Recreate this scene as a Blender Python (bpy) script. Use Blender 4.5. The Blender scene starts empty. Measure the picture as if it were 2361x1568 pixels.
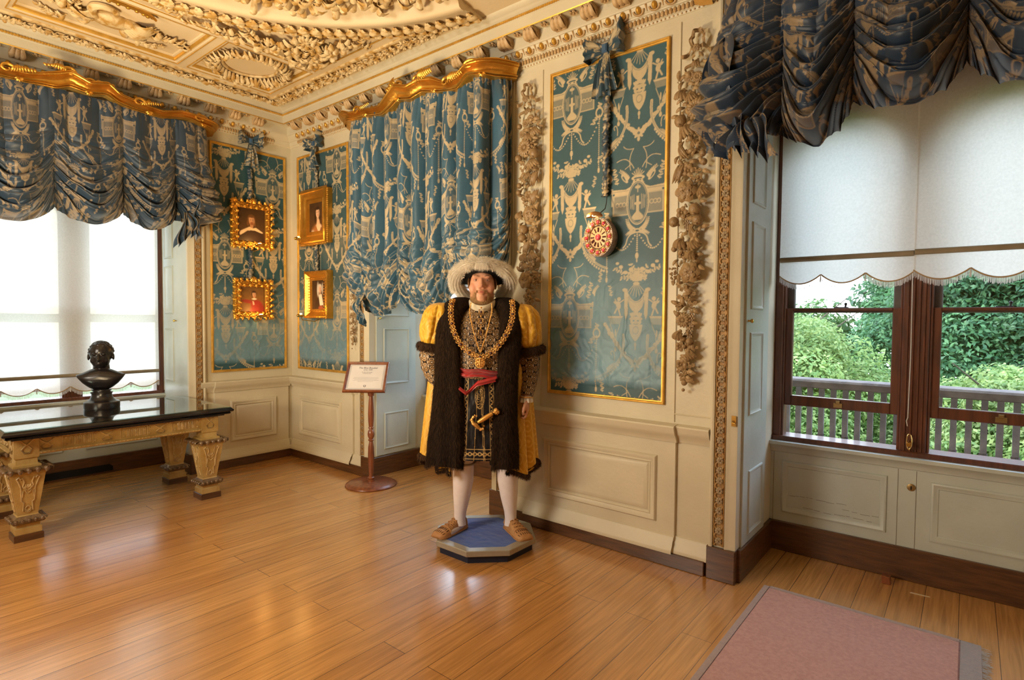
import bpy, math, random
import numpy as np
from mathutils import Matrix, Vector
# ---------------------------------------------------------------- camera, world, lights, exposure
SC = bpy.context.scene
COL = SC.collection
PI = math.pi
F_PX, YAW, PITCH, ROLL, EYE = 1306.54, 0.678985, -0.0368361, 0.00746153, 1.5
def cam_axes():
    f = np.array([-math.sin(YAW)*math.cos(PITCH), math.cos(YAW)*math.cos(PITCH), math.sin(PITCH)])
    r = np.array([math.cos(YAW), math.sin(YAW), 0.0]); u = np.cross(r, f)
    return math.cos(ROLL)*r + math.sin(ROLL)*u, -math.sin(ROLL)*r + math.cos(ROLL)*u, f
CR, CU, CF = cam_axes()
cd = bpy.data.cameras.new('camera'); cam = bpy.data.objects.new('camera', cd); COL.objects.link(cam)
cd.sensor_width = 36.0; cd.lens = F_PX/2361*36; cd.clip_start = 0.05; cd.clip_end = 300
m = Matrix.Identity(4)
for i in range(3):
    m[i][0], m[i][1], m[i][2] = CR[i], CU[i], -CF[i]
m[2][3] = EYE
cam.matrix_world = m
SC.camera = cam
SC.view_settings.view_transform = 'Standard'; SC.view_settings.look = 'None'
SC.view_settings.gamma = 1.0; SC.view_settings.use_curve_mapping = False
SC.view_settings.exposure = 0.30
SC.cycles.max_bounces = 8; SC.cycles.diffuse_bounces = 5; SC.cycles.glossy_bounces = 4
SC.cycles.transparent_max_bounces = 12; SC.cycles.transmission_bounces = 6
SC.cycles.use_denoising = True; SC.cycles.sample_clamp_indirect = 6.0
SC.cycles.caustics_reflective = False; SC.cycles.caustics_refractive = False

wd = bpy.data.worlds.new('sky'); SC.world = wd; wd.use_nodes = True
nt = wd.node_tree; bg = nt.nodes['Background']
tc = nt.nodes.new('ShaderNodeTexCoord'); sx = nt.nodes.new('ShaderNodeSeparateXYZ'); rp = nt.nodes.new('ShaderNodeValToRGB')
nt.links.new(tc.outputs['Generated'], sx.inputs[0]); nt.links.new(sx.outputs[2], rp.inputs[0])
rp.color_ramp.elements[0].position = 0.0; rp.color_ramp.elements[0].color = (0.80, 0.86, 0.92, 1)
rp.color_ramp.elements[1].position = 0.6; rp.color_ramp.elements[1].color = (0.62, 0.76, 1.0, 1)
nt.links.new(rp.outputs[0], bg.inputs[0]); bg.inputs[1].default_value = 5.4

def light(name, typ, loc, energy, color=(1, 1, 1), **kw):
    d = bpy.data.lights.new(name, typ); d.energy = energy; d.color = color
    for k, v in kw.items():
        if k not in ('aim',): setattr(d, k, v)
    o = bpy.data.objects.new(name, d); COL.objects.link(o); o.location = loc
    if 'aim' in kw:
        o.rotation_euler = (Vector(kw['aim']) - Vector(loc)).to_track_quat('-Z', 'Y').to_euler()
    return o
sun_dir = (1.21, 0.106, -0.857)
light('sun', 'SUN', (-12, -1, 9), 3.0, (1.0, 0.93, 0.82), angle=0.012, aim=(-12+sun_dir[0], -1+sun_dir[1], 9+sun_dir[2]))
# added warm fill lights, unseen: one for the ceiling, one from the camera side
light('ceiling_fill_light', 'AREA', (-3.3, 0.3, 1.15), 92, (1.0, 0.76, 0.44), shape='DISK', size=0.7, aim=(-3.6, 1.6, 3.6))
light('front_fill_light', 'AREA', (-3.2, -1.7, 2.4), 80, (1.0, 0.90, 0.74), shape='DISK', size=1.2, aim=(-3.0, 3.0, 1.3))

# ---------------------------------------------------------------- mesh helpers
class MB:
    """collects geometry (numpy) and links it as one mesh object"""
    def __init__(s): s.V = []; s.F = []; s.C = []; s.n = 0; s.hascol = False
    def add(s, V, F, col=None):
        V = np.asarray(V, float).reshape(-1, 3)
        for f in (F if isinstance(F, list) else [F]):
            f = np.asarray(f, int)
            if f.size: s.F.append(f + s.n)
        s.V.append(V); s.n += len(V)
        if col is None: s.C.append(np.ones((len(V), 3)))
        else:
            s.hascol = True; c = np.asarray(col, float)
            s.C.append(np.broadcast_to(c, (len(V), 3)).copy())
        return s
    def mesh(s, name, off=(0, 0, 0), sharp=38):
        V = np.concatenate(s.V) - np.array(off); me = bpy.data.meshes.new(name)
        me.vertices.add(len(V)); me.vertices.foreach_set('co', V.astype(np.float32).ravel())
        tot = []; ids = []
        for f in s.F:
            ids.append(f.ravel()); tot.append(np.full(len(f), f.shape[1]))
        ids = np.concatenate(ids).astype(np.int32); tot = np.concatenate(tot)
        me.loops.add(len(ids)); me.loops.foreach_set('vertex_index', ids)
        me.polygons.add(len(tot))
        me.polygons.foreach_set('loop_start', (np.cumsum(tot)-tot).astype(np.int32))
        me.update(calc_edges=True)
        me.shade_smooth() if hasattr(me, 'shade_smooth') else me.polygons.foreach_set('use_smooth', [True]*len(tot))
        if sharp and len(tot) < 150000: me.set_sharp_from_angle(angle=math.radians(sharp))
        if s.hascol: set_col(me, np.concatenate(s.C))
        return me
    def build(s, name, material, parent=None, sharp=38):
        off = np.zeros(3)
        p = parent
        while p is not None: off += np.array(p.location); p = p.parent
        o = bpy.data.objects.new(name, s.mesh(name, off, sharp)); COL.objects.link(o)
        if material: o.data.materials.append(material)
        if parent: o.parent = parent
        return o
def set_col(me, C):
    a = me.color_attributes.new('Col', 'FLOAT_COLOR', 'POINT')
    c4 = np.ones((len(C), 4), np.float32); c4[:, :3] = C; a.data.foreach_set('color', c4.ravel())
def tag(o, label=None, cat=None, group=None, kind=None):
    if label: o['label'] = label
    if cat: o['category'] = cat
    if group: o['group'] = group
    if kind: o['kind'] = kind
    return o
def thing(name, label, cat, loc=(0, 0, 0), group=None):
    o = bpy.data.objects.new(name, None); COL.objects.link(o); o.location = loc
    o.empty_display_size = 0.05
    return tag(o, label, cat, group)
def copy_tree(o, parent=None):
    c = o.copy(); COL.objects.link(c)
    if parent: c.parent = parent
    for ch in list(o.children): copy_tree(ch, c)
    return c
def struct(name, mb, material, parent=None, sharp=38):
    o = mb.build(name, material, parent, sharp)
    if parent is None: o['kind'] = 'structure'
    return o

def Fbox(): return np.array([[0, 2, 3, 1], [4, 5, 7, 6], [0, 1, 5, 4], [2, 6, 7, 3], [0, 4, 6, 2], [1, 3, 7, 5]])
def box(x0, x1, y0, y1, z0, z1):
    V = np.array([[x, y, z] for x in (x0, x1) for y in (y0, y1) for z in (z0, z1)], float)
    return V, Fbox()
def bbox(W, u0, u1, v0, v1, w0, w1, b=0.0):
    """box in a plane frame W(u,v,w), front edges (at w1) chamfered by b"""
    if b <= 0:
        P = [(u, v, w) for u in (u0, u1) for v in (v0, v1) for w in (w0, w1)]
        return np.array([W(*p) for p in P]), Fbox()
    return slab_(W, [(u0, v0), (u1, v0), (u1, v1), (u0, v1)], w0, w1, b)
def slab_(W, poly, w0, w1, b=0.0):
    n = len(poly); P = np.array(poly, float); c = P.mean(0)
    V = [W(*p, w0) for p in P]
    if b > 0:
        V += [W(*p, w1-b) for p in P]
        s = 1 - b/np.maximum(np.abs(P-c), b*1.01)
        V += [W(*(c+(p-c)*si), w1) for p, si in zip(P, s)]
        k = 3
    else:
        V += [W(*p, w1) for p in P]; k = 2
    q = [[i+n*j, (i+1) % n+n*j, (i+1) % n+n*(j+1), i+n*(j+1)] for j in range(k-1) for i in range(n)]
    return np.array(V), [np.array(q), np.array([list(range(n-1, -1, -1))]), np.array([[n*(k-1)+i for i in range(n)]])]
def gridF(m, n, cu=False, cv=False):
    i = np.arange(m if cu else m-1); j = np.arange(n if cv else n-1)
    I, J = np.meshgrid(i, j, indexing='ij'); I2 = (I+1) % m; J2 = (J+1) % n
    return np.stack([I*n+J, I2*n+J, I2*n+J2, I*n+J2], -1).reshape(-1, 4)
def grid(G, cu=False, cv=False):
    m, n = G.shape[:2]; return G.reshape(-1, 3), gridF(m, n, cu, cv)
def nrm(v):
    v = np.asarray(v, float); return v/(np.linalg.norm(v, axis=-1, keepdims=True)+1e-12)
def tube(path, r, k=8, closed=False, caps=True, flat=1.0, up=None):
    P = np.asarray(path, float); n = len(P); r = np.broadcast_to(np.asarray(r, float), (n,))
    T = nrm(np.roll(P, -1, 0)-np.roll(P, 1, 0)) if closed else nrm(np.gradient(P, axis=0))
    a = np.array(up if up is not None else ([0, 0, 1] if abs(T[0][2]) < .9 else [1, 0, 0]), float)
    N = []
    for t in T:
        a = a-t*np.dot(a, t); a = a/(np.linalg.norm(a)+1e-12); N.append(a)
    N = np.array(N); B = np.cross(T, N); th = np.arange(k)*2*PI/k
    G = P[:, None]+(N[:, None]*np.cos(th)[None, :, None]*flat+B[:, None]*np.sin(th)[None, :, None])*r[:, None, None]
    V, Fq = grid(G, cu=closed, cv=True); Fs = [Fq]
    if caps and not closed: Fs += [np.array([list(range(k))]), np.array([[(n-1)*k+i for i in range(k-1, -1, -1)]])]
    return V, Fs
def lathe(prof, c=(0, 0, 0), k=24, ax=((1, 0, 0), (0, 1, 0), (0, 0, 1)), sx=1.0, sy=1.0):
    P = np.array(prof, float); th = np.arange(k)*2*PI/k; X, Y, Z = (np.array(a, float) for a in ax)
    G = np.array(c, float)+P[:, None, 0:1]*(np.cos(th)[None, :, None]*X*sx+np.sin(th)[None, :, None]*Y*sy)+P[:, None, 1:2]*Z
    V, Fq = grid(G, cv=True); n = len(P); Fs = [Fq]
    if P[0, 0] > 1e-6: Fs.append(np.array([list(range(k-1, -1, -1))]))
    if P[-1, 0] > 1e-6: Fs.append(np.array([[(n-1)*k+i for i in range(k)]]))
    return V, Fs
def ell(c, r, k=10, rings=7, ax=((1, 0, 0), (0, 1, 0), (0, 0, 1))):
    r = (r, r, r) if np.isscalar(r) else r
    ph = np.linspace(0, PI, rings); th = np.arange(k)*2*PI/k; A = np.array(ax, float)
    G = np.stack([np.sin(ph)[:, None]*np.cos(th)*r[0], np.sin(ph)[:, None]*np.sin(th)*r[1], np.cos(ph)[:, None]*np.ones(k)*r[2]], -1)
    V, Fq = grid(np.array(c, float)+G@A, cv=True); return V, [Fq]
def frame_m(W, u0, u1, v0, v1, prof):
    """mitred moulding round a rectangle; prof = [(inset, out)], inset>0 goes towards the middle"""
    G = np.array([[W(u0+i, v0+i, o), W(u1-i, v0+i, o), W(u1-i, v1-i, o), W(u0+i, v1-i, o)] for i, o in prof])
    return grid(G, cv=True)
def strip_m(W, u0, u1, prof, v=True, m0=0, m1=0):
    """straight moulding: prof = [(v, out)], runs along u; m0/m1 = mitre factor at the ends"""
    G = np.array([[W(u0+m0*o, p, o), W(u1-m1*o, p, o)] for p, o in prof]); return grid(G)
def vstrip_m(W, v0, v1, prof):
    G = np.array([[W(p, v0, o), W(p, v1, o)] for p, o in prof]); return grid(G)
def WB(y0): return lambda u, v, w: (u, y0-w, v)          # wall parallel to the back wall, facing the room
def WA(x0): return lambda u, v, w: (x0+w, u, v)          # wall parallel to the left wall, facing the room
def WAm(x0): return lambda u, v, w: (x0-w, u, v)
def basis(d, up=(0, 0, 1)):
    d = nrm(np.array(d, float)); u = np.array(up, float)
    if abs(np.dot(d, u)) > .97: u = np.array([1.0, 0, 0])
    x = nrm(np.cross(u, d)); return x, np.cross(d, x), d
def leafG(c, d, nrmv, L, Wd, curl=0.3, n=5, cup=0.25, wav=0.0):
    d = nrm(np.array(d, float)); nn = np.array(nrmv, float); nn = nrm(nn-d*np.dot(nn, d)); s = np.cross(d, nn)
    t = np.linspace(0, 1, n); w = Wd*.5*np.sin(PI*(.09+.86*t))**.55*1.05
    G = np.empty((n, 5, 3))
    for j, q in enumerate((-1, -.5, 0, .5, 1)):
        G[:, j] = np.array(c)+np.outer(t*L, d)+np.outer(w*q, s)+np.outer(L*curl*np.sin(t*PI*.9)-cup*w*(1-q*q)*(-1)+wav*L*.1*np.sin(t*18)*abs(q), nn)
    return G
def leaf(*a, **k): return grid(leafG(*a, **k))
def noise1(seed, n=8):
    r = np.random.RandomState(seed); a = r.rand(n)*2*PI; f = r.rand(n)*1.0+.5; w = r.rand(n); w /= w.sum()
    return lambda x: sum(wi*np.sin(fi*x*(i+1)*.6+ai) for i, (wi, fi, ai) in enumerate(zip(w, f, a)))
def noise2(seed, shape, x, y):
    """smooth value noise on arrays x,y"""
    r = np.random.RandomState(seed).rand(64, 64); xi = np.floor(x).astype(int); yi = np.floor(y).astype(int)
    fx = x-xi; fy = y-yi; fx = fx*fx*(3-2*fx); fy = fy*fy*(3-2*fy)
    g = lambda a, b: r[a % 64, b % 64]
    return (g(xi, yi)*(1-fx)+g(xi+1, yi)*fx)*(1-fy)+(g(xi, yi+1)*(1-fx)+g(xi+1, yi+1)*fx)*fy
def fbm(seed, x, y, o=3):
    s = 0; a = .5
    for i in range(o): s = s+a*(noise2(seed+i, None, x*2**i, y*2**i)-.5)*2; a *= .5
    return s
def remeshed(mb, name, voxel, smooth=3, tmp=True):
    """one continuous surface grown over the collected shapes"""
    o = mb.build('tmp_'+name, None); md = o.modifiers.new('r', 'REMESH'); md.mode = 'VOXEL'; md.voxel_size = voxel; md.use_smooth_shade = True
    if smooth:
        sm = o.modifiers.new('s', 'SMOOTH'); sm.iterations = smooth; sm.factor = .5
    dg = bpy.context.evaluated_depsgraph_get(); me = bpy.data.meshes.new_from_object(o.evaluated_get(dg))
    old = o.data; bpy.data.objects.remove(o); bpy.data.meshes.remove(old); me.name = name
    return me
def mesh_co(me):
    a = np.empty(len(me.vertices)*3, np.float32); me.vertices.foreach_get('co', a); return a.reshape(-1, 3)
def mesh_nrm(me):
    a = np.empty(len(me.vertices)*3, np.float32); me.vertex_normals.foreach_get('vector', a); return a.reshape(-1, 3)
def link_mesh(me, name, material, parent=None, loc=(0, 0, 0)):
    o = bpy.data.objects.new(name, me); COL.objects.link(o); o.location = loc
    me.materials.clear(); me.materials.append(material)
    if parent: o.parent = parent
    return o

# ---------------------------------------------------------------- materials
def mat(name, c, rough=.6, metal=0.0, c2=None, nscale=8.0, bump=0.0, bscale=60.0, vcol=False, coat=0.0, sheen=0.0, stretch=(1, 1, 1),
        spec=.5, thresh=(.35, .65), sub=0.0, sheencol=None, emit=None, em=0.0, croug=.1, transl=0.0):
    m = bpy.data.materials.new(name); m.use_nodes = True; t = m.node_tree; b = t.nodes['Principled BSDF']; L = t.links.new
    b.inputs['Roughness'].default_value = rough; b.inputs['Metallic'].default_value = metal
    b.inputs['Specular IOR Level'].default_value = spec; b.inputs['Coat Weight'].default_value = coat; b.inputs['Coat Roughness'].default_value = croug
    b.inputs['Sheen Weight'].default_value = sheen
    if sheencol: b.inputs['Sheen Tint'].default_value = (*sheencol, 1)
    tc = t.nodes.new('ShaderNodeTexCoord'); mp = t.nodes.new('ShaderNodeMapping'); L(tc.outputs['Object'], mp.inputs[0]); mp.inputs['Scale'].default_value = stretch
    nz = t.nodes.new('ShaderNodeTexNoise'); nz.inputs['Scale'].default_value = nscale; nz.inputs['Detail'].default_value = 5; L(mp.outputs[0], nz.inputs[0])
    rp = t.nodes.new('ShaderNodeValToRGB'); L(nz.outputs[0], rp.inputs[0])
    c2 = c2 or tuple(x*.88 for x in c)
    rp.color_ramp.elements[0].position, rp.color_ramp.elements[1].position = thresh
    rp.color_ramp.elements[0].color = (*c, 1); rp.color_ramp.elements[1].color = (*c2, 1)
    out = rp.outputs[0]
    if vcol:
        at = t.nodes.new('ShaderNodeAttribute'); at.attribute_name = 'Col'
        mx = t.nodes.new('ShaderNodeMix'); mx.data_type = 'RGBA'; mx.blend_type = 'MULTIPLY'; mx.inputs[0].default_value = 1.0
        L(out, mx.inputs[6]); L(at.outputs['Color'], mx.inputs[7]); out = mx.outputs[2]
    L(out, b.inputs['Base Color'])
    if bump > 0:
        n2 = t.nodes.new('ShaderNodeTexNoise'); n2.inputs['Scale'].default_value = bscale; n2.inputs['Detail'].default_value = 4; L(mp.outputs[0], n2.inputs[0])
        bp = t.nodes.new('ShaderNodeBump'); bp.inputs['Strength'].default_value = bump; bp.inputs['Distance'].default_value = .01
        L(n2.outputs[0], bp.inputs['Height']); L(bp.outputs[0], b.inputs['Normal'])
    if emit: b.inputs['Emission Color'].default_value = (*emit, 1); b.inputs['Emission Strength'].default_value = em
    if transl > 0:
        tr = t.nodes.new('ShaderNodeBsdfTranslucent'); L(out, tr.inputs[0]); ms = t.nodes.new('ShaderNodeMixShader'); ms.inputs[0].default_value = transl
        L(b.outputs[0], ms.inputs[1]); L(tr.outputs[0], ms.inputs[2]); L(ms.outputs[0], t.nodes['Material Output'].inputs[0])
    return m
M = {}
M['cream'] = mat('cream_paint', (.65, .60, .46), .45, c2=(.59, .54, .41), nscale=3, bump=.15, bscale=40)
M['white_paint'] = mat('white_paint', (.53, .58, .54), .4, c2=(.47, .52, .48), nscale=4, bump=.12, bscale=50)
M['ceiling'] = mat('ceiling_plaster', (.74, .62, .42), .6, c2=(.68, .55, .35), nscale=2, bump=.1)
M['plaster_gilt'] = mat('gilded_plaster', (.68, .54, .31), .48, c2=(.46, .27, .07), nscale=16, bump=.3, bscale=70, thresh=(.44, .60))
M['gold'] = mat('gold_leaf', (.74, .41, .08), .34, metal=.85, c2=(.62, .33, .05), nscale=12, bump=.25, bscale=60)
M['gold_line'] = mat('gilt_fillet', (.78, .47, .10), .4, metal=.6, c2=(.60, .34, .06), nscale=16)
M['carved'] = mat('carved_limewood', (.43, .30, .155), .38, c2=(.25, .16, .075), nscale=10, bump=.4, bscale=90)
M['carved_gilt'] = mat('carved_gilt_wood', (.30, .155, .045), .42, c2=(.44, .27, .10), nscale=22, bump=.5, bscale=110)
M['rosette'] = mat('silvered_rosette', (.40, .32, .21), .45, c2=(.24, .17, .09), nscale=40, bump=.3)
M['oak_dark'] = mat('dark_oak', (.065, .026, .009), .42, c2=(.13, .052, .017), nscale=6, stretch=(1, 1, 10), bump=.2, bscale=30, coat=.2)
M['mahogany'] = mat('mahogany', (.16, .045, .02), .3, c2=(.28, .09, .035), nscale=5, stretch=(6, 6, 1), bump=.08, coat=.4)
M['sash'] = mat('sash_wood', (.14, .042, .018), .38, c2=(.075, .024, .011), nscale=6, stretch=(8, 8, 1), coat=.25)
M['iron'] = mat('dark_iron', (.03, .03, .032), .5, metal=.5)
M['brass'] = mat('brass', (.8, .55, .18), .25, metal=1.0, c2=(.6, .38, .1))
M['blind'] = mat('blind_linen', (.86, .84, .80), .8, c2=(.80, .78, .74), nscale=90, bump=.1, bscale=400, transl=.50)
M['eyelid'] = mat('eyelid_skin', (.46, .22, .15), .5)
M['blindbar'] = mat('blind_hem', (.30, .24, .16), .8, c2=(.24, .19, .12))
M['fringe'] = mat('white_fringe', (.82, .80, .78), .8, transl=.3)
M['braid'] = mat('tan_braid', (.42, .28, .14), .8)
M['fabric'] = mat('silk_damask', (1, 1, 1), .42, c2=(.92, .92, .92), nscale=30, bump=.12, bscale=420, vcol=True, sheen=.25, spec=.45)
M['paint'] = mat('oil_paint', (1, 1, 1), .4, c2=(.9, .9, .9), vcol=True, nscale=30, bump=.1, bscale=200, spec=.3)
M['vc'] = mat('tinted_surface', (1, 1, 1), .5, c2=(.93, .93, .93), vcol=True, nscale=25, bump=.1)
M['black_marble'] = mat('black_marble', (.006, .007, .010), .08, c2=(.02, .021, .024), nscale=14, thresh=(.5, .8), spec=.6)
M['bronze'] = mat('black_bronze', (.012, .010, .012), .28, c2=(.022, .018, .018), metal=.2, spec=.55)
M['table_wood'] = mat('painted_table_wood', (.55, .38, .14), .4, c2=(.40, .25, .07), nscale=9, bump=.3, bscale=60, coat=.15)
M['table_wood2'] = mat('carved_table_relief', (.66, .50, .24), .4, c2=(.42, .27, .10), nscale=20, bump=.3, bscale=90, coat=.15)
M['rugedge2'] = mat('rug_grey_border', (.44, .38, .36), .95, c2=(.38, .36, .36), nscale=60, bump=.6, bscale=260)
M['table_dark'] = mat('table_dark_trim', (.13, .07, .03), .35, c2=(.22, .14, .07), nscale=20, bump=.4, bscale=90, coat=.3)
M['black'] = mat('black_void', (.006, .005, .004), .9)
M['grey_ped'] = mat('brushed_edging', (.42, .40, .34), .35, c2=(.36, .34, .28), metal=.3)
M['blue_felt'] = mat('blue_cloth', (.012, .06, .34), .9, c2=(.02, .09, .42), nscale=6, bump=.5, bscale=14, sheen=.3)
M['navy'] = mat('navy_side', (.008, .012, .035), .6)
M['rug'] = mat('rug_pile', (.64, .36, .31), .95, c2=(.55, .29, .25), nscale=60, bump=.6, bscale=260, sheen=.2)
M['rugedge'] = mat('rug_border', (.50, .38, .33), .95, c2=(.44, .35, .32), nscale=60, bump=.6, bscale=260)
def ior_fix(t, f, ior):
    # thin sheet: the same reflectance from both sides
    ge = t.nodes.new('ShaderNodeNewGeometry'); mr = t.nodes.new('ShaderNodeMapRange'); t.links.new(ge.outputs['Backfacing'], mr.inputs[0])
    mr.inputs[3].default_value = ior; mr.inputs[4].default_value = 1.0/ior; t.links.new(mr.outputs[0], f.inputs[0])
def glass_mat(name, tint=(.97, .99, .98), ior=1.45, refl=1.0):
    m = bpy.data.materials.new(name); m.use_nodes = True; t = m.node_tree; t.nodes.clear(); L = t.links.new
    o = t.nodes.new('ShaderNodeOutputMaterial'); a = t.nodes.new('ShaderNodeBsdfTransparent'); g = t.nodes.new('ShaderNodeBsdfGlossy')
    f = t.nodes.new('ShaderNodeFresnel'); x = t.nodes.new('ShaderNodeMixShader'); a.inputs[0].default_value = (*tint, 1)
    g.inputs['Roughness'].default_value = .02; ior_fix(t, f, ior)
    L(f.outputs[0], x.inputs[0]); L(a.outputs[0], x.inputs[1]); L(g.outputs[0], x.inputs[2]); L(x.outputs[0], o.inputs[0]); return m
M['glass'] = glass_mat('window_glass')
def floor_mat():
    m = bpy.data.materials.new('oak_boards'); m.use_nodes = True; t = m.node_tree; b = t.nodes['Principled BSDF']; L = t.links.new
    tc = t.nodes.new('ShaderNodeTexCoord'); sp = t.nodes.new('ShaderNodeSeparateXYZ'); cb = t.nodes.new('ShaderNodeCombineXYZ')
    L(tc.outputs['Object'], sp.inputs[0]); L(sp.outputs[1], cb.inputs[0]); L(sp.outputs[0], cb.inputs[1])
    br = t.nodes.new('ShaderNodeTexBrick'); L(cb.outputs[0], br.inputs[0]); br.inputs['Scale'].default_value = 1.0
    br.inputs['Brick Width'].default_value = 2.6; br.inputs['Row Height'].default_value = .148; br.inputs['Mortar Size'].default_value = .0016
    br.inputs['Mortar Smooth'].default_value = .3; br.offset = .37; br.inputs['Bias'].default_value = 0
    br.inputs['Color1'].default_value = (.64, .33, .105, 1); br.inputs['Color2'].default_value = (.54, .26, .075, 1); br.inputs['Mortar'].default_value = (.09, .03, .008, 1)
    mp = t.nodes.new('ShaderNodeMapping'); L(tc.outputs['Object'], mp.inputs[0]); mp.inputs['Scale'].default_value = (38, 1.6, 1)
    nz = t.nodes.new('ShaderNodeTexNoise'); nz.inputs['Scale'].default_value = 1.6; nz.inputs['Detail'].default_value = 7; nz.inputs['Distortion'].default_value = .6; L(mp.outputs[0], nz.inputs[0])
    rp = t.nodes.new('ShaderNodeValToRGB'); L(nz.outputs[0], rp.inputs[0]); rp.color_ramp.elements[0].position = .3; rp.color_ramp.elements[1].position = .7
    rp.color_ramp.elements[0].color = (.70, .66, .60, 1); rp.color_ramp.elements[1].color = (1.18, 1.15, 1.1, 1)
    mx = t.nodes.new('ShaderNodeMix'); mx.data_type = 'RGBA'; mx.blend_type = 'MULTIPLY'; mx.inputs[0].default_value = 1
    L(br.outputs['Color'], mx.inputs[6]); L(rp.outputs[0], mx.inputs[7])
    # scattered ray flecks of quarter sawn oak and worn patches
    m2 = t.nodes.new('ShaderNodeMapping'); L(tc.outputs['Object'], m2.inputs[0]); m2.inputs['Scale'].default_value = (1.2, .8, 1)
    n2 = t.nodes.new('ShaderNodeTexNoise'); n2.inputs['Scale'].default_value = 1.5; n2.inputs['Detail'].default_value = 3; L(m2.outputs[0], n2.inputs[0])
    m3 = t.nodes.new('ShaderNodeMix'); m3.data_type = 'RGBA'; m3.blend_type = 'MIX'; m3.inputs[7].default_value = (.56, .27, .085, 1)
    mr = t.nodes.new('ShaderNodeMapRange'); mr.inputs[1].default_value = .45; mr.inputs[2].default_value = .8; mr.inputs[4].default_value = .45; L(n2.outputs[0], mr.inputs[0])
    L(mr.outputs[0], m3.inputs[0]); L(mx.outputs[2], m3.inputs[6]); L(m3.outputs[2], b.inputs['Base Color'])
    b.inputs['Roughness'].default_value = .27; b.inputs['Specular IOR Level'].default_value = .5
    b.inputs['Coat Weight'].default_value = 1.0; b.inputs['Coat Roughness'].default_value = .19; b.inputs['Coat IOR'].default_value = 1.75
    bp = t.nodes.new('ShaderNodeBump'); bp.inputs['Strength'].default_value = .12; bp.inputs['Distance'].default_value = .004; L(nz.outputs[0], bp.inputs['Height'])
    b2 = t.nodes.new('ShaderNodeBump'); b2.inputs['Strength'].default_value = .5; b2.inputs['Distance'].default_value = .002; b2.invert = True; L(br.outputs['Fac'], b2.inputs['Height']); L(bp.outputs[0], b2.inputs['Normal'])
    L(b2.outputs[0], b.inputs['Normal']); return m
M['floor'] = floor_mat()
# ---------------------------------------------------------------- room shell
XA, YB, XW, YW = -5.75, 3.30, -6.40, 3.98      # left wall, back wall, window planes inside their bays
ZC = 3.63
BAYS_B = [(-4.35, -2.83), (-1.0, 0.52)]        # bays in the back wall (x range); the left wall bay runs y 0.74..2.27
AY0, AY1 = 0.75, 2.27
SILL = .72
struct('floor', MB().add(*box(-7.0, 2.2, -2.2, 5.0, -.08, 0)), M['floor'])
def piers(W, spans, depth, bays, name):
    mb = MB()
    for a, b in spans: mb.add(*bbox(W, a, b, 0, 3.75, -depth, 0))
    for a, b in bays:
        mb.add(*bbox(W, a, b, 3.12, 3.75, -depth, 0))                      # header over the bay
    return struct(name, mb, M['cream'])
piers(WB(YB), [(-6.6, -4.35), (-2.83, -1.0), (.52, 2.2)], 1.0, BAYS_B, 'wall_back')
piers(WA(XA), [(-2.2, AY0), (AY1, 3.3)], 1.0, [(AY0, AY1)], 'wall_left')
struct('wall_front', MB().add(*box(-6.6, 2.4, -2.4, -2.2, 0, 3.7)), M['cream']); struct('wall_right', MB().add(*box(2.2, 2.4, -2.2, 4.3, 0, 3.7)), M['cream'])
# aprons under the windows
def apron(W, a, b, panels, name, gap=None):
    mb = MB().add(*bbox(W, a, b, 0, SILL-.02, -.3, 0)); mb.add(*bbox(W, a, b, 3.0, 3.2, -.3, 0))
    mb.add(*strip_m(W, a, b, [(SILL-.075, 0), (SILL-.07, .012), (SILL-.055, .016), (SILL-.035, .03), (SILL-.02, .05), (SILL, .05), (SILL, -.02)]))
    for u0, u1 in panels:
        mb.add(*frame_m(W, u0, u1, .255, .588, [(-.004, 0), (0, .010), (.008, .013), (.018, .008), (.026, .004), (.03, .0045), (.034, .001)]))
    return struct(name, mb, M['white_paint'])
apron(WB(YW), *BAYS_B[1], [(-.926, -.355), (-.14, .43)], 'wall_right_bay')
apron(WB(YW), *BAYS_B[0], [(-4.27, -3.68), (-3.50, -2.92)], 'wall_back_bay')
apron(WA(XW), AY0, AY1, [(.84, 1.42), (1.60, 2.19)], 'wall_left_bay')
# vertical joints of the right apron and its keyhole
# skirtings
def skirt(name, segs, h=.19, t=.022, m='oak_dark'):
    mb = MB()
    for W, a, b, hh in segs:
        mb.add(*bbox(W, a, b, 0, hh, -.01, t, .004))
    return struct(name, mb, M[m])
oak_r = M['oak_dark']
skirt('baseboard_back', [(WB(YB-.03), -5.72, -4.42, .09), (WB(YB-.03), -2.80, -1.17, .088)])
skirt('baseboard_left', [(WA(XA+.03), 2.34, 3.28, .09)])
skirt('baseboard_right_bay', [(WB(YW), -1.0, .52, .19), (WA(-1.0), 3.3, 3.98, .19)])
skirt('baseboard_back_bay', [(WB(YW), -4.35, -2.83, .18), (WA(-4.35), 3.3, 3.98, .18), (WAm(-2.83), 3.3, 3.98, .18)])
skirt('baseboard_left_bay', [(WA(XW), AY0, AY1, .17), (lambda u, v, w: (u, AY1-w, v), -6.4, -5.75, .17)])
# plinth blocks under the carved architraves
mb = MB().add(*bbox(WB(YB), -1.158, -.996, 0, .19, -.02, .05, .004)); mb.add(*bbox(WB(YB), -4.46, -4.335, 0, .19, -.02, .05, .004))
mb.add(*bbox(WB(YB), -2.84, -2.70, 0, .19, -.02, .05, .004)); mb.add(*bbox(WA(XA), 2.235, 2.345, 0, .19, -.02, .05, .004))
struct('baseboard_blocks', mb, M['oak_dark'])
# the black vent slot in the left bay skirting
tag(MB().add(*slab_(WA(XW+.024), [(.78, .02), (1.80, .02), (1.80, .06), (1.77, .085), (.78, .085)], 0, .002)).build('floor_vent', M['black']), 'long black heating slot in the skirting below the left window, behind the table', 'vent')
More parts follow.
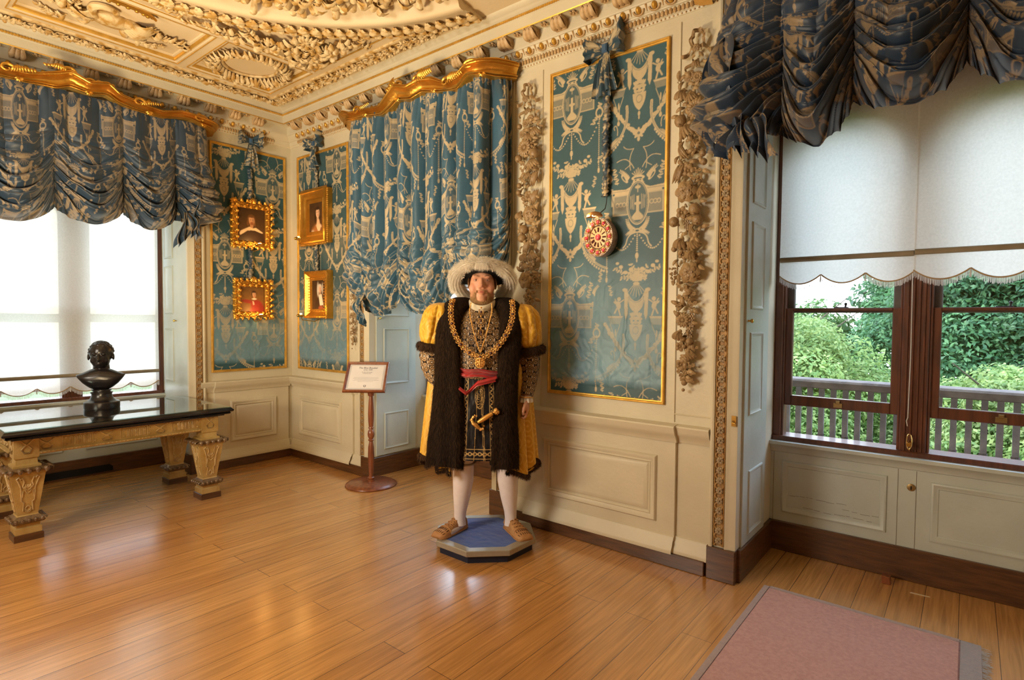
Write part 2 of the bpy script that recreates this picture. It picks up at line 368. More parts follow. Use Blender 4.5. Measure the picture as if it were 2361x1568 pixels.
# wall panelling: rails, dado panels and mouldings
RAIL = [(.76, 0), (.762, .012), (.775, .016), (.785, .022), (.80, .03), (.815, .046), (.83, .05), (.845, .056), (.858, .06), (.866, .056), (.87, .03), (.872, 0)]
BASEM = [(.085, .045), (.10, .045), (.115, .04), (.13, .028), (.15, .024), (.165, .012), (.18, .008), (.185, 0)]
BOL = [(-.006, 0), (0, .014), (.006, .018), (.016, .017), (.026, .008), (.034, .006), (.04, .010), (.046, .006), (.05, -.004), (.052, .001)]
def wainscot(W, segs, dados, name, breaks=()):
    mb = MB()
    for a, b in segs:
        mb.add(*strip_m(W, a, b, RAIL)); mb.add(*strip_m(W, a, b, BASEM))
        for u in (a, b):
            for P in (RAIL, BASEM):
                V = [W(u, p, o) for p, o in P]+[W(u, P[0][0], 0), W(u, P[-1][0], 0)]
                mb.add(V, np.array([list(range(len(P)))+[len(P)+1, len(P)]]))
    for a, b in breaks:                                     # pedestal block standing slightly forward of the dado
        mb.add(*bbox(W, a, b, .09, .80, 0, .022, .002))
        mb.add(*strip_m(W, a-.01, b+.01, [(p, o+.024) for p, o in RAIL])); mb.add(*strip_m(W, a, b, [(p, o+.022) for p, o in BASEM]))
        for u, s in ((a-.01, 1), (b+.01, -1)):
            V = [W(u, p, o+.024) for p, o in RAIL]+[W(u, RAIL[0][0], 0), W(u, RAIL[-1][0], 0)]
            mb.add(V, np.array([list(range(len(RAIL)))+[len(RAIL)+1, len(RAIL)]]))
    for (u0, u1, w0) in dados:
        Wp = (lambda W, w0: lambda u, v, w: W(u, v, w+w0))(W, w0)
        mb.add(*frame_m(Wp, u0, u1, .257, .66, BOL))
        mb.add(*frame_m(Wp, u0+.055, u1-.055, .257+.055, .66-.055, [(0, .001), (.012, .008), (.03, .009)]))
        mb.add(*bbox(Wp, u0+.084, u1-.084, .341, .576, 0, .009))
    return struct(name, mb, M['cream'])
wainscot(WB(YB), [(-2.80, -1.155), (-5.74, -4.46)], [(-2.34, -1.486, .022), (-5.56, -4.80, .022)], 'trim_1', [(-2.50, -1.365), (-5.69, -4.62)])
wainscot(WA(XA), [(2.34, 3.29)], [(2.625, 3.10, .022)], 'trim_2', [(2.47, 3.245)])
# raised panel fields on the walls: thin joints of the joinery above the rail
def joints(W, us, hs, name, m):
    mb = MB()
    for u, v0, v1 in us: mb.add(*vstrip_m(W, v0, v1, [(u-.0045, 0), (u-.003, .006), (u, .008), (u+.003, .006), (u+.0045, 0)]))
    for v, u0, u1 in hs: mb.add(*strip_m(W, u0, u1, [(v-.0045, 0), (v-.003, .006), (v, .008), (v+.003, .006), (v+.0045, 0)]))
    struct(name, mb, M[m])
joints(WB(YB), [(-2.395, .88, 3.26), (-1.385, .88, 3.27), (-2.66, .9, 3.3)], [(3.10, -2.66, -2.395), (.93, -1.385, -1.16)], 'trim_3', 'cream')
# plain and gilt architraves beside each bay
def architrave(W, u, s, name, z1=3.3, sgn=1):
    """u = bay edge, s = -1 if the wall lies on the low side"""
    prof = [(0, .0), (0, .03), (.012, .034), (.03, .034), (.045, .04), (.058, .044), (.06, .028), (.125, .028), (.127, .044), (.137, .048), (.15, .042), (.158, .02), (.158, 0)]
    P = [(u+s*a, o) for a, o in prof]
    return struct(name, MB().add(*vstrip_m(W, .19, z1, P)), M['cream'])
architrave(WB(YB), -1.0, -1, 'trim_4'); architrave(WB(YB), -4.35, -1, 'trim_5'); architrave(WB(YB), -2.83, 1, 'trim_6'); architrave(WA(XA), 2.235, 1, 'trim_7')
# running carved strip of rosettes in a guilloche band
def ros_strip(W, u, w0, width, z0, z1, name, label, pitch=.0585):
    th = thing(name, label, 'carved moulding', W(u, z0, w0))
    mb = MB().add(*bbox(W, u-width/2, u+width/2, z0, z1, w0-.02, w0+.003))
    mb.add(*vstrip_m(W, z0, z1, [(u-width/2, w0), (u-width/2+.001, w0+.010), (u-width/2+.006, w0+.012), (u-width/2+.008, w0+.003)]))
    mb.add(*vstrip_m(W, z0, z1, [(u+width/2, w0), (u+width/2-.001, w0+.010), (u+width/2-.006, w0+.012), (u+width/2-.008, w0+.003)]))
    n = int((z1-z0)/pitch); z = np.linspace(z0, z1, n*8+1)
    for ph in (0, PI):
        x = u+np.sin((z-z0)/pitch*PI+ph+PI/2)*width*.36
        mb.add(*tube([W(a, b, w0+.007) for a, b in zip(x, z)], .0055, 5))
    mb.build('guilloche_band', M['carved_gilt'], th)
    proto = MB(); r = width*.34; c = np.array(W(0, 0, 0)); ax = (np.array(W(1, 0, 0))-c, np.array(W(0, 1, 0))-c, np.array(W(0, 0, 1))-c)
    proto.add(*lathe([(r, 0), (r, .006), (r*.9, .008), (r*.75, .004)], (0, 0, 0), 12, ax))
    for k in range(6):
        a = k*PI/3; d = ax[0]*math.cos(a)+ax[1]*math.sin(a)
        proto.add(*leaf(d*r*.2+ax[2]*.006, d, ax[2], r*.75, r*.6, .15, 4))
    proto.add(*ell(ax[2]*.011, r*.26, 6, 5))
    me = proto.mesh('rosette'); me.materials.append(M['rosette'])
    for i in range(n):
        o = bpy.data.objects.new('rosette', me); COL.objects.link(o); o.parent = th
        p = np.array(W(u, z0+pitch*(i+.5), w0+.004))-np.array(th.location); o.location = p
    return th
ros_strip(WB(YB), -1.0925, .03, .062, .20, 3.25, 'carved_rosette_moulding', 'tall gilt strip of carved rosettes beside the right window bay')
ros_strip(WB(YB), -4.4425, .03, .058, .20, 3.25, 'carved_rosette_moulding', 'narrow gilt rosette strip behind the sign stand, at the middle window bay')
ros_strip(WB(YB), -2.7375, .03, .058, .20, 3.2, 'carved_rosette_moulding', 'gilt rosette strip beside the middle bay, hidden behind the costumed figure')
ros_strip(WA(XA), 2.327, .03, .058, .20, 3.25, 'carved_rosette_moulding', 'brown rosette strip on the left wall, right of the left window bay')

# ---------------------------------------------------------------- shutters folded back into the bay sides
def shutter(W, u0, u1, panels, name, label, knob=None, z0=.19, z1=3.0, hinge=None):
    th = thing(name, label, 'shutter', W((u0+u1)/2, z0, 0))
    b = MB().add(*bbox(W, u0, u1, z0, z1, 0, .012, .002)); b.build('shutter_board', M['white_paint'], th)
    for (a, c, v0, v1) in panels:
        p = MB().add(*frame_m(W, a, c, v0, v1, [(-.003, .012), (0, .020), (.006, .022), (.014, .016), (.022, .013)]))
        p.add(*bbox(W, a+.022, c-.022, v0+.022, v1-.022, .010, .0135)); p.build('raised_panel', M['white_paint'], th)
    if knob:
        c = np.array(W(knob[0], knob[1], .012)); n = np.array(W(knob[0], knob[1], 1.012))-c
        x, y, d = basis(n); MB().add(*lathe([(.006, 0), (.005, .012), (.011, .017), (.013, .023), (.009, .03), (0, .032)], c, 12, (x, y, d))).build('knob', M['brass'], th)
    return th
J3 = WA(-1.0)
shutter(J3, 3.345, 3.80, [(3.42, 3.66, 2.18, 2.95), (3.42, 3.66, 1.57, 2.07), (3.42, 3.66, .95, 1.43), (3.45, 3.715, .24, .615)], 'window_shutter', 'white panelled shutter at the left side of the right window', (3.375, 1.50))
J2 = WA(-4.35)
shutter(J2, 3.345, 3.83, [(3.43, 3.74, 1.52, 2.4), (3.43, 3.74, .87, 1.40), (3.44, 3.735, .245, .59)], 'window_shutter', 'pale blue-white panelled shutter behind the sign stand', (3.375, 1.50))
shutter(WAm(-2.83), 3.345, 3.83, [(3.43, 3.74, 1.52, 2.4), (3.43, 3.74, .87, 1.40), (3.44, 3.735, .245, .59)], 'window_shutter', 'white panelled shutter on the right side of the middle bay, mostly hidden by the figure')
JA = lambda u, v, w: (u, AY1-w, v)
shutter(JA, -6.37, -5.80, [(-6.32, -6.12, 2.08, 2.9), (-6.32, -6.12, 1.53, 2.0), (-6.32, -6.12, .86, 1.38), (-6.32, -6.12, .25, .6)], 'window_shutter', 'white panelled shutter at the right side of the left window', (-6.05, 1.46))
shutter(lambda u, v, w: (u, AY0+w, v), -6.37, -5.80, [(-6.32, -5.9, 1.53, 2.9), (-6.32, -5.9, .86, 1.38)], 'window_shutter', 'white panelled shutter at the far left edge of the left window')

# ---------------------------------------------------------------- windows: two arched sash lights in each bay
def window(W, u0, u1, name, open_h=.23, rail_z=1.56, wood='sash'):
    root = MB(); um = (u0+u1)/2; R = .345
    # outer frame, mullion and sill: one joinery frame
    for a, b in ((u0, u0+.05), (u1-.05, u1), (um-.065, um+.065)):
        root.add(*bbox(W, a, b, SILL, 3.0, -.12, .0, .006))
    for a, b in ((u0+.048, u0+.062), (u1-.062, u1-.048), (um-.078, um-.064), (um+.064, um+.078)):
        root.add(*bbox(W, a, b, SILL, 2.5, -.10, -.012, .004))
    for q in (-.04, -.012, .016, .04): root.add(*vstrip_m(W, SILL, 2.9, [(um+q-.006, 0), (um+q-.004, .008), (um+q+.004, .008), (um+q+.006, 0)]))
    root.add(*bbox(W, u0, u1, SILL-.01, SILL+.03, -.14, .02, .006))
    lights = ((u0+.05, um-.065), (um+.065, u1-.05))
    for a, b in lights:                                           # arched head: board with a round-headed opening
        c = (a+b)/2; r = (b-a)/2-.035; zs = 2.42; th = np.linspace(0, PI, 25)
        inn = [(c+r*math.cos(t), zs+r*math.sin(t)) for t in th]; out = []
        for t in th:
            dx, dz = math.cos(t), math.sin(t); s = min((b-a)/2/max(abs(dx), 1e-6), (3.0-zs)/max(dz, 1e-6)); out.append((c+dx*s, zs+dz*s))
        G = np.array([[W(*p, w) for p in q] for q, w in ((out, -.09), (out, -.02), (inn, -.02), (inn, -.09), (out, -.09))])
        root.add(*grid(G))
    o = struct(name, root, M[wood])
    for a, b in lights:
        g = .018
        for kind, z0, z1, w1 in (('upper_sash', rail_z-.005, 2.78, -.065), ('lower_sash', SILL+open_h, rail_z+.025, -.028)):
            s = MB(); bot = .028 if kind == 'upper_sash' else .065; top = .02 if kind == 'lower_sash' else .03
            s.add(*bbox(W, a+g-.016, a+g+.034, z0, z1, w1-.035, w1, .005)); s.add(*bbox(W, b-g-.034, b-g+.016, z0, z1, w1-.035, w1, .005))
            s.add(*bbox(W, a+g+.032, b-g-.032, z0, z0+bot, w1-.034, w1-.001, .004)); s.add(*bbox(W, a+g+.032, b-g-.032, z1-top, z1, w1-.034, w1-.001, .004))
            so = s.build(kind, M[wood] if kind == 'lower_sash' else M['iron2'], o)
            MB().add(*bbox(W, a+g+.03, b-g-.03, z0+bot-.004, z1-top+.004, w1-.019, w1-.016)).build('pane', M['glass'], so)
            c = (a+b)/2
            if kind == 'lower_sash':
                MB().add(*bbox(W, c-.025, c+.025, z0+.01, z0+.04, w1, w1+.006, .002)).add(*bbox(W, c-.012, c+.012, z0+.035, z0+.055, w1-.01, w1+.012, .003)).build('sash_lift', M['brass_dull'], so)
            else:
                MB().add(*bbox(W, c-.04, c+.035, z0+.028, z0+.036, w1-.03, w1+.02, .002)).add(*tube([W(c+.02, z0+.03, w1), W(c+.022, z0+.05, w1)], .006, 8)).add(*ell(W(c+.022, z0+.055, w1), .009, 8, 6)).build('sash_catch', M['iron'], so)
    return o
M['iron2'] = mat('weathered_sash', (.07, .055, .05), .5, c2=(.11, .09, .08), nscale=10)
M['brass_dull'] = mat('dull_brass', (.35, .24, .10), .4, metal=.8)
window(WB(YW+.02), *BAYS_B[1], 'window_1'); window(WB(YW+.02), *BAYS_B[0], 'window_2', open_h=.05); window(WA(XW-.02), AY0, AY1, 'window_3', open_h=.10)
# blind cord and brass cleat on the right window mullion
t = thing('blind_cord', 'thin cord with brass cleat hanging down the mullion of the right window', 'cord', (-.245, 3.95, .8))
MB().add(*tube([(-.262, 3.962, 1.8), (-.258, 3.962, 1.3), (-.262, 3.96, .95), (-.268, 3.958, .93), (-.262, 3.958, .90)], .0025, 6)).build('cord', M['blind'], t)
MB().add(*lathe([(.012, -.045), (.012, .045)], (-.252, 3.965, .80), 10, ((1, 0, 0), (0, 0, 1), (0, 1, 0)))).add(*tube([(-.252+.012*math.cos(a), 3.962, .81+.045*math.sin(a)) for a in np.linspace(0, 2*PI, 20)], .003, 6)).build('cleat', M['brass'], t)

# ---------------------------------------------------------------- roller blinds with scalloped, fringed hems
def blind(W, u0, u1, zt, zbar, nsc, label, ph=0.0, w=.045, drop=.10, peak=.055):
    th = thing('roller_blind', label, 'blind', W((u0+u1)/2, zbar, w), None)
    nu, nv = 120, 60; u = np.linspace(u0, u1, nu)
    t = ((u-u0)/(u1-u0)*nsc+ph) % 1.0; zb = zbar-drop-.0+(-(1-(2*t-1)**2)*peak)
    v = np.linspace(0, 1, nv); G = np.empty((nu, nv, 3))
    for j, q in enumerate(v):
        z = zt+(zb-zt)*q; wv = w+.004*np.sin(u*9+q*4)+.003*np.sin(q*7)
        G[:, j] = np.array([W(a, b, c) for a, b, c in zip(u, z, wv)])
    MB().add(*grid(G)).build('blind_fabric', M['blind'], th)
    MB().add(*tube([W(a, zbar, w+.006) for a in np.linspace(u0+.004, u1-.004, 6)], .016, 10)).build('hem_bar', M['blindbar'], th)
    MB().add(*tube([W(a, b, w+.003) for a, b in zip(u, zb)], .004, 6)).build('braid', M['braid'], th)
    fr = MB(); rs = np.random.RandomState(int(abs(u0*100))+3); k = int((u1-u0)/.0042)
    for a in np.linspace(u0+.002, u1-.002, k):
        tt = ((a-u0)/(u1-u0)*nsc+ph) % 1.0; b = zbar-drop-(1-(2*tt-1)**2)*peak; L = .030+.010*rs.rand(); dx = (rs.rand()-.5)*.004
        fr.add(*grid(np.array([[W(a-.0012, b, w+.002), W(a+.0012, b, w+.002)], [W(a+dx-.0010, b-L, w+.003), W(a+dx+.0010, b-L, w+.003)]])))
    for i in range(nsc+1):
        a = u0+(u1-u0)*(i-ph)/nsc
        if u0 < a < u1:
            for dx in (-.004, 0, .004): fr.add(*tube([W(a, zbar-drop, w+.004), W(a+dx, zbar-drop-.05, w+.005)], .0016, 4))
    fr.build('fringe', M['fringe'], th)
    return th
W3 = WB(YW)
blind(W3, -.962, -.252, 3.0, 1.89, 3, 'white roller blind over the left light of the right window, scalloped fringe', 0.0)
blind(W3, -.256, .500, 3.0, 1.895, 3, 'white roller blind over the right light of the right window, at the image edge', 0.0, w=.050)
blind(WB(YW), -4.33, -2.85, 3.0, 1.95, 6, 'white roller blind in the middle window behind the festoon curtain', 0)
blind(WA(XW), .77, 2.205, 3.0, .957, 6, 'long white roller blind drawn down over the left window behind the bust', .05, drop=.098)
# ---------------------------------------------------------------- damask pattern (one woven repeat, drawn as shapes and sampled per vertex)
class Ras:
    def __init__(s, w, h, x0, y0, sc):                 # sc = cells per unit
        s.a = np.zeros((int(h*sc), int(w*sc))); s.x0, s.y0, s.sc = x0, y0, sc
        yy, xx = np.mgrid[0:s.a.shape[0], 0:s.a.shape[1]]; s.X = (xx+.5)/sc+x0; s.Y = (yy+.5)/sc+y0
    def win(s, x0, x1, y0, y1):
        H, W = s.a.shape
        return (slice(max(0, int((y0-s.y0)*s.sc)-1), max(0, min(H, int((y1-s.y0)*s.sc)+2))), slice(max(0, int((x0-s.x0)*s.sc)-1), max(0, min(W, int((x1-s.x0)*s.sc)+2))))
    def put(s, w, m, val):
        a = s.a[w]; a[m] = val
    def ell(s, cx, cy, rx, ry, val=1, ring=0, rot=0):
        R = max(rx, ry)+1; w = s.win(cx-R, cx+R, cy-R, cy+R); x = s.X[w]-cx; y = s.Y[w]-cy
        c, q = math.cos(rot), math.sin(rot); d = np.sqrt(((x*c+y*q)/rx)**2+((-x*q+y*c)/ry)**2)
        s.put(w, (d < 1) if not ring else (d < 1) & (d > 1-ring/min(rx, ry)), val)
    def line(s, P, wd=1.6, val=1, w2=None):
        P = np.array(P, float); n = len(P)
        for i in range(n-1):
            a, b = P[i], P[i+1]; wa = wd if w2 is None else wd+(w2-wd)*i/(n-1)
            w = s.win(min(a[0], b[0])-wa, max(a[0], b[0])+wa, min(a[1], b[1])-wa, max(a[1], b[1])+wa)
            x = s.X[w]-a[0]; y = s.Y[w]-a[1]; d = b-a; L = d@d+1e-9; t = np.clip((x*d[0]+y*d[1])/L, 0, 1)
            s.put(w, np.hypot(x-t*d[0], y-t*d[1]) < wa/2, val)
    def poly(s, P, val=1):
        P = np.array(P, float); w = s.win(P[:, 0].min(), P[:, 0].max(), P[:, 1].min(), P[:, 1].max()); x = s.X[w]; y = s.Y[w]; ins = np.zeros(x.shape, bool)
        for (x1, y1), (x2, y2) in zip(P, np.roll(P, -1, 0)):
            if y1 != y2: ins ^= ((y1 > y) != (y2 > y)) & (x < (x2-x1)*(y-y1)/(y2-y1)+x1)
        s.put(w, ins, val)
def bez(*P, n=12):
    P = np.array(P, float); t = np.linspace(0, 1, n)[:, None]
    while len(P) > 1 and P.ndim == 2: P = [P[i][None]*(1-t)+P[i+1][None]*t for i in range(len(P)-1)]; break
    while len(P) > 1: P = [P[i]*(1-t)+P[i+1]*t for i in range(len(P)-1)]
    return P[0]
def damask_tile():
    r = Ras(200, 640, -100, -60, 2.2); E, Ln, Po = r.ell, r.line, r.poly
    def both(f):
        f(1); f(-1)
    def spray(x, y, dx, dy, n, L, val=1, s=3.2):          # a flowering twig
        d = np.array([dx, dy], float); d /= np.hypot(*d); p = np.array([-d[1], d[0]])
        Ln([(x, y), (x+d[0]*L, y+d[1]*L)], 1.1, val)
        for i in range(n):
            q = np.array([x, y])+d*L*(i+.6)/n; side = p*(1 if i % 2 else -1)
            E(*(q+side*s*.9+d), s, s*.48, val, rot=math.atan2(side[1]+d[1]*.8, side[0]+d[0]*.8))
            E(*(q-side*s*.6), s*.6, s*.4, val)
    def acanth(x, y, ang, L, curl, val=1, n=6, w=6):
        t = np.linspace(0, 1, 10); a = ang+curl*t; P = np.cumsum(np.stack([np.cos(a), np.sin(a)], 1)*L/10, 0)+[x, y]
        Ln(P, w*.5, val, .8)
        for i in range(1, 9):
            b = a[i]-np.sign(curl)*1.0; E(P[i][0]+math.cos(b)*w*.55, P[i][1]+math.sin(b)*w*.55, w*.75*(1-i/14), w*.32*(1-i/14), val, rot=b)
    def bow(s):
        # crown, mask basket and scroll leaves above the medallion
        for k in (-2, -1, 0, 1, 2): E(k*4.4, 0-abs(k)*-2.5, 1.6, 8-abs(k), 1, rot=0)
    # --- crown and basket
    for k in range(-3, 4): Ln([(k*2.0, 12), (k*4.2, -3+abs(k)*3)], 1.7)
    E(0, 17, 14, 5.5); E(0, 18, 9, 2.2, 0); E(0, 24, 11, 5.2); E(-4.5, 23, 2.2, 2.6, 0); E(4.5, 23, 2.2, 2.6, 0)
    Ln(bez((-12, 27), (0, 34), (12, 27)), 2)
    def f(s):
        Ln(bez((s*9, -4), (s*20, -26), (s*30, -30), (s*46, -22)), 1.6)
        acanth(s*22, 26, -PI/2 if 0 else (-1.3 if s > 0 else -1.84), 34, .7*s, 1, w=8)
        Ln(bez((s*24, 24), (s*36, 16), (s*40, 4), (s*31, 3), (s*33, 9)), 2)
        spray(s*44, 26, s*.25, -1, 7, 36); acanth(s*60, 22, -1.57, 26, .9*s, w=6)
    both(f)
    # --- entablature, hatched block and chain
    def f(s):
        Po([(s*8, 30), (s*26, 38), (s*54, 36), (s*54, 33), (s*58, 33), (s*58, 44), (s*50, 44), (s*50, 48), (s*16, 48)]); Ln([(s*14, 41), (s*56, 41)], .9, .25)
        Po([(s*16, 48), (s*54, 48), (s*54, 92), (s*16, 92)], .85); Po([(s*18, 51), (s*51, 51), (s*51, 89), (s*18, 89)], .38)
        for k in range(3): E(s*(29+k*7.5), 69, 4.4, 5, 1, 1.5)
        Ln([(s*56, 44), (s*56, 70)], 2, 1, 1)
    both(f)
    # --- oval medallion with the fountain
    E(0, 68, 24, 46); E(0, 68, 21.6, 43.4, 0); E(0, 68, 20.4, 42, .85); E(0, 68, 19.2, 40.6, .06)
    for k in (-15, -11.5, -8, 8, 11.5, 15): Ln([(k, 48+abs(k)*.4), (k*.98, 84-abs(k)*.3)], 1.5, .8)
    Po([(-3, 54), (3, 54), (2.5, 66), (7, 68), (7, 71), (3, 73), (3, 86), (12, 96), (8, 104), (-8, 104), (-12, 96), (-3, 86), (-3, 73), (-7, 71), (-7, 68), (-2.5, 66)])
    E(0, 98, 12, 6); E(0, 36, 6, 3.5, .9); Ln([(0, 30), (0, 46)], 2, .9)
    # --- acanthus fan, ribbons, bead swags, pendant
    for s in (1, -1):
        acanth(s*2, 124, -.5 if s > 0 else PI+.5, 32, -.9*s, w=8); acanth(s*3, 128, .1 if s > 0 else PI-.1, 22, .5*s, w=6)
        Ln(bez((s*5, 130), (s*20, 132), (s*26, 144), (s*18, 150), (s*30, 160)), 2.6)
        for k in range(17):
            t = k/16; E(s*(5+t*62), 136+38*math.sin(PI*t)*1.0-t*20, 1.7, 1.7)
        for k in range(26): E(s*66, 108+k*4.4, 1.4, 1.6)
        E(s*66, 226, 2.6, 6); E(s*66, 102, 9, 12, 1, 3.2); spray(s*66, 92, s*.2, -1, 3, 10); spray(s*60, 110, s*-.5, .8, 4, 18)
    E(0, 126, 8, 5); E(0, 126, 4, 2, 0)
    for k in range(9): E(0, 134+k*4.2, 1.5+k*.08, 1.7)
    E(0, 178, 3.6, 7); E(0, 188, 1.6, 4)
    # --- bouquet
    for k in range(9):
        a = -PI/2+(k-4)*.37; L = 26+9*math.cos(k*2.1); spray(0, 226, math.cos(a), math.sin(a), 5, L, 1, 3.6)
    for s in (1, -1):
        E(s*12, 206, 5, 4.4); E(s*24, 212, 5, 4); E(s*34, 200, 4.6, 4); E(s*42, 192, 4, 3); spray(s*26, 214, s, -.5, 5, 26)
    E(0, 214, 7, 5); E(0, 226, 11, 6); E(0, 236, 7, 3.5)
    # --- draped swag with cherubs
    for k in range(-3, 4): Ln([(k*1.6, 238), (k*6.5, 264-abs(k)*3)], 1.2)
    P = bez((-21, 250), (-17, 300), (0, 306), (17, 300), (21, 250), n=18); Po(np.vstack([P, [(16, 256)], bez((14, 262), (0, 284), (-14, 262))]), 1)
    for q in (1.0, 1.35): Ln(bez((-16, 262), (-10, 280*q), (10, 280*q), (16, 262)), .8, .2)
    for s in (1, -1):
        Po([(s*19, 246), (s*26, 250), (s*25, 300), (s*21, 312), (s*17, 300)])
        E(s*25, 249, 5, 4)
        E(s*37, 268, 4.2, 4.6); E(s*38, 281, 5, 8.5, rot=s*.25); Ln([(s*36, 276), (s*27, 270)], 2.6); Ln([(s*41, 277), (s*46, 268)], 2.4); E(s*44, 276, 5.5, 2.6, rot=s*-.6)
        Ln([(s*38, 288), (s*34, 302)], 3.6, 1, 2.2); Ln([(s*41, 288), (s*46, 298)], 3.4, 1, 2.2)
        Po([(s*28, 304), (s*62, 304), (s*60, 308), (s*30, 308)]); Po([(s*30, 308), (s*60, 308), (s*56, 322), (s*34, 322)], .42); Ln([(s*34, 322), (s*42, 344), (s*44, 372)], 1.4); Ln([(s*56, 322), (s*48, 344), (s*44, 372)], 1.4)
        E(s*44, 376, 3, 5); E(s*44, 340, 1.6, 8)
        spray(s*54, 262, s*.2, -1, 5, 24, 1, 2.6)
    # --- mask urn
    for k in range(-3, 4): E(k*3.4, 302-(3-abs(k))*1.2, 2.2, 5, 1, rot=k*.15)
    E(0, 310, 14, 5); E(0, 316, 12, 8); E(-4.5, 314, 2.4, 1.6, .1); E(4.5, 314, 2.4, 1.6, .1); Ln(bez((-5, 320), (0, 323), (5, 320)), 1.1, .1)
    Po(np.vstack([bez((-14, 322), (-14, 346), (0, 358)), bez((0, 358), (14, 346), (14, 322))])); E(0, 334, 7, 9, .55); E(0, 334, 5, 6.6, 1)
    E(0, 364, 2.6, 5); E(0, 372, 1.6, 4)
    # --- flower garland in a deep U
    rs = np.random.RandomState(4)
    for s in (1, -1):
        for k in range(26):
            t = k/25; x = s*(66*(1-t)**1.15); y = 336+68*math.sin(t*PI/2)**.9-(1-t)*14; E(x+rs.randn()*.8, y+rs.randn()*.8, 3.6+rs.rand()*2.2, 3.2+rs.rand()*1.6, 1, rot=rs.rand()*3)
            if k % 3 == 0: E(x, y, 1.1, 1.1, .2)
        Ln(bez((s*26, 344), (s*22, 380), (s*30, 402), (s*52, 428), (s*88, 440)), 5.6, 1, 4.6); Ln(bez((s*26, 344), (s*22, 380), (s*30, 402), (s*52, 428), (s*88, 440)), 1.2, .3)
        for k in range(12):
            q = bez((s*34, 400), (s*52, 432), (s*88, 444), n=12)[k]; E(q[0], q[1]+3.5, 2.3, 3, 1)
        Ln(bez((s*52, 388), (s*58, 380), (s*48, 372), (s*44, 384), (s*46, 400)), 1.8)
        acanth(s*60, 428, -1.9 if s > 0 else -1.24, 28, -.8*s, w=6)
        Ln(bez((s*16, 478), (s*22, 452), (s*14, 440), (s*10, 434)), 1.4); Ln(bez((s*10, 434), (s*26, 436), (s*32, 426)), 1.4)
        Ln(bez((s*16, 466), (s*28, 474)), 1.4); spray(s*72, 470, s*.1, -1, 6, 26, 1, 2.8)
    E(0, 404, 8, 8); E(0, 404, 3, 3, .2)
    for k in range(8): E(8.5*math.cos(k*.785), 404+8.5*math.sin(k*.785), 3.6, 2.4, 1, rot=k*.785)
    E(0, 416, 3, 5)
    a = r.a; sc = 2.2; H = int(479*sc); W = int(308*sc); y0 = int(60*sc); base = np.zeros((H, W))
    tile = np.zeros((H, W)); cx = int(100*sc)
    def lay(dx, dy):
        for yy in range(a.shape[0]):
            Y = (yy-y0+dy) % H; row = a[yy]; X = (np.arange(a.shape[1])-cx+dx) % W
            np.maximum.at(tile[Y], X, row)
    lay(0, 0); lay(int(154*sc), H//2)
    # a light blur keeps thread-soft edges
    for ax in (0, 1): tile = .5*tile+.25*(np.roll(tile, 1, ax)+np.roll(tile, -1, ax))
    return tile
TILE = damask_tile()
def damask(X, Y):
    """X, Y in metres on the cloth (Y down); returns 0..1 = cream weft"""
    H, W = TILE.shape; x = X/1.0*W
    y = Y/1.45*H; xi = np.floor(x).astype(int); yi = np.floor(y).astype(int); fx = x-xi; fy = y-yi
    g = lambda i, j: TILE[j % H, i % W]
    return (g(xi, yi)*(1-fx)+g(xi+1, yi)*fx)*(1-fy)+(g(xi, yi+1)*(1-fx)+g(xi+1, yi+1)*fx)*fy
# ---- panels
BLUE = np.array([.022, .085, .115]); CREAMC = np.array([.50, .42, .27])
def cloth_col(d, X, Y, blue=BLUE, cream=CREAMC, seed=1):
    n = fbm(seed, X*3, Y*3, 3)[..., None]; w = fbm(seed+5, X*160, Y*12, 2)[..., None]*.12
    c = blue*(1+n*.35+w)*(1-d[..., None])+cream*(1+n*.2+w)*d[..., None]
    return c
def damask_panel(W, u0, u1, v0, v1, ux, vy, label, name='silk_panel', step=.0036, fade_light=.95):
    th = thing(name, label, 'wall panel', W((u0+u1)/2, v0, 0))
    b = .022; U = np.arange(u0+b, u1-b, step); V = np.arange(v0+b, v1-b, step); UU, VV = np.meshgrid(U, V, indexing='ij')
    d = damask(UU-ux, vy-VV)
    # silk faded and sagged towards the bottom, plus window light painted into the blue
    f = np.clip((v0+fade_light-VV+.14*fbm(7, UU*3, VV*3))/.75, 0, 1)*np.clip((VV-v0-.075)/.05, 0, 1)
    d2 = d*(1-.72*f**1.2); blue = BLUE*(1-f[..., None])+np.array([.16, .30, .40])*f[..., None]
    n = fbm(3, UU*4, VV*2.5)
    c = blue*(1+.25*n[..., None])*(1-d2[..., None])+CREAMC*d2[..., None]
    wr = (np.abs(fbm(11, UU*9+2*fbm(2, UU*5, VV*5), VV*6))*.016*f+.0022*fbm(5, UU*26, VV*3)*(.3+f))
    w = .006+wr+d*.0006
    G = np.stack([np.broadcast_to(a, UU.shape) for a in W(UU, VV, w)], -1)
    mb = MB(); v, fq = grid(G); mb.add(v, fq, c.reshape(-1, 3)); mb.build('silk', M['fabric'], th, sharp=None)
    MB().add(*frame_m(W, u0, u1, v0, v1, [(0, 0), (0, .014), (.004, .019), (.012, .020), (.016, .013), (.021, .012), (.024, .006)])).build('gilt_fillet', M['gold_line'], th)
    return th
damask_panel(WB(YB-.002), -2.325, -1.448, .980, 3.207, -2.147, 3.17, 'large blue silk damask panel behind the round clock')
damask_panel(WA(XA+.002), 2.452, 3.232, .955, 3.20, 3.091, 3.044, 'blue silk damask panel on the left wall behind the two ornate gilt portraits', step=.0045)
damask_panel(WB(YB-.002), -5.60, -4.70, .955, 3.192, -4.888, 3.223, 'blue silk damask panel right of the room corner, behind the two narrow gilt portraits', step=.0045)
MB_ = MB()
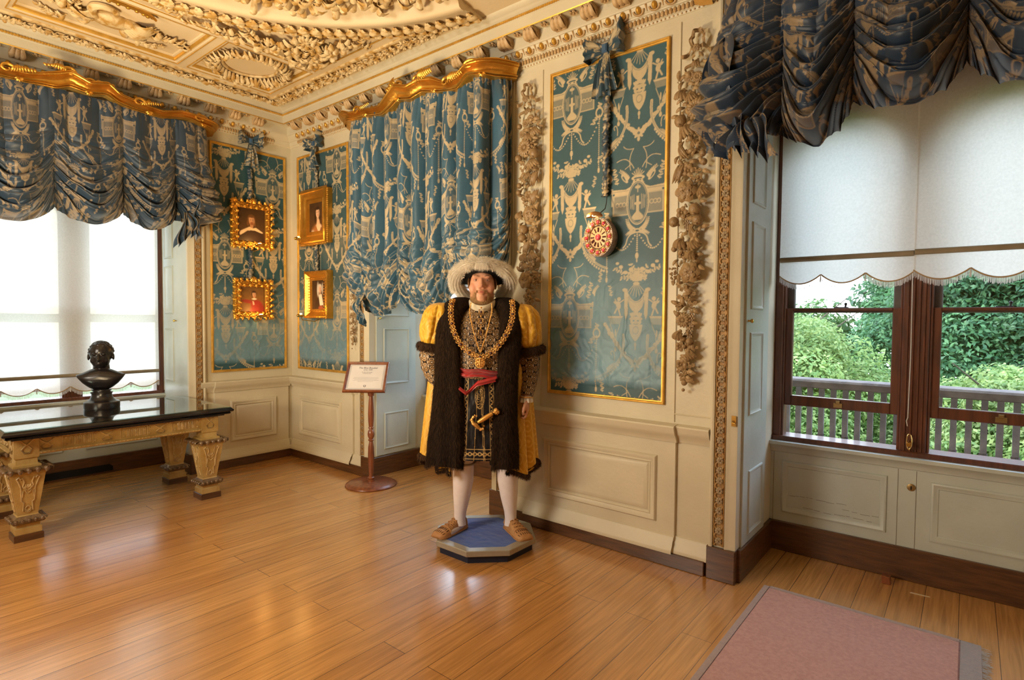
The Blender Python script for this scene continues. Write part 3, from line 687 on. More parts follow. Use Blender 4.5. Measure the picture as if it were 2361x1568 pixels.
def plan(pts, n=400, smooth=25):
    """arc-length parametrised plan curve: returns function W(s, z, w)"""
    P = np.array(pts, float); L = np.concatenate([[0], np.cumsum(np.hypot(*np.diff(P, axis=0).T))]); s = np.linspace(0, L[-1], n)
    x = np.interp(s, L, P[:, 0]); y = np.interp(s, L, P[:, 1])
    k = np.ones(smooth)/smooth; pad = smooth//2
    x = np.convolve(np.pad(x, pad, 'edge'), k, 'valid'); y = np.convolve(np.pad(y, pad, 'edge'), k, 'valid')
    tx, ty = np.gradient(x), np.gradient(y); l = np.hypot(tx, ty); tx /= l; ty /= l
    def W(q, z, w):
        q = np.asarray(q, float); a, b, c, d = (np.interp(q, s, h) for h in (x, y, tx, ty)); z = np.asarray(z, float)
        r = (a+d*w, b-c*w, z+0*q); return r
    return W, L[-1]

# ---------------------------------------------------------------- festoon curtains
def sm(x, a, b):
    t = np.clip((x-a)/(b-a), 0, 1); return t*t*(3-2*t)
def ridge(x):                                     # round crests, sharp valleys
    return np.abs(np.cos(x/2))**.8*2-1
def festoon(W, L, zt, cords, lows, label, tstart, nple, ns, nt, seed, fullx=1.5, bulge=.16, ple=.030, fold=.032, kf=7, tails=(), ux=0, vy=0, head=.04, blue=None, cream=CREAMC, edge=None, name='festoon_curtain', tsw=1.0):
    """cords = [(s, z)] the drawn-up points incl. both ends; lows = z of each scallop between them"""
    th = thing(name, label, 'curtain', W(L/2, 3.2, .02))
    s = np.linspace(0, L, ns); t = np.linspace(0, 1, nt); S, T = np.meshgrid(s, t, indexing='ij')
    cs = np.array([c[0] for c in cords]); cz = np.array([c[1] for c in cords])
    k = np.clip(np.searchsorted(cs, s, side='right')-1, 0, len(cs)-2); loc = (s-cs[k])/(cs[k+1]-cs[k]); loc = np.clip(loc, 0, 1)
    arch = np.sin(PI*loc)**.75; base = cz[k]*(1-loc)+cz[k+1]*loc; low = np.array(lows)[k]
    zb = base*(1-arch)+low*arch
    A = arch[:, None]; sw = sm(T, tstart, 1.0)
    Z = zt-(zt-zb[:, None])*(T**1.0)
    wob = fbm(seed, S*3.1, T*3.0, 3); wob2 = fbm(seed+9, S*7, T*9, 3)
    # vertical pleats die out into swags
    ph = s/L*nple*2*PI+2.2*noise1(seed)(s*5); pl = ridge(ph)[:, None]*ple*(1-.75*sw)*np.minimum(1, .35+T*6)
    pl = pl+ridge(ph*2.7+1)[:, None]*.006*np.exp(-T*8)
    # swag folds follow the droop between cords
    phi = (T-tstart)/(1-tstart+1e-6)*kf*2*PI+(1-A)*kf*2*PI*.36*tsw*sw+wob*4.5
    fl = (ridge(phi)*fold+ridge(phi*2.3+wob2*3)*fold*.35)*sw**.7*(.35+.65*A)
    fan = ridge(loc[:, None]*26+wob*4)*.012*(1-A)**1.5*sw                       # gathers beside the cords
    bl = bulge*sw*A**.8*(1-.35*sm(T, .93, 1.0))-.05*(1-A)*sw
    Wd = .02+pl+fl+fan+bl+.012*wob2*sw+wob*.012
    tuck = sm(T, .86, 1.0); Z = Z+(fl*.35+.012*wob*sw)*(1-tuck)
    q_ = np.clip((T-.86)/.14, 0, 1); Z = Z-(T-.86)*(T > .86)*(zt-zb[:, None])*.28+.035*q_**2*A; Wd = Wd-(1-np.cos(q_*PI/2))*(bulge*.9*A+.02)
    if edge is not None: S2 = S+edge(S, T)
    else: S2 = S+.012*wob*sw
    G = np.stack(W(S2, Z, Wd), -1)
    gather = T+.9*sw*(T-tstart)
    X = S*fullx+.03*wob*sw+ux; Y = (zt-3.2)*-1+gather*(zt-np.mean(lows))*1.0+(1-A)*.20*sw
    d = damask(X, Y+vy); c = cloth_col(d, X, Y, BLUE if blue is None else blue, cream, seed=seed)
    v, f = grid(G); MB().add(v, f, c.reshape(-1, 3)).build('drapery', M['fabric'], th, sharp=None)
    # short frilled heading
    for (s0, z0, wid, ln, kk) in tails:
        tail(W, s0, z0, wid, ln, kk, th, seed, blue, cream)
    return th
def tail(W, s0, z0, wid, ln, kk, th, seed, blue, cream):
    n, m = 150, 90; a = np.linspace(0, 1, n); b = np.linspace(0, 1, m); A, B = np.meshgrid(a, b, indexing='ij')
    spread = .35+.65*B**.8; fold = ridge(A*kk*2*PI+B*1.5*np.sin(A*9+seed)+seed)
    S = s0+(A-.5)*wid*spread+.012*np.sin(B*6+A*7); Z = z0-ln*B*(1-.22*np.sin(A*PI*1.3+seed)-.08*fold)+.0
    Wd = .09+fold*.028*(.4+B)+.05*np.sin(PI*np.minimum(1, B*1.2))
    X = A*.5+s0; Y = B*ln*1.1+z0; c = cloth_col(damask(X, Y), X, Y, blue, cream, seed=seed)
    v, f = grid(np.stack(W(S, Z, Wd), -1)); MB().add(v, f, c.reshape(-1, 3)).build('hanging_tail', M['fabric'], th, sharp=None)
# middle curtain: long drop
Wc2, L2 = plan([(-4.50, 3.27), (-4.30, 3.07), (-2.78, 3.07), (-2.645, 3.27)])
festoon(Wc2, L2, 3.235, [(0, 1.88), (.40, 1.66), (.878, 1.71), (1.483, 1.70), (L2, 1.96)], [1.74, 1.55, 1.565, 1.80], 'blue damask curtain with long pleats hanging in the middle bay behind the figure',
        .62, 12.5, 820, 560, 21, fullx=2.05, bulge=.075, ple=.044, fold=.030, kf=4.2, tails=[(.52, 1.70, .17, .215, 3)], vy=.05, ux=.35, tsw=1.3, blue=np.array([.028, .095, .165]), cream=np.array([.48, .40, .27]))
# left curtain
WcA, LA = plan([(-5.72, .55), (-5.50, .72), (-5.50, 2.29), (-5.72, 2.37)])
oA = .28-.72
def sA(y): return y-.72+.278
festoon(WcA, LA, 3.235, [(0, 2.3), (sA(.72), 2.34), (sA(1.205), 2.375), (sA(1.665), 2.40), (sA(2.06), 2.39), (LA, 2.40)], [2.25, 2.205, 2.24, 2.25, 2.34], 'blue damask festoon curtain in three scallops over the left window',
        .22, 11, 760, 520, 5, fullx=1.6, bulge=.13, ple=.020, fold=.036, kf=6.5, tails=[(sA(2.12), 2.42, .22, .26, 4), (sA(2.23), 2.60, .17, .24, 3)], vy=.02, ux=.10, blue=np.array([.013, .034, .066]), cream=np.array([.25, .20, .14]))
# right curtain, close to the camera
Wc3, L3 = plan([(-1.08, 3.27), (-1.01, 3.06), (.62, 3.06), (.69, 3.27)])
def s3(x): return x+1.01+.22
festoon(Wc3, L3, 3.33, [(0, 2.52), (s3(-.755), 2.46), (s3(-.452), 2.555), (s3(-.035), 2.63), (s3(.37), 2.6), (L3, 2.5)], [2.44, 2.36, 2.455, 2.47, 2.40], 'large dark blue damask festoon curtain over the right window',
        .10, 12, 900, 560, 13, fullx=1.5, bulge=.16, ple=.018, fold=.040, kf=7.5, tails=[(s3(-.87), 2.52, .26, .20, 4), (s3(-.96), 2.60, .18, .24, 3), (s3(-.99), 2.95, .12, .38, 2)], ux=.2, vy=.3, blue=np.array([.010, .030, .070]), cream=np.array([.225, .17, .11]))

# ---------------------------------------------------------------- gilt pelmets
def pelmet(W, L, keys, label, crests):
    """keys = [(s, lower z, height)]"""
    K = np.array(keys); th = thing('gilt_pelmet', label, 'pelmet', W(L/2, 3.2, .05))
    n = 300; s = np.linspace(0, L, n); dense = np.linspace(0, L, n)
    lo = np.interp(s, K[:, 0], K[:, 1]); lo = lo.mean()+(lo-lo.mean())*1.25; h = np.interp(s, K[:, 0], K[:, 2]); kk = np.hanning(9); kk /= kk.sum()
    lo = np.convolve(np.pad(lo, 4, 'edge'), kk, 'valid'); h = np.convolve(np.pad(h, 4, 'edge'), kk, 'valid')
    prof = [(-.02, 0), (.03, 0), (.055, .015), (.058, .05), (.048, .075), (.05, .10), (.075, .11), (.078, .14), (.066, .17), (.055, .22), (.050, .35), (.055, .48), (.075, .60), (.088, .66), (.085, .70), (.10, .74), (.103, .80), (.092, .84), (.10, .90), (.095, .97), (.07, 1.0), (-.02, 1.0)]
    bow = .030*np.sin((s/L)*PI*5)
    G = np.stack([np.stack(W(s, lo+h*f, w+bow*(f*.5+.5)), -1) for w, f in prof], 1)
    MB().add(*grid(G)).build('gilt_moulding', M['gold'], th)
    for cs_, sg, sz in crests:                           # curling acanthus on top of each rise
        mb = MB(); z0 = np.interp(cs_, s, lo+h)
        for i in range(9):
            a = PI/2+sg*(-.5+i*.21); c = np.array(W(cs_+sg*i*.018, z0-.03+.004*i, .085)); c2 = np.array(W(cs_+sg*i*.018+.02, z0-.03, .085)); tx = nrm(c2-c); nn = np.array(W(cs_, z0, 1.0))-np.array(W(cs_, z0, 0.0))
            d = tx*math.cos(a)+np.array([0, 0, 1])*math.sin(a); mb.add(*leaf(c, d, nrm(nn), sz*(1.15-.07*i), sz*.32, .35, 6, cup=.5))
        sp = [np.array(W(cs_+sg*(.045*math.cos(q)*(1-q/9)-.02), z0-.015+.035*math.sin(q)*(1-q/9), .095)) for q in np.linspace(0, 7, 26)]
        mb.add(*tube(sp, np.linspace(.013, .005, 26), 7)); mb.build('acanthus_crest', M['gold'], th)
    for q in np.arange(.2, L-.1, .42):
        z0 = np.interp(q, s, lo); mb = MB()
        for i in range(5):
            c = np.array(W(q, z0+.012, .075)); c2 = np.array(W(q+.02, z0+.012, .075)); tx = nrm(c2-c); nn = np.array(W(q, z0, 1.0))-np.array(W(q, z0, 0.0)); a = -PI/2+(i-2)*.6
            mb.add(*leaf(c, tx*math.cos(a)+np.array([0, 0, 1])*math.sin(a), nrm(nn), .03, .014, .4, 4))
        mb.build('small_shell', M['gold'], th)
    return th
Wp2, Lp2 = plan([(-4.54, 3.30), (-4.31, 3.06), (-2.78, 3.06), (-2.64, 3.30)])
f2 = lambda x: .332+(x+4.31)
pelmet(Wp2, Lp2, [(0, 3.24, .07), (f2(-4.33), 3.235, .07), (f2(-4.28), 3.225, .085), (f2(-4.24), 3.22, .06), (f2(-4.05), 3.215, .065), (f2(-3.82), 3.185, .075), (f2(-3.70), 3.205, .10), (f2(-3.60), 3.235, .12), (f2(-3.46), 3.215, .10), (f2(-3.34), 3.24, .10), (f2(-3.22), 3.215, .12), (f2(-3.05), 3.195, .055), (f2(-2.96), 3.185, .08), (f2(-2.84), 3.235, .06), (f2(-2.78), 3.225, .09), (Lp2-.2, 3.22, .115), (Lp2, 3.235, .10)],
       'gilt serpentine curtain pelmet above the middle curtain', [(f2(-3.58), -1, .085), (f2(-3.34), 1, .075), (f2(-3.02), 1, .065), (f2(-2.80), 1, .05), (f2(-4.1), 1, .04)])
WpA, LpA = plan([(-5.75, .50), (-5.50, .70), (-5.50, 2.30), (-5.75, 2.40)])
fA = lambda y: .32+(y-.70)
pelmet(WpA, LpA, [(0, 3.24, .07), (fA(.75), 3.235, .08), (fA(.90), 3.215, .07), (fA(1.05), 3.218, .075), (fA(1.12), 3.225, .09), (fA(1.22), 3.225, .13), (fA(1.30), 3.255, .125), (fA(1.42), 3.24, .085), (fA(1.54), 3.262, .095), (fA(1.62), 3.228, .075), (fA(1.75), 3.215, .08), (fA(1.95), 3.21, .065), (fA(2.09), 3.24, .065), (fA(2.16), 3.245, .055), (fA(2.26), 3.225, .06), (LpA, 3.22, .07)],
       'gilt serpentine curtain pelmet above the left festoon curtain', [(fA(1.28), -1, .05), (fA(1.44), 1, .05), (fA(1.78), 1, .04), (fA(.95), 1, .05), (fA(2.25), 1, .03)])
Wp3, Lp3 = plan([(-1.22, 3.30), (-1.12, 3.04), (.64, 3.04), (.74, 3.30)])
pelmet(Wp3, Lp3, [(0, 3.31, .08), (.5, 3.29, .08), (.8, 3.33, .12), (1.2, 3.33, .12), (1.6, 3.29, .08), (Lp3, 3.31, .08)], 'gilt serpentine curtain pelmet above the right festoon curtain', [(.9, -1, .08), (1.3, 1, .08)])
# ---------------------------------------------------------------- ceiling and cornice
ZR = ZC+.045
WC = lambda u, v, w: (u, v, ZC-w)                # ceiling plane, w = downwards
mb = MB()
X0, X1, Y1 = -5.25, -4.53, 2.80
def cbox(x0, x1, y0, y1, z0=ZC, z1=ZR+.02): mb.add(*box(x0, x1, y0, y1, z0, z1))
mb.add(*box(-6.8, 2.2, -2.2, 4.4, ZR, ZR+.08))
cbox(-5.76, X0, -2.2, 3.31); cbox(X0, 2.2, Y1, 3.31)                     # borders along the two walls
cbox(X0, X1, 1.99, 2.08); cbox(X0, X1, .82, .91); cbox(X1, X1+.08, -2.2, Y1); cbox(X0, X1, -.35, -.26)
ceil = struct('ceiling', mb, M['ceiling'])
COF = [(X0, X1, 2.08, Y1), (X0, X1, .91, 1.99), (X0, X1, -.26, .82)]
fm = MB(); gl = MB()
cprof = [(0, 0), (.006, .0), (.010, -.008), (.022, -.012), (.028, -.028), (.045, -.032), (.05, -.044)]
for c in COF:
    fm.add(*frame_m(WC, *c, cprof)); gl.add(*frame_m(WC, *c, [(.021, -.010), (.024, -.004), (.030, -.010), (.033, -.03)]))
    gl.add(*frame_m(WC, c[0]-.012, c[1]+.012, c[2]-.012, c[3]+.012, [(0, 0), (.002, .005), (.006, .005), (.008, 0)]))
# long raised fillets beside the spandrel field
for p in (.012, .03, .062): gl.add(*vstrip_m(WC, -1.0, Y1, [(X1+p, 0), (X1+p+.002, .006), (X1+p+.007, .006), (X1+p+.009, 0)])) if p != .03 else fm.add(*vstrip_m(WC, -1.0, Y1, [(X1+.025, 0), (X1+.03, .012), (X1+.045, .014), (X1+.052, 0)]))
gl.add(*strip_m(WC, X1+.08, -2.9, [(Y1-.012, 0), (Y1-.01, .006), (Y1-.004, .006), (Y1, 0)]))
fm.build('coffer_moulding', M['ceiling'], ceil); gl.build('gilt_fillet', M['gold_line'], ceil)
# the great round moulding
CX, CY, RO = -2.46, 1.15, 1.90
a0, a1 = math.radians(98.5), math.radians(250)
th = np.linspace(a0, a1, 140)
def ring(prof, name, m):
    G = np.array([[(CX+r*math.cos(a), CY+r*math.sin(a), z) for a in th] for r, z in prof])
    b = MB(); b.add(*grid(G))
    for j in (0, -1): b.add(G[:, j], np.array([list(range(len(prof)))]))
    b.build(name, m, ceil, 50)
zz = ZC-.03
ring([(1.30, ZR), (1.50, ZR-.0), (1.58, ZR-.01), (1.62, zz-.0), (1.63, zz-.025), (1.65, zz-.032), (1.68, zz-.030), (1.70, zz-.018), (1.73, zz-.012), (1.75, zz-.0), (1.88, zz+.005), (1.895, zz+.01), (1.92, zz+.02), (1.92, ZR)], 'round_moulding', M['ceiling'])
ring([(1.885, zz+.006), (1.888, zz-.002), (1.898, zz-.002), (1.902, zz+.012)], 'round_gilt_fillet', M['gold_line'])
ring([(1.622, zz-.004), (1.624, zz-.010), (1.630, zz-.010), (1.632, zz-.0)], 'round_inner_fillet', M['gold_line'])
def relief(W, mb, x, y, ang, L, curl, size, n=9, w0=.0, hgt=.016, side=0, taper=.5):
    """acanthus scroll in a plane frame: a raised spine with leaves fanning off it"""
    o = np.array(W(0, 0, 0)); ax, ay, az = (np.array(W(*e))-o for e in ((1, 0, 0), (0, 1, 0), (0, 0, 1)))
    t = np.linspace(0, 1, n+6); a = ang+curl*t**1.2; st = L/len(t)
    P = np.cumsum(np.stack([np.cos(a), np.sin(a)], 1)*st, 0)+[x, y]
    path = [o+ax*p[0]+ay*p[1]+az*(w0+hgt*.6) for p in P]
    mb.add(*tube(path, np.linspace(size*.10, size*.04, len(t)), 6))
    for i in range(1, len(t)-1):
        for s in ((1, -1) if side == 0 else (side,)):
            b = a[i]+s*(.75+.2*math.sin(i)); k = size*(1-taper*t[i])*(.85 if s == np.sign(curl) else 1.1)*(.8+.3*math.sin(i*1.9))
            d = ax*math.cos(b)+ay*math.sin(b)
            mb.add(*leaf(path[i], d, az, k, k*.42, .35, 5, cup=.6))
    return P[-1], a[-1]
def gar_unit(W, mb, x, y, ang, rs, sc=1.0, w0=0):
    o = np.array(W(0, 0, 0)); ax, ay, az = (np.array(W(*e))-o for e in ((1, 0, 0), (0, 1, 0), (0, 0, 1)))
    c = o+ax*x+ay*y+az*(w0+.012); d = ax*math.cos(ang)+ay*math.sin(ang); s = -ax*math.sin(ang)+ay*math.cos(ang)
    mb.add(*ell(c+az*.004, (.026*sc, .021*sc, .015*sc), 9, 6, (d, s, az)))
    mb.add(*tube([c+d*.030*sc*math.cos(q)+s*.025*sc*math.sin(q)+az*.002 for q in np.linspace(0, 2*PI, 13)[:-1]], .0045*sc, 5, closed=True))
    for k in range(7):
        q = rs.rand()*2*PI; dd = d*math.cos(q)*1.2+s*math.sin(q); mb.add(*leaf(c+dd*.018*sc, dd, az, .034*sc*(.8+.4*rs.rand()), .02*sc, .5, 4, cup=.6))
    for k in range(3):
        mb.add(*leaf(c+s*(k-1)*.012*sc-d*.03*sc, -d+s*(k-1)*.4, az, .04*sc, .018*sc, .5, 4, cup=.6))
rs = np.random.RandomState(2)
mb = MB(); mb.add(*vstrip_m(WC, -1.0, 2.97, [(-5.475, -.0), (-5.465, .012), (-5.445, .014), (-5.44, .006), (-5.34, .006), (-5.335, .014), (-5.32, .012), (-5.315, 0)]))
for i in range(46): gar_unit(WC, mb, -5.39, 2.90-i*.083, -PI/2, rs, 1.15, .002)
mb.build('leaf_garland_moulding', M['plaster_gilt'], ceil)
mb = MB(); mb.add(*strip_m(WC, -5.40, -2.75, [(2.865, 0), (2.87, .012), (2.885, .014), (2.89, .006), (2.985, .006), (2.99, .014), (3.01, .012), (3.015, 0)]))
for i in range(31): gar_unit(WC, mb, -5.34+i*.083, 2.935, 0, rs, 1.2, .002)
mb.build('leaf_garland_moulding', M['plaster_gilt'], ceil)
# leaf garland on the round moulding
mb = MB()
for i in range(52):
    a = a0+.012+i*.0475
    if a > a1: break
    W = lambda u, v, w: (u, v, zz-w)
    x, y = CX+1.815*math.cos(a), CY+1.815*math.sin(a); o = np.array((x, y, zz+.002)); d = np.array((-math.sin(a), math.cos(a), 0)); s = np.array((math.cos(a), math.sin(a), 0)); az = np.array((0, 0, -1.0))
    mb.add(*ell(o+az*.014, (.046, .034, .018), 12, 6, (d, s, az)))
    for k in (-1, 1):
        mb.add(*leaf(o+s*k*.022-d*.03+az*.008, d*.5+s*k, az, .05, .034, .4, 5)); mb.add(*leaf(o+s*k*.03+az*.006, s*k+d*.2, az, .035, .025, .4, 4))
mb.build('round_leaf_garland', M['plaster_gilt'], ceil)
# fruit wreath inside the round
mb = MB()
for i in range(46):
    a = a0-.05+i*.062; c0 = np.array((CX+1.44*math.cos(a), CY+1.44*math.sin(a), ZR)); az = np.array((0, 0, -1.0))
    for k in range(9):
        q = rs.rand()*2*PI; r_ = rs.rand()*.09; c = c0+np.array((math.cos(q)*r_, math.sin(q)*r_, -.02-.03*rs.rand()))
        if rs.rand() < .4:
            mb.add(*ell(c, (.024+.016*rs.rand(), .022, .02), 9, 6))
        else:
            dd = np.array((math.cos(q), math.sin(q), -.25)); mb.add(*leaf(c, dd, az, .07+.05*rs.rand(), .045, .5, 5, cup=.5))
mb.build('fruit_wreath', M['plaster_gilt'], ceil)
# oval leaf wreath in the corner coffer
WR = lambda u, v, w: (u, v, ZR-w)
mb = MB(); ocx, ocy, ra, rb = -4.89, 2.44, .215, .215
T = np.linspace(0, 2*PI, 41)[:-1]
mb.add(*tube([WR(ocx+ra*math.cos(t), ocy+rb*math.sin(t), .012) for t in T], .012, 8, closed=True))
for t in T:
    for k in range(3):
        a = t+rs.randn()*.25; o = np.array(WR(ocx+(ra+.02+.018*k)*math.cos(t), ocy+(rb+.02+.018*k)*math.sin(t), .016)); d = np.array((math.cos(a+(.9 if k % 2 else -.5)), math.sin(a+(.9 if k % 2 else -.5)), 0)); mb.add(*leaf(o, d, (0, 0, -1), .075+.03*rs.rand(), .032, .6, 5, cup=.6))
mb.build('oval_leaf_wreath', M['plaster_gilt'], ceil)
# swan with acanthus tails and gilt shell in the long coffer
mb = MB(); sx_, sy_ = -4.93, 1.43
for k, (cx_, cy_, r) in enumerate(((sx_, sy_, (.09, .14, .045)), (sx_+.03, sy_+.10, (.05, .09, .035)), (sx_-.02, sy_-.10, (.05, .10, .03)))): mb.add(*ell(WR(cx_, cy_, .02), r, 16, 10, ((1, 0, 0), (0, 1, 0), (0, 0, -1))))
mb.add(*tube([WR(*p, .03) for p in bez((sx_+.02, sy_-.10), (sx_+.17, sy_-.22), (sx_+.24, sy_-.06), (sx_+.17, sy_-.02), n=16)], np.linspace(.032, .016, 16), 8)); mb.add(*ell(WR(sx_+.165, sy_-.015, .03), (.03, .024, .02), 8, 6))
for s in (1, -1):
    for k in range(10):
        a = (PI/2*s)+(-.1*s+k*.14*s) if 0 else s*(PI/2+.0)+(.35-k*.12)*1.0; o = np.array(WR(sx_-.01+.012*k, sy_+s*(.06+.008*k), .03)); d = np.array((math.cos(a)*1, math.sin(a), 0)); mb.add(*leaf(o, d, (0, 0, -1), .20-.010*k, .03, .25, 6, cup=.5))
for s in (1, -1):
    relief(WR, mb, sx_-.12, sy_+s*.05, s*1.35, .34, s*-1.6, .085, 12); relief(WR, mb, sx_-.10, sy_+s*.16, s*.9, .42, s*1.5, .11, 12, side=-s)
    relief(WR, mb, sx_-.06, sy_+s*.28, s*.7, .32, s*1.9, .10, 10, side=-s); relief(WR, mb, sx_-.18, sy_+s*.20, s*2.0, .22, s*-1.5, .07, 8)
mb.build('swan_relief', M['plaster_gilt'], ceil)
mb = MB()
for q in (0, 1): mb.add(*tube([WR(sx_+.27+.05*math.cos(t)*(1+q*.25), sy_+.20*math.sin(t)*(1+q*.1)-.02, .02+.012*q) for t in np.linspace(-1.4, 1.4, 24)], .015-.005*q, 8))
for t in np.linspace(-1.2, 1.2, 8): mb.add(*ell(WR(sx_+.285+.04*math.cos(t), sy_+.17*math.sin(t)-.02, .03), .018, 8, 6))
mb.build('gilt_crescent', M['gold'], ceil)
# foliage in the spandrel
mb = MB()
for (x, y, a, L, c, s) in ((-4.40, 2.66, -.9, .42, 1.4, .11), (-4.36, 2.70, -.2, .5, -1.2, .11), (-4.30, 2.55, -1.2, .5, -1.3, .10), (-4.15, 2.62, .0, .5, 1.0, .10), (-4.33, 2.35, -1.5, .45, 1.1, .10), (-3.85, 2.68, .1, .42, -.9, .08), (-4.38, 2.1, -1.5, .4, -.8, .08), (-4.2, 2.45, -.5, .3, 2.0, .10), (-3.6, 2.72, 0, .3, .6, .06), (-4.38, 1.75, -1.6, .35, .4, .06)):
    relief(WR, mb, x, y, a, L, c, s, 11, .03)
for k in range(60):
    t = rs.rand()**1.3; x = -4.42+t*.75*(k % 2)+.12*rs.rand(); y = 2.72-t*.75*((k+1) % 2)-.12*rs.rand()
    if math.hypot(x-CX, y-CY) < 1.97: continue
    q = rs.rand()*6.28; mb.add(*leaf(WR(x, y, .02+.02*rs.rand()), (math.cos(q), math.sin(q), -.3), (0, 0, -1), .09, .045, .5, 5, cup=.6))
    if k % 3 == 0: mb.add(*ell(WR(x, y, .03), (.025, .025, .022), 8, 6))
mb.build('spandrel_foliage', M['plaster_gilt'], ceil)

# cornice
CP = [(.0, 3.31), (.008, 3.312), (.012, 3.325), (.022, 3.330), (.026, 3.345), (.030, 3.364), (.040, 3.366), (.042, 3.372), (.054, 3.378), (.078, 3.412), (.086, 3.414), (.088, 3.420), (.088, 3.424), (.088, 3.498), (.180, 3.500), (.182, 3.492), (.190, 3.492), (.192, 3.556), (.199, 3.560), (.199, 3.588), (.206, 3.590), (.214, 3.60), (.228, 3.606), (.245, 3.612), (.258, 3.625), (.262, 3.632), (.0, 3.64)]
def cornice(W, u0, u1, m0, m1, name, flip):
    P = [(z, p) for p, z in CP]; root = struct(name, MB().add(*strip_m(W, u0, u1, P, m0=m0, m1=m1)), M['cream'])
    # gilt bead row, as a knotted cord
    a, b = (u0+m0*.2, u1-m1*.2); n = int((b-a)/.0045); u = np.linspace(a, b, n)
    MB().add(*tube([W(q, 3.574, .2005) for q in u], .0055+.005*np.abs(np.sin(np.arange(n)*PI/4)), 6)).build('gilt_bead_row', M['gold_line'], root)
    gl = MB().add(*strip_m(W, u0, u1, [(3.499, .176), (3.489, .181), (3.487, .189), (3.493, .193)], m0=m0, m1=m1)); gl.build('gilt_edge', M['gold_line'], root)
    # leaf and dart band
    lb = MB(); o = np.array(W(0, 0, 0)); ax, ay, az = (np.array(W(*e))-o for e in ((1, 0, 0), (0, 1, 0), (0, 0, 1)))
    for q in np.arange(a, b, .026): lb.add(*leaf(np.array(W(q, 3.362, .030)), -ay+az*-.15, az, .036, .020, .25, 4, cup=.5)); lb.add(*ell(W(q+.013, 3.338, .026), (.003, .003, .009), 5, 4))
    for q in np.arange(a+.01, b, .026): lb.add(*ell(W(q, 3.318, .012), .006, 6, 4))
    lb.build('leaf_and_dart', M['carved2'], root)
    # eggs in their cups
    cup = MB(); tilt = nrm(ay+az*.7); nn = nrm(az-ay*.7)
    egg = MB().add(*ell((0, 0, 0), (.018, .024, .019), 12, 8, (ax, tilt, nn))).mesh('egg'); egg.materials.append(M['gold_line'])
    ring_ = MB().add(*tube([ax*.033*math.cos(t)+tilt*.027*math.sin(t)+nn*.004 for t in np.linspace(PI*.98, PI*2.02, 12)], .0062, 6))
    ring_.add(*tube([ax*.052+tilt*.022, ax*.052-tilt*.020], [.007, .002], 6)); ring_ = ring_.mesh('egg_cup'); ring_.materials.append(M['carved2'])
    # keep both children at the same spot
    for q in np.arange(a+.05, b-.03, .1045):
        p = np.array(W(q, 3.394, .067))
        for me, nm in ((egg, 'egg'), (ring_, 'egg_cup')):
            oo = bpy.data.objects.new(nm, me); COL.objects.link(oo); oo.parent = root; oo.location = p
    # modillions and rosettes
    mo = MB(); sc = [(.0, -.066), (.014, -.070), (.032, -.058), (.045, -.030), (.07, -.022), (.09, -.012), (.098, 0), (0, 0)]
    G = np.array([[ax*s*.042+az*p+ay*z for s in (-1, 1)] for p, z in sc]); mo.add(*grid(G))
    for j in (0, 1): mo.add(G[:, j], np.array([list(range(len(sc)))]))
    for s in (-1, 0, 1):
        mo.add(*leaf(ax*s*.026+az*.090+ay*-.016, -ay*.45-az*.85+ax*s*.12, -ay+az*.5, .090, .036, .30, 7, cup=.6))
    for s in (-1, 1):
        mo.add(*tube([ax*s*.043+az*(.022+.018*math.cos(q)*(1-q/9))-ay*(.036+.020*math.sin(q)*(1-q/9)) for q in np.linspace(0, 6, 16)], .004, 5)); mo.add(*ell(ax*s*.028+az*.094-ay*.008, .012, 8, 6))
    mo = mo.mesh('modillion'); mo.materials.append(M['carved2'])
    ro = MB()
    for k in range(6):
        t = k*PI/3; d = ax*math.cos(t)+az*math.sin(t); ro.add(*leaf(d*.006, d, -ay, .026, .022, .4, 4))
    ro.add(*ell(-ay*.008, .009, 8, 6)); ro = ro.mesh('soffit_rosette'); ro.materials.append(M['carved2'])
    for i, q in enumerate(np.arange(a+.03, b-.1, .2315)):
        oo = bpy.data.objects.new('modillion', mo); COL.objects.link(oo); oo.parent = root; oo.location = W(q+.10, 3.50, .085)
        oo = bpy.data.objects.new('soffit_rosette', ro); COL.objects.link(oo); oo.parent = root; oo.location = W(q-.015, 3.498, .132)
    return root
M['carved2'] = mat('ivory_carving', (.58, .42, .24), .5, c2=(.44, .28, .12), nscale=18, bump=.3, bscale=90)
cornice(WB(YB), -5.75, -.9, 1, 0, 'trim_8', 0); cornice(WA(XA), .2, 3.30, 0, 1, 'trim_9', 0)
struct('trim_10', MB().add(*strip_m(WB(YB), -.9, 2.0, [(z, p) for p, z in CP])), M['cream'])
struct('trim_11', MB().add(*strip_m(WA(XA), -2.0, .2, [(z, p) for p, z in CP])), M['cream'])
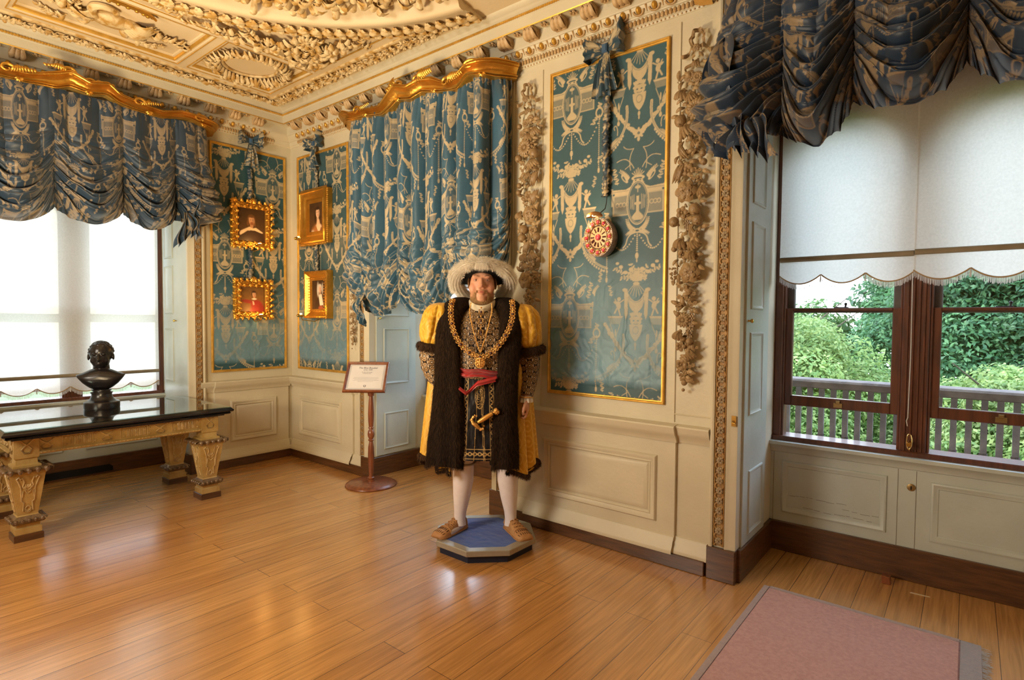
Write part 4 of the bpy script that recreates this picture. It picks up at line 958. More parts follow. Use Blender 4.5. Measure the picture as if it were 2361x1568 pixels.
# ---------------------------------------------------------------- bows and ribbons that hang the pictures
def bow_ribbon(W, u, zb, label, name='ribbon_bow', sc=1.0, ribbons=(), asym=.0, seed=3):
    th = thing(name, label, 'ribbon', W(u, zb, .0)); rs = np.random.RandomState(seed)
    def cloth(G, nm, X=None):
        n, m = G.shape[:2]; A, B = np.meshgrid(np.linspace(0, 1, n), np.linspace(0, 1, m), indexing='ij'); c = cloth_col(damask(A*.5+seed*.3, B*.22+seed*.17), A, B, seed=seed, blue=np.array([.02, .06, .10]))
        v, f = grid(G); return MB().add(v, f, c.reshape(-1, 3)).build(nm, M['fabric'], th, sharp=None)
    for s in (-1, 1):
        L = .135*sc*(1+.0*s); a = np.linspace(0, 1, 44); b = np.linspace(-1, 1, 26); A, B = np.meshgrid(a, b, indexing='ij'); t = np.sin(PI*A)
        wid = (.012+.062*t**.8)*sc*(1+(.35 if s > 0 else 0)*t); tilt = (.30+asym if s > 0 else .10)
        U = u+s*(L*t*np.cos(tilt)); V = zb+L*t*np.sin(tilt)+B*wid+.006*np.sin(B*9+A*4)
        Wd = .045+.045*np.sin(PI*A)*np.sign(.5-A)*.8+.012*np.cos(B*8+A*6)*t+.02*t
        cloth(np.stack(W(U, V, Wd), -1), 'loop')
    for s, ln, wd in ((-.25, .30, .06), (.25, .27, .055)):
        a = np.linspace(0, 1, 40); b = np.linspace(-1, 1, 20); A, B = np.meshgrid(a, b, indexing='ij')
        U = u+s*.10*sc*A+B*(.012+wd*A**.7)*sc; V = zb-ln*sc*A*(1-.05*B*s); Wd = .05+.02*np.cos(B*5)*A+.02*np.sin(A*3)
        cloth(np.stack(W(U, V, Wd), -1), 'ribbon_tail')
    MB().add(*bbox(W, u-.020*sc, u+.020*sc, zb-.028*sc, zb+.028*sc, .035, .075, .008)).build('knot', M['blue_satin'], th)
    for z0, z1 in ribbons:
        n = int((z0-z1)/.006); t = np.linspace(0, 1, n); z = z0+(z1-z0)*t; k = 14; ph = np.linspace(0, 2*PI, k+1)[:-1]
        r = .021*(1+.22*np.sin(z*190+np.sin(z*40)*2)+.12*np.sin(z*420)); G = np.empty((n, k, 3))
        for j, q in enumerate(ph):
            rr = r*(1+.15*np.sin(q*3+z*90)); G[:, j] = np.stack(W(u+.004*np.sin(z*16)+rr*math.cos(q), z, .030+rr*.8*math.sin(q)), -1)
        v, f = grid(G, cv=True); Z, Q = np.meshgrid(z, ph, indexing='ij'); c = cloth_col(damask(Q*.05, Z*1.6), Q, Z, seed=seed, blue=np.array([.02, .05, .09]))
        MB().add(v, f, c.reshape(-1, 3)).build('ruched_strap', M['fabric'], th, sharp=None)
    return th
M['blue_satin'] = mat('blue_satin', (.03, .10, .22), .3, sheen=.3)
bow_ribbon(WB(YB-.006), -1.865, 3.235, 'blue patterned silk bow with long ruched strap above the round clock', ribbons=[(2.99, 2.30)], asym=.12, sc=1.0, seed=3)
bow_ribbon(WA(XA+.006), 2.835, 3.275, 'blue patterned silk bow on the left wall above the portrait with a wide white collar', ribbons=[(3.0, 2.66), (2.20, 1.88)], sc=.85, seed=4)
bow_ribbon(WB(YB-.006), -5.205, 3.255, 'blue patterned silk bow above the portrait of a lady with long dark hair', ribbons=[(3.0, 2.76), (2.26, 1.95)], sc=.85, seed=6)

# ---------------------------------------------------------------- portraits
class Paint:
    def __init__(s, asp, n=130, bg=((.030, .016, .008), (.075, .040, .018))):
        s.h = n; s.w = int(n*asp); s.asp = asp; s.Y, s.X = np.mgrid[0:1:s.h*1j, 0:asp:s.w*1j]
        g = np.clip(.5+.5*np.sin(s.Y*2+s.X), 0, 1)[..., None]; s.c = np.array(bg[0])*(1-g)+np.array(bg[1])*g
        s.c = s.c*(1+.15*fbm(3, s.X*9, s.Y*9)[..., None])
    def e(s, x, y, rx, ry, col, soft=.25, rot=0, op=1.0):
        dx, dy = s.X-x, s.Y-y; c, q = math.cos(rot), math.sin(rot); d = np.sqrt(((dx*c+dy*q)/rx)**2+((-dx*q+dy*c)/ry)**2)
        k = (np.clip((1+soft-d)/(2*soft), 0, 1)*op)[..., None]; s.c = s.c*(1-k)+np.array(col)*k
    def poly(s, P, col, soft=.01):
        P = np.array(P, float); ins = np.zeros(s.X.shape, bool)
        for (x1, y1), (x2, y2) in zip(P, np.roll(P, -1, 0)):
            if y1 != y2: ins ^= ((y1 > s.Y) != (y2 > s.Y)) & (s.X < (x2-x1)*(s.Y-y1)/(y2-y1)+x1)
        k = ins.astype(float)
        for _ in range(2): k = (k+np.roll(k, 1, 0)+np.roll(k, -1, 0)+np.roll(k, 1, 1)+np.roll(k, -1, 1))/5
        k = k[..., None]; s.c = s.c*(1-k)+np.array(col)*k
def face(p, x, y, s, hair, skin=(.62, .34, .20), turn=.15, beard=None, longhair=0, sex=0):
    p.e(x-.1*s*turn, y-.12*s, .78*s, .98*s, hair, .18)
    if longhair: p.e(x-.62*s, y+.55*s, .30*s, longhair*s, hair, .25, .12); p.e(x+.58*s, y+.55*s, .26*s, longhair*s, hair, .25, -.12)
    p.e(x+.05*s, y+1.0*s, .32*s, .7*s, tuple(c*.72 for c in skin), .2)
    p.e(x+.06*s, y+.10*s, .56*s, .80*s, skin, .12); p.e(x+.36*s, y+.2*s, .26*s, .6*s, tuple(c*.6 for c in skin), .6, op=.7)
    p.e(x-.15*s, y-.28*s, .32*s, .22*s, (.75, .46, .28), .8, op=.6); p.e(x+.02*s, y-.72*s, .52*s, .26*s, hair, .3)
    if beard: p.e(x+.10*s, y+.68*s, .38*s, .26*s, beard, .4); p.e(x+.1*s, y+.42*s, .3*s, .06*s, beard, .4)
    for q in (-.17, .28):
        p.e(x+q*s, y-.02*s, .12*s, .055*s, (.55, .36, .26), .4); p.e(x+q*s, y-.02*s, .05*s, .05*s, (.05, .025, .015), .3); p.e(x+q*s, y-.17*s, .15*s, .03*s, tuple(c*.8+.02 for c in hair), .5)
    p.e(x+.09*s, y+.18*s, .06*s, .2*s, (.72, .42, .27), .6, op=.8); p.e(x+.10*s, y+.36*s, .11*s, .04*s, (.42, .18, .10), .6)
    p.e(x+.09*s, y+.52*s, .17*s, .045*s, (.50, .10, .07), .4)
def portrait(kind, asp):
    if kind == 'collar':
        p = Paint(asp); p.e(.42, 1.02, .42, .42, (.040, .022, .018), .1); face(p, .42, .36, .155, (.16, .075, .03), beard=(.26, .11, .05), longhair=.55)
        p.poly([(.06, .78), (.10, .70), (.36, .56), (.46, .60), (.56, .57), (.78, .70), (.74, .73), (.52, .66), (.40, .66), (.08, .84)], (.62, .50, .36))
        p.poly([(.08, .84), (.30, .68), (.52, .665), (.76, .73), (.80, 1.0), (.04, 1.0)], (.035, .020, .016))
    elif kind == 'red':
        p = Paint(asp, bg=((.05, .035, .022), (.20, .10, .03))); p.e(.60, .98, .27, .42, (.24, .028, .025), .1); p.e(.28, .63, .24, .065, (.24, .03, .025), .2, .12); p.e(.80, .93, .12, .22, (.2, .025, .02), .2, -.4)
        face(p, .50, .37, .12, (.05, .028, .016)); p.e(.51, .535, .085, .03, (.7, .62, .5), .3); p.poly([(.44, .60), (.50, .64), (.52, .74), (.46, .76)], (.62, .36, .30)); p.e(.22, .84, .17, .12, (.20, .10, .035), .3)
    elif kind == 'lady':
        p = Paint(asp); p.e(.34, .98, .30, .36, (.20, .085, .03), .12); face(p, .37, .34, .145, (.035, .018, .010), skin=(.70, .46, .32), longhair=1.3)
        p.e(.40, .62, .07, .12, (.66, .44, .30), .2); p.e(.41, .76, .16, .13, (.70, .48, .34), .2); p.poly([(.18, .74), (.30, .66), (.42, .88), (.38, 1.0), (.12, 1.0)], (.28, .12, .045)); p.poly([(.52, .72), (.62, .76), (.66, 1.0), (.44, 1.0), (.44, .88)], (.18, .075, .03)); p.e(.15, .90, .08, .12, (.5, .42, .32), .3)
    else:
        p = Paint(asp); p.e(.38, 1.0, .28, .42, (.045, .022, .012), .15); face(p, .40, .32, .125, (.62, .56, .48), skin=(.70, .46, .33)); p.e(.30, .34, .05, .2, (.62, .56, .48), .3); p.e(.53, .32, .035, .16, (.5, .44, .38), .3)
        p.poly([(.33, .50), (.49, .48), (.58, .80), (.40, .82)], (.72, .66, .58)); p.e(.45, .90, .12, .08, (.30, .07, .035), .3)
    return p
def picture(W, o, i, kind, style, label, wf=.055, tilt=0):
    u0, u1, v0, v1 = o; a0, a1, b0, b1 = i; th = thing('framed_portrait', label, 'painting', W((u0+u1)/2, v0, .0)); asp = (a1-a0)/(b1-b0)
    p = portrait(kind, asp); UU = a0+p.X/p.asp*(a1-a0); VV = b1-p.Y*(b1-b0); v, f = grid(np.stack(W(UU, VV, UU*0+wf*.55), -1))
    MB().add(v, f, p.c.reshape(-1, 3)).build('canvas', M['paint'], th, sharp=None)
    g = a0-u0; g2 = (v1-v0-(b1-b0))/2; fr = MB(); o_ = np.array(W(0, 0, 0)); ax, ay, az = (np.array(W(*e))-o_ for e in ((1, 0, 0), (0, 1, 0), (0, 0, 1)))
    if style == 'carved': prof = [(.012, 0), (.012, wf*.55), (.02, wf*.8), (.035, wf*.9), (g*.72, wf*.75), (g*.76, wf*.95), (g*.86, wf*1.0), (g*.93, wf*.85), (g+.002, wf*.5)]
    elif style == 'plain': prof = [(0, 0), (0, wf*1.05), (.006, wf*1.25), (.02, wf*1.3), (.028, wf*1.12), (.05, wf*1.0), (g*.5, wf*.72), (g*.62, wf*.62), (g*.70, wf*.70), (g*.80, wf*.66), (g*.90, wf*.58), (g+.002, wf*.52)]
    else: prof = [(0, 0), (0, wf), (.006, wf*1.15), (.022, wf*1.2), (.03, wf*1.05), (.045, wf*.85), (g*.62, wf*.62), (g*.7, wf*.70), (g*.82, wf*.68), (g*.9, wf*.60), (g+.002, wf*.5)]
    fr.add(*frame_m(W, u0, u1, v0, v1, prof)); fr.build('gilt_frame', M['gold'], th)
    rs = np.random.RandomState(len(label)); cv = MB(); per = [(u0+g*.42, v0+g*.42, 1, 0, u1-u0-g*.84), (u1-g*.42, v0+g*.42, 0, 1, v1-v0-g*.84), (u1-g*.42, v1-g*.42, -1, 0, u1-u0-g*.84), (u0+g*.42, v1-g*.42, 0, -1, v1-v0-g*.84)]
    for (x, y, dx, dy, L) in per:
        if style == 'carved':
            n = int(L/.030)
            for k in range(n+1):
                t = k/n*L; c = np.array(W(x+dx*t, y+dy*t, wf*.92)); d = ax*dx+ay*dy; s_ = np.cross(d, az); e = 1 if k % 2 else -1
                cv.add(*leaf(c+s_*.008*e, d+s_*e*.9, az, .046, .022, .35, 5, cup=.7)); cv.add(*leaf(c-s_*.012*e, -d*.5+s_*-e, az, .040, .02, .4, 5, cup=.7)); cv.add(*ell(c+s_*.016*e, (.009, .009, .010), 6, 5))
                if k % 3 == 0: cv.add(*tube([c+s_*e*.02*math.cos(q)*(1-q/8)+d*.02*math.sin(q)*(1-q/8) for q in np.linspace(0, 5, 12)], np.linspace(.006, .003, 12), 5))
        else:
            q = .014 if style != 'plain' else .02; n = int((L+g*.84)/q)
            if style == 'plain':
                for k in range(n):
                    t = k*q-g*.4; d = ax*dx+ay*dy; s_ = np.cross(d, az); c = np.array(W(x+dx*t, y+dy*t, wf*1.0)); cv.add(*leaf(c+s_*g*.38, s_-az*.8, az, .028, .018, .3, 4))
            else:
                for k in range(n):
                    t = k*q-g*.4; d = ax*dx+ay*dy; s_ = np.cross(d, az); c = np.array(W(x+dx*t, y+dy*t, wf*1.18)); cv.add(*ell(c+s_*g*.26, (.0055, .012, .006), 6, 5, (d, nrm(s_+d*.5), az)))
                    if k % 2: cv.add(*ell(c-s_*g*.34-az*wf*.25, (.008, .006, .005), 6, 5, (d, s_, az)))
    if style == 'carved':
        c = np.array(W((u0+u1)/2, v1-.02, wf*.9))
        for k in range(7): b = PI/2+(k-3)*.42; cv.add(*leaf(c, ax*math.cos(b)+ay*math.sin(b), az, .055-.004*abs(k-3), .022, .4, 5, cup=.6))
        for sx_, sy_ in ((0, 0), (1, 0), (0, 1), (1, 1)):
            c = np.array(W(u0+.03 if not sx_ else u1-.03, v0+.03 if not sy_ else v1-.03, wf*.9)); b0_ = math.atan2(sy_*2-1, sx_*2-1)
            for k in range(5): b = b0_+(k-2)*.5; cv.add(*leaf(c, ax*math.cos(b)+ay*math.sin(b), az, .042, .022, .4, 5, cup=.6))
    cv.build('carved_leaves', M['gold'], th)
    # little brass shell lamp on an arm under the picture
    lc = W((u0+u1)/2+.02, v0+.04, .16 if style == 'carved' else .24); lc = np.array(lc)
    am = MB().add(*tube([W((u0+u1)/2, v0-.005, .02), W((u0+u1)/2+.005, v0-.03, .08), W((u0+u1)/2+.015, v0-.015, lc_w(W, lc)-.02), lc-ay*.012], .005, 6)); am.build('lamp_arm', M['brass'], th)
    sh = MB(); n = 14; G = np.array([[lc+ax*.05*math.cos(a)*math.sin(b)+ay*(.02*math.sin(a)*math.sin(b)*1.2-.006)+az*.022*math.cos(b) for a in np.linspace(PI, 2*PI, n)] for b in np.linspace(.1, PI-.1, 10)])
    sh.add(*grid(G)); sh.add(*ell(lc-ay*.012+az*.02, (.045, .016, .012), 10, 6, (ax, ay, az))); sh.build('shell_reflector', M['brass'], th)
    MB().add(*ell(lc+ay*.004, (.022, .007, .007), 8, 6, (ax, ay, az))).build('bulb', M['bulb'], th)
    pl = light('picture_lamp_light', 'POINT', tuple(lc+ay*.03), 1.5, (1.0, .48, .12), shadow_soft_size=.02)
    return th
def lc_w(W, p):
    o = np.array(W(0, 0, 0)); az = np.array(W(0, 0, 1))-o; return float(np.dot(p-o, az))
M['bulb'] = mat('warm_bulb', (1, .8, .5), .5, emit=(1.0, .62, .22), em=6)
picture(WA(XA+.01), (2.630, 3.058, 2.196, 2.672), (2.702, 2.984, 2.268, 2.606), 'collar', 'carved', 'ornate gilt-framed portrait of a man in wide white collar on the left wall')
picture(WA(XA+.01), (2.650, 3.048, 1.484, 1.882), (2.722, 2.970, 1.555, 1.838), 'red', 'carved', 'ornate gilt-framed portrait of a person in red coat on the left wall')
picture(WB(YB-.01), (-5.440, -4.960, 2.25, 2.79), (-5.308, -4.995, 2.305, 2.695), 'lady', 'plain', 'plain gilt-framed portrait of a lady with long dark hair, right of the corner', wf=.07)
picture(WB(YB-.01), (-5.375, -4.955, 1.492, 1.975), (-5.275, -5.000, 1.560, 1.905), 'old', 'bead', 'bead-edged gilt portrait of a person with white hair and scarf, right of the corner', wf=.06)

# ---------------------------------------------------------------- the round clock with its lamp
ck = thing('wall_clock', 'oval wall clock set with pink stones, hanging on the large blue silk panel', 'clock', (-1.876, 3.28, 2.03))
CW = lambda u, v, w: (-1.876+u, 3.285-w, 2.03+v)
def ovl(r, w): return [CW(r*.105*math.cos(t), r*.122*math.sin(t), w) for t in np.linspace(0, 2*PI, 49)[:-1]]
G = np.array([ovl(r, w) for r, w in ((.9, .0), (1.0, .02), (1.02, .07), (.99, .085), (.90, .088), (.64, .082), (.60, .09), (.58, .082), (0.001, .082))])
MB().add(*grid(G, cv=True)).build('clock_case', mat('silver_filigree', (.62, .50, .42), .3, metal=.8, c2=(.40, .22, .2), nscale=60, bump=.6, bscale=160), ck)
G = np.array([ovl(r, w) for r, w in ((.575, .084), (.22, .085), (.001, .085))]); MB().add(*grid(G, cv=True)).build('dial', mat('amber_dial', (.62, .42, .22), .35, metal=.3, c2=(.52, .32, .15), nscale=20), ck)
pink = mat('pink_stone', (.55, .03, .07), .12, c2=(.75, .12, .16), nscale=60, coat=.6, sub=0)
for k in range(12):
    t = PI/2-k*PI/6; c = CW(.80*.105*math.cos(t), .80*.122*math.sin(t), .092); MB().add(*ell(c, (.0125, .008, .0135), 10, 7)).build('pink_stone', pink, ck)
    MB().add(*tube([CW(.80*.105*math.cos(t)+.0165*math.cos(q), .80*.122*math.sin(t)+.0175*math.sin(q), .091) for q in np.linspace(0, 2*PI, 15)[:-1]], .003, 5, closed=True)).build('stone_setting', M['brass'], ck)
MB().add(*ell(CW(0, 0, .09), (.019, .010, .020), 12, 8)).build('center_stone', pink, ck)
mb = MB()
for r, n in ((1.0, 64), (.66, 44), (.94, 56)):
    for t in np.linspace(0, 2*PI, n+1)[:-1]: mb.add(*ell(CW(r*.105*math.cos(t), r*.122*math.sin(t), .088), .0036, 6, 5))
for t in np.linspace(0, 2*PI, 25)[:-1]: mb.add(*ell(CW(.80*.105*math.cos(t+.13), .8*.122*math.sin(t+.13), .09), (.005, .004, .008), 6, 5))
mb.build('bead_edging', mat('pale_beads', (.85, .72, .66), .25, metal=.5), ck)
ROM = ['XII', 'I', 'II', 'III', 'IIII', 'V', 'VI', 'VII', 'VIII', 'IX', 'X', 'XI']; mb = MB()
def seg(a, b, wd=.0016, w=.0868, WW=CW, mbx=None):
    (mbx or mb).add(*tube([WW(*a, w), WW(*b, w)], wd, 4))
for k, s in enumerate(ROM):
    t = PI/2-k*PI/6; rd = np.array([math.cos(t), math.sin(t)]); tn = np.array([math.sin(t), -math.cos(t)]); adv = {'I': .0034, 'V': .0060, 'X': .0060}; tot = sum(adv[c] for c in s); x = -tot/2
    P = lambda q, h: tuple((rd*(.032+.026*h)+tn*q)*np.array([.96, 1.08]))
    for c in s:
        a = adv[c]; m_ = x+a/2
        if c == 'I': seg(P(m_, 0), P(m_, 1))
        elif c == 'V': seg(P(m_-.0022, 1), P(m_, 0)); seg(P(m_+.0022, 1), P(m_, 0))
        else: seg(P(m_-.0022, 1), P(m_+.0022, 0)); seg(P(m_+.0022, 1), P(m_-.0022, 0))
        x += a
mb.build('numerals', mat('numeral_brown', (.10, .03, .03), .5), ck)
lp = thing('clock_lamp', 'small brown curved lamp shade on a thin wire just above the round clock', 'lamp', (-1.86, 3.2, 2.17))
MB().add(*tube([(-1.852, 3.262, 2.30), (-1.850, 3.255, 2.26), (-1.845, 3.23, 2.215), (-1.85, 3.17, 2.175), (-1.862, 3.14, 2.168)], .003, 6)).build('wire', M['iron'], lp)
G = np.array([[(-1.868+.058*math.cos(a)*math.cos(b), 3.135+.032*math.sin(b), 2.150+.034*math.sin(a)*math.cos(b)**.7) for a in np.linspace(.0, PI, 17)] for b in np.linspace(-1.4, 1.4, 13)])
G2 = G.copy(); G2[..., 2] += .0; MB().add(*grid(G)).build('lamp_shade', mat('brown_shade', (.30, .14, .04), .4, transl=.15), lp)
MB().add(*ell((-1.868, 3.135, 2.160), (.02, .008, .008), 8, 6)).build('bulb', M['bulb'], lp)
light('clock_lamp_light', 'POINT', (-1.925, 3.10, 2.165), 1.5, (1.0, .60, .26), shadow_soft_size=.012)

# ---------------------------------------------------------------- carved limewood garlands
GX = 2.6e-3
ELS = [('daisy', 1590, 180, 14), ('daisy', 1609, 187, 13), ('bud', 1575, 216, 17), ('bud', 1592, 226, 15), ('fruit', 1627, 194, 8), ('daisy', 1620, 215, 11), ('sun', 1607, 256, 27), ('fruit', 1572, 279, 14), ('bud', 1583, 300, 20), ('blossom', 1606, 308, 9), ('blossom', 1618, 301, 8), ('blossom', 1616, 318, 8), ('fruit', 1630, 283, 11), ('pod', 1572, 343, 20), ('bud', 1601, 331, 12), ('fruit', 1624, 360, 8), ('fruit', 1626, 379, 8), ('pod', 1571, 395, 20), ('five', 1591, 393, 14), ('blossom', 1610, 398, 8), ('blossom', 1605, 415, 8), ('rose', 1589, 442, 25), ('bud', 1621, 441, 15), ('fruit', 1610, 484, 14), ('five', 1580, 488, 14), ('fruit', 1562, 508, 12), ('fruit', 1614, 507, 13), ('wheat', 1590, 512, 16), ('pod', 1598, 531, 20), ('bud', 1581, 556, 17), ('bud', 1602, 560, 16), ('fruit', 1561, 570, 7), ('bud', 1605, 584, 14), ('five', 1583, 583, 12), ('rose', 1600, 626, 24), ('grapes', 1562, 630, 16), ('blossom', 1582, 664, 10), ('blossom', 1584, 690, 11), ('blossom', 1601, 678, 9), ('blossom', 1606, 700, 9), ('blossom', 1572, 702, 8), ('daisy', 1586, 735, 18), ('wheat', 1604, 735, 15), ('bud', 1580, 768, 15), ('wheat', 1599, 768, 14), ('five', 1580, 796, 12), ('fruit', 1602, 784, 8), ('bud', 1600, 812, 14), ('blossom', 1612, 800, 7), ('five', 1582, 838, 13), ('blossom', 1602, 842, 9), ('blossom', 1584, 862, 10), ('blossom', 1598, 862, 9), ('fruit', 1590, 880, 7), ('fruit', 1588, 897, 4)]
def carve(kind, r, seed):
    rs = np.random.RandomState(seed); mb = MB(); ax, ay, az = np.array([1., 0, 0]), np.array([0, 0, 1.]), np.array([0, -1., 0])
    def petals(n, L, wd, r0=.15, tilt=.25, curl=.25, h=0, ph=0):
        for k in range(n):
            t = k*2*PI/n+ph; d = ax*math.cos(t)+ay*math.sin(t); mb.add(*leaf(d*r*r0+az*h, d+az*tilt, az, L, wd, curl, 6, cup=.5))
    if kind in ('daisy', 'sun'):
        n = 13 if kind == 'daisy' else 15; petals(n, r*.85, r*.42, tilt=.10); petals(n, r*.7, r*.36, tilt=.35, h=r*.15, ph=.2); mb.add(*ell(az*r*.3, (r*.30, r*.2, r*.30), 10, 7))
        for k in range(10): t = k*.63; mb.add(*ell(az*r*.42+ax*r*.22*math.cos(t)+ay*r*.22*math.sin(t), r*.07, 5, 4))
    elif kind == 'rose':
        for j, (n, L, tl, hh) in enumerate(((6, .95, .15, 0), (5, .75, .5, .2), (5, .55, .9, .35), (3, .38, 1.4, .45))): petals(n, r*L, r*L*.95, .12, tl, .35, r*hh, j*.6)
        mb.add(*ell(az*r*.5, r*.22, 8, 6))
        for j in range(3): mb.add(*tube([az*r*(.45+.05*j)+(ax*math.cos(q)+ay*math.sin(q))*r*(.72-.2*j) for q in np.linspace(j, j+4.2, 16)], r*.055, 6))
    elif kind == 'bud':
        s = 1 if rs.rand() < .5 else -1; d = nrm(ay*-1+ax*s*.45)
        for k in range(5): q = (k-2)*.34; mb.add(*leaf(ay*r*.55+az*r*.2, d+ax*q+az*.15*(2-abs(k-2)), az, r*1.65, r*.62, .3, 7, cup=.9))
        mb.add(*ell(ay*r*.45+az*r*.22, (r*.3, r*.3, r*.35), 9, 6))
    elif kind == 'fruit':
        mb.add(*ell(az*r*.6, (r, r*.9, r), 14, 10)); 
        for k in range(5): t = k*1.256; mb.add(*leaf(az*r*1.2-ay*r*.55, nrm(-ay+ax*math.cos(t)*.6+az*.4*math.sin(t)), az, r*.45, r*.2, .3, 4))
    elif kind == 'five': petals(5, r, r*.9, tilt=.3, curl=.35); mb.add(*ell(az*r*.35, r*.25, 8, 6)); petals(5, r*.5, r*.3, h=r*.2, ph=.6)
    elif kind == 'blossom':
        for (dx, dy) in ((0, 0), (.9, .4), (-.6, .8)):
            for k in range(5): t = k*1.256+dx; d = ax*math.cos(t)+ay*math.sin(t); mb.add(*leaf(ax*dx*r+ay*dy*r+az*r*.4, d+az*.3, az, r*.62, r*.5, .3, 4))
            mb.add(*ell(ax*dx*r+ay*dy*r+az*r*.55, r*.16, 6, 5))
    elif kind == 'pod':
        s = 1 if rs.rand() < .5 else -1
        for k in (-.25, .1, .4): P = bez(*[tuple(ay*r*.9+ax*k*r), tuple(ax*s*r*.7*k+az*r*.6), tuple(-ay*r*1.1-ax*s*r*(.7-k))], n=12); mb.add(*tube(P, r*.24*np.sin(np.linspace(.15, PI-.1, 12))+.0008, 8))
    elif kind == 'wheat':
        for s in (-.35, 0, .35):
            for k in range(7): mb.add(*ell(ax*s*r*(1.2-k*.1)+ay*r*(.9-k*.3)+az*r*(.3+.1*(k % 2))+ax*r*.1*(-1)**k, (r*.14, r*.14, r*.24), 6, 5))
    elif kind == 'grapes':
        for k in range(34): y = rs.rand(); w = (1-y)*.8+.1; t = rs.rand()*6.28; mb.add(*ell(ax*math.cos(t)*r*w*.8+ay*r*(1-2.4*y)+az*(r*.5+abs(math.sin(t))*r*w*.5), r*.17, 7, 5))
    return mb
def garland(u, label, z0=3.18, z1=1.08, sc=1.0, mir=1, seed=1, y=YB-.01):
    th = thing('limewood_garland', label, 'wood carving', (u, y, z0)); rs = np.random.RandomState(seed)
    Z = lambda py: z0-(py-78)/(900-78)*(z0-z1); U = lambda px: u+mir*(px-1594)*GX*sc
    def place(mb, nm, p, m='carved'):
        me = mb.mesh(nm); me.materials.append(M[m]); o = bpy.data.objects.new(nm, me); COL.objects.link(o); o.parent = th; o.location = np.array(p)-np.array((u, y, z0)); return o
    nmz = dict(daisy='daisy', sun='sunflower', rose='rose', bud='tulip', fruit='fruit', five='primrose', blossom='small_blossoms', pod='pea_pod', wheat='wheat_ear', grapes='grape_bunch')
    for i, (k, px, py, r) in enumerate(ELS): place(carve(k, r*GX*sc*.98, seed*100+i), nmz[k], (U(px), y-.028-.02*rs.rand(), Z(py)))
    # backing foliage, strands and leaves
    mb = MB(); az = np.array([0, -1., 0])
    for i in range(190):
        py = 165+rs.rand()*715; w = 30*np.clip((905-py)/330, .2, 1); px = 1594+(rs.rand()*2-1)*w; q = rs.rand()*6.28; L = (9+9*rs.rand())*GX*sc*1.4
        d = np.array([math.cos(q), -.25*rs.rand()-.1, math.sin(q)-.5]); mb.add(*leaf((U(px), y-.008-.025*rs.rand(), Z(py)), d, az, L, L*.42, .4, 6, cup=.7))
        if i % 4 == 0: P = [(U(px)+.012*math.cos(t)*(1+t*.1), y-.02-.02*rs.rand(), Z(py)+.014*math.sin(t)) for t in np.linspace(0, 4, 9)]; mb.add(*tube(P, .0022, 5))
    o = mb.build('backing_leaves', M['carved'], th)
    # ribbon bow at the top
    mb = MB()
    def rib(P, wd):
        P = np.array(P, float); n = len(P); G = np.array([[p+np.array([0, .002, -wd/2]), p+np.array([0, -.004, -wd/4]), p+np.array([0, -.004, wd/4]), p+np.array([0, .002, wd/2])] for p in P]); mb.add(*grid(G))
    cu, cz = U(1605), Z(122)
    ringp = [(cu+.036*math.cos(t)*sc, y-.03-.010*math.cos(t*6), cz+.055*sc+.052*sc*math.sin(t)) for t in np.linspace(-1.2, 4.4, 40)]
    G = np.array([[np.array(p)+np.array([0, -.014, 0])*0+np.array([math.cos(t)*.012, -.010, math.sin(t)*.012]) if s else np.array(p)-np.array([math.cos(t)*.010, .0, math.sin(t)*.010]) for s in (0, 1)] for p, t in zip(ringp, np.linspace(-1.2, 4.4, 40))]); mb.add(*grid(G))
    mb.add(*tube(ringp, .0075*sc, 6))
    for s in (-1, 1):
        P = [(cu+s*(.02+.085*t)*sc, y-.03-.014*math.sin(t*11), cz+(.015*math.sin(t*7)-.02*t)*sc) for t in np.linspace(0, 1, 26)]; rib(P, .026*sc)
        P = [(cu+s*(.01+.075*t+.012*math.sin(t*12))*sc, y-.028-.012*math.cos(t*9), cz-(.03+.10*t)*sc) for t in np.linspace(0, 1, 26)]; rib(P, .022*sc)
    mb.build('ribbon_bow', M['carved'], th); place(carve('rose', .024*sc, seed), 'rose', (cu, y-.045, cz))
    place(carve('bud', .03*sc, seed+3), 'tulip', (cu, y-.02, cz-.075))
    return th
garland(-1.296, 'carved limewood garland of flowers and fruit, right of the clock panel')
garland(-2.475, 'carved limewood garland between the middle curtain and the clock panel, above the figure', mir=-1, seed=2)
garland(-4.575, 'narrow carved limewood garland whose tip shows below the middle curtain, above the sign stand', sc=.6, seed=3, z1=1.20)
# ---------------------------------------------------------------- the marble-topped table
tb = thing('console_table', 'carved wooden table with black marble top in front of the left window', 'table', (-5.2, 1.46, 0))
TX0, TX1, TY0, TY1 = -5.72, -4.70, .74, 2.175
def slabstack(mb, x0, x1, y0, y1, prof, cap=True):
    """rectangular rings: prof = [(outset, z)]"""
    G = np.array([[(x0-o, y0-o, z), (x1+o, y0-o, z), (x1+o, y1+o, z), (x0-o, y1+o, z)] for o, z in prof])
    V, f = grid(G, cv=True); n = len(prof); F = [f]
    if cap: F.append(np.array([[3, 2, 1, 0], [4*n-4, 4*n-3, 4*n-2, 4*n-1]]))
    mb.add(V, F); return mb
slabstack(MB(), TX0, TX1, TY0, TY1, [(-.05, .692), (-.05, .70), (-.022, .704), (-.012, .712), (-.018, .72), (-.004, .724), (.004, .732), (.004, .740), (-.004, .748), (-.008, .753), (-.012, .757)]).build('marble_top', M['black_marble'], tb, 30)
gt = slabstack(MB(), TX0, TX1, TY0, TY1, [(-.018, .7572), (-.016, .7578), (-.016, .7628), (-.018, .7635)]).build('glass_sheet', M['sheet_glass'] if 'sheet_glass' in M else None, tb, 30)
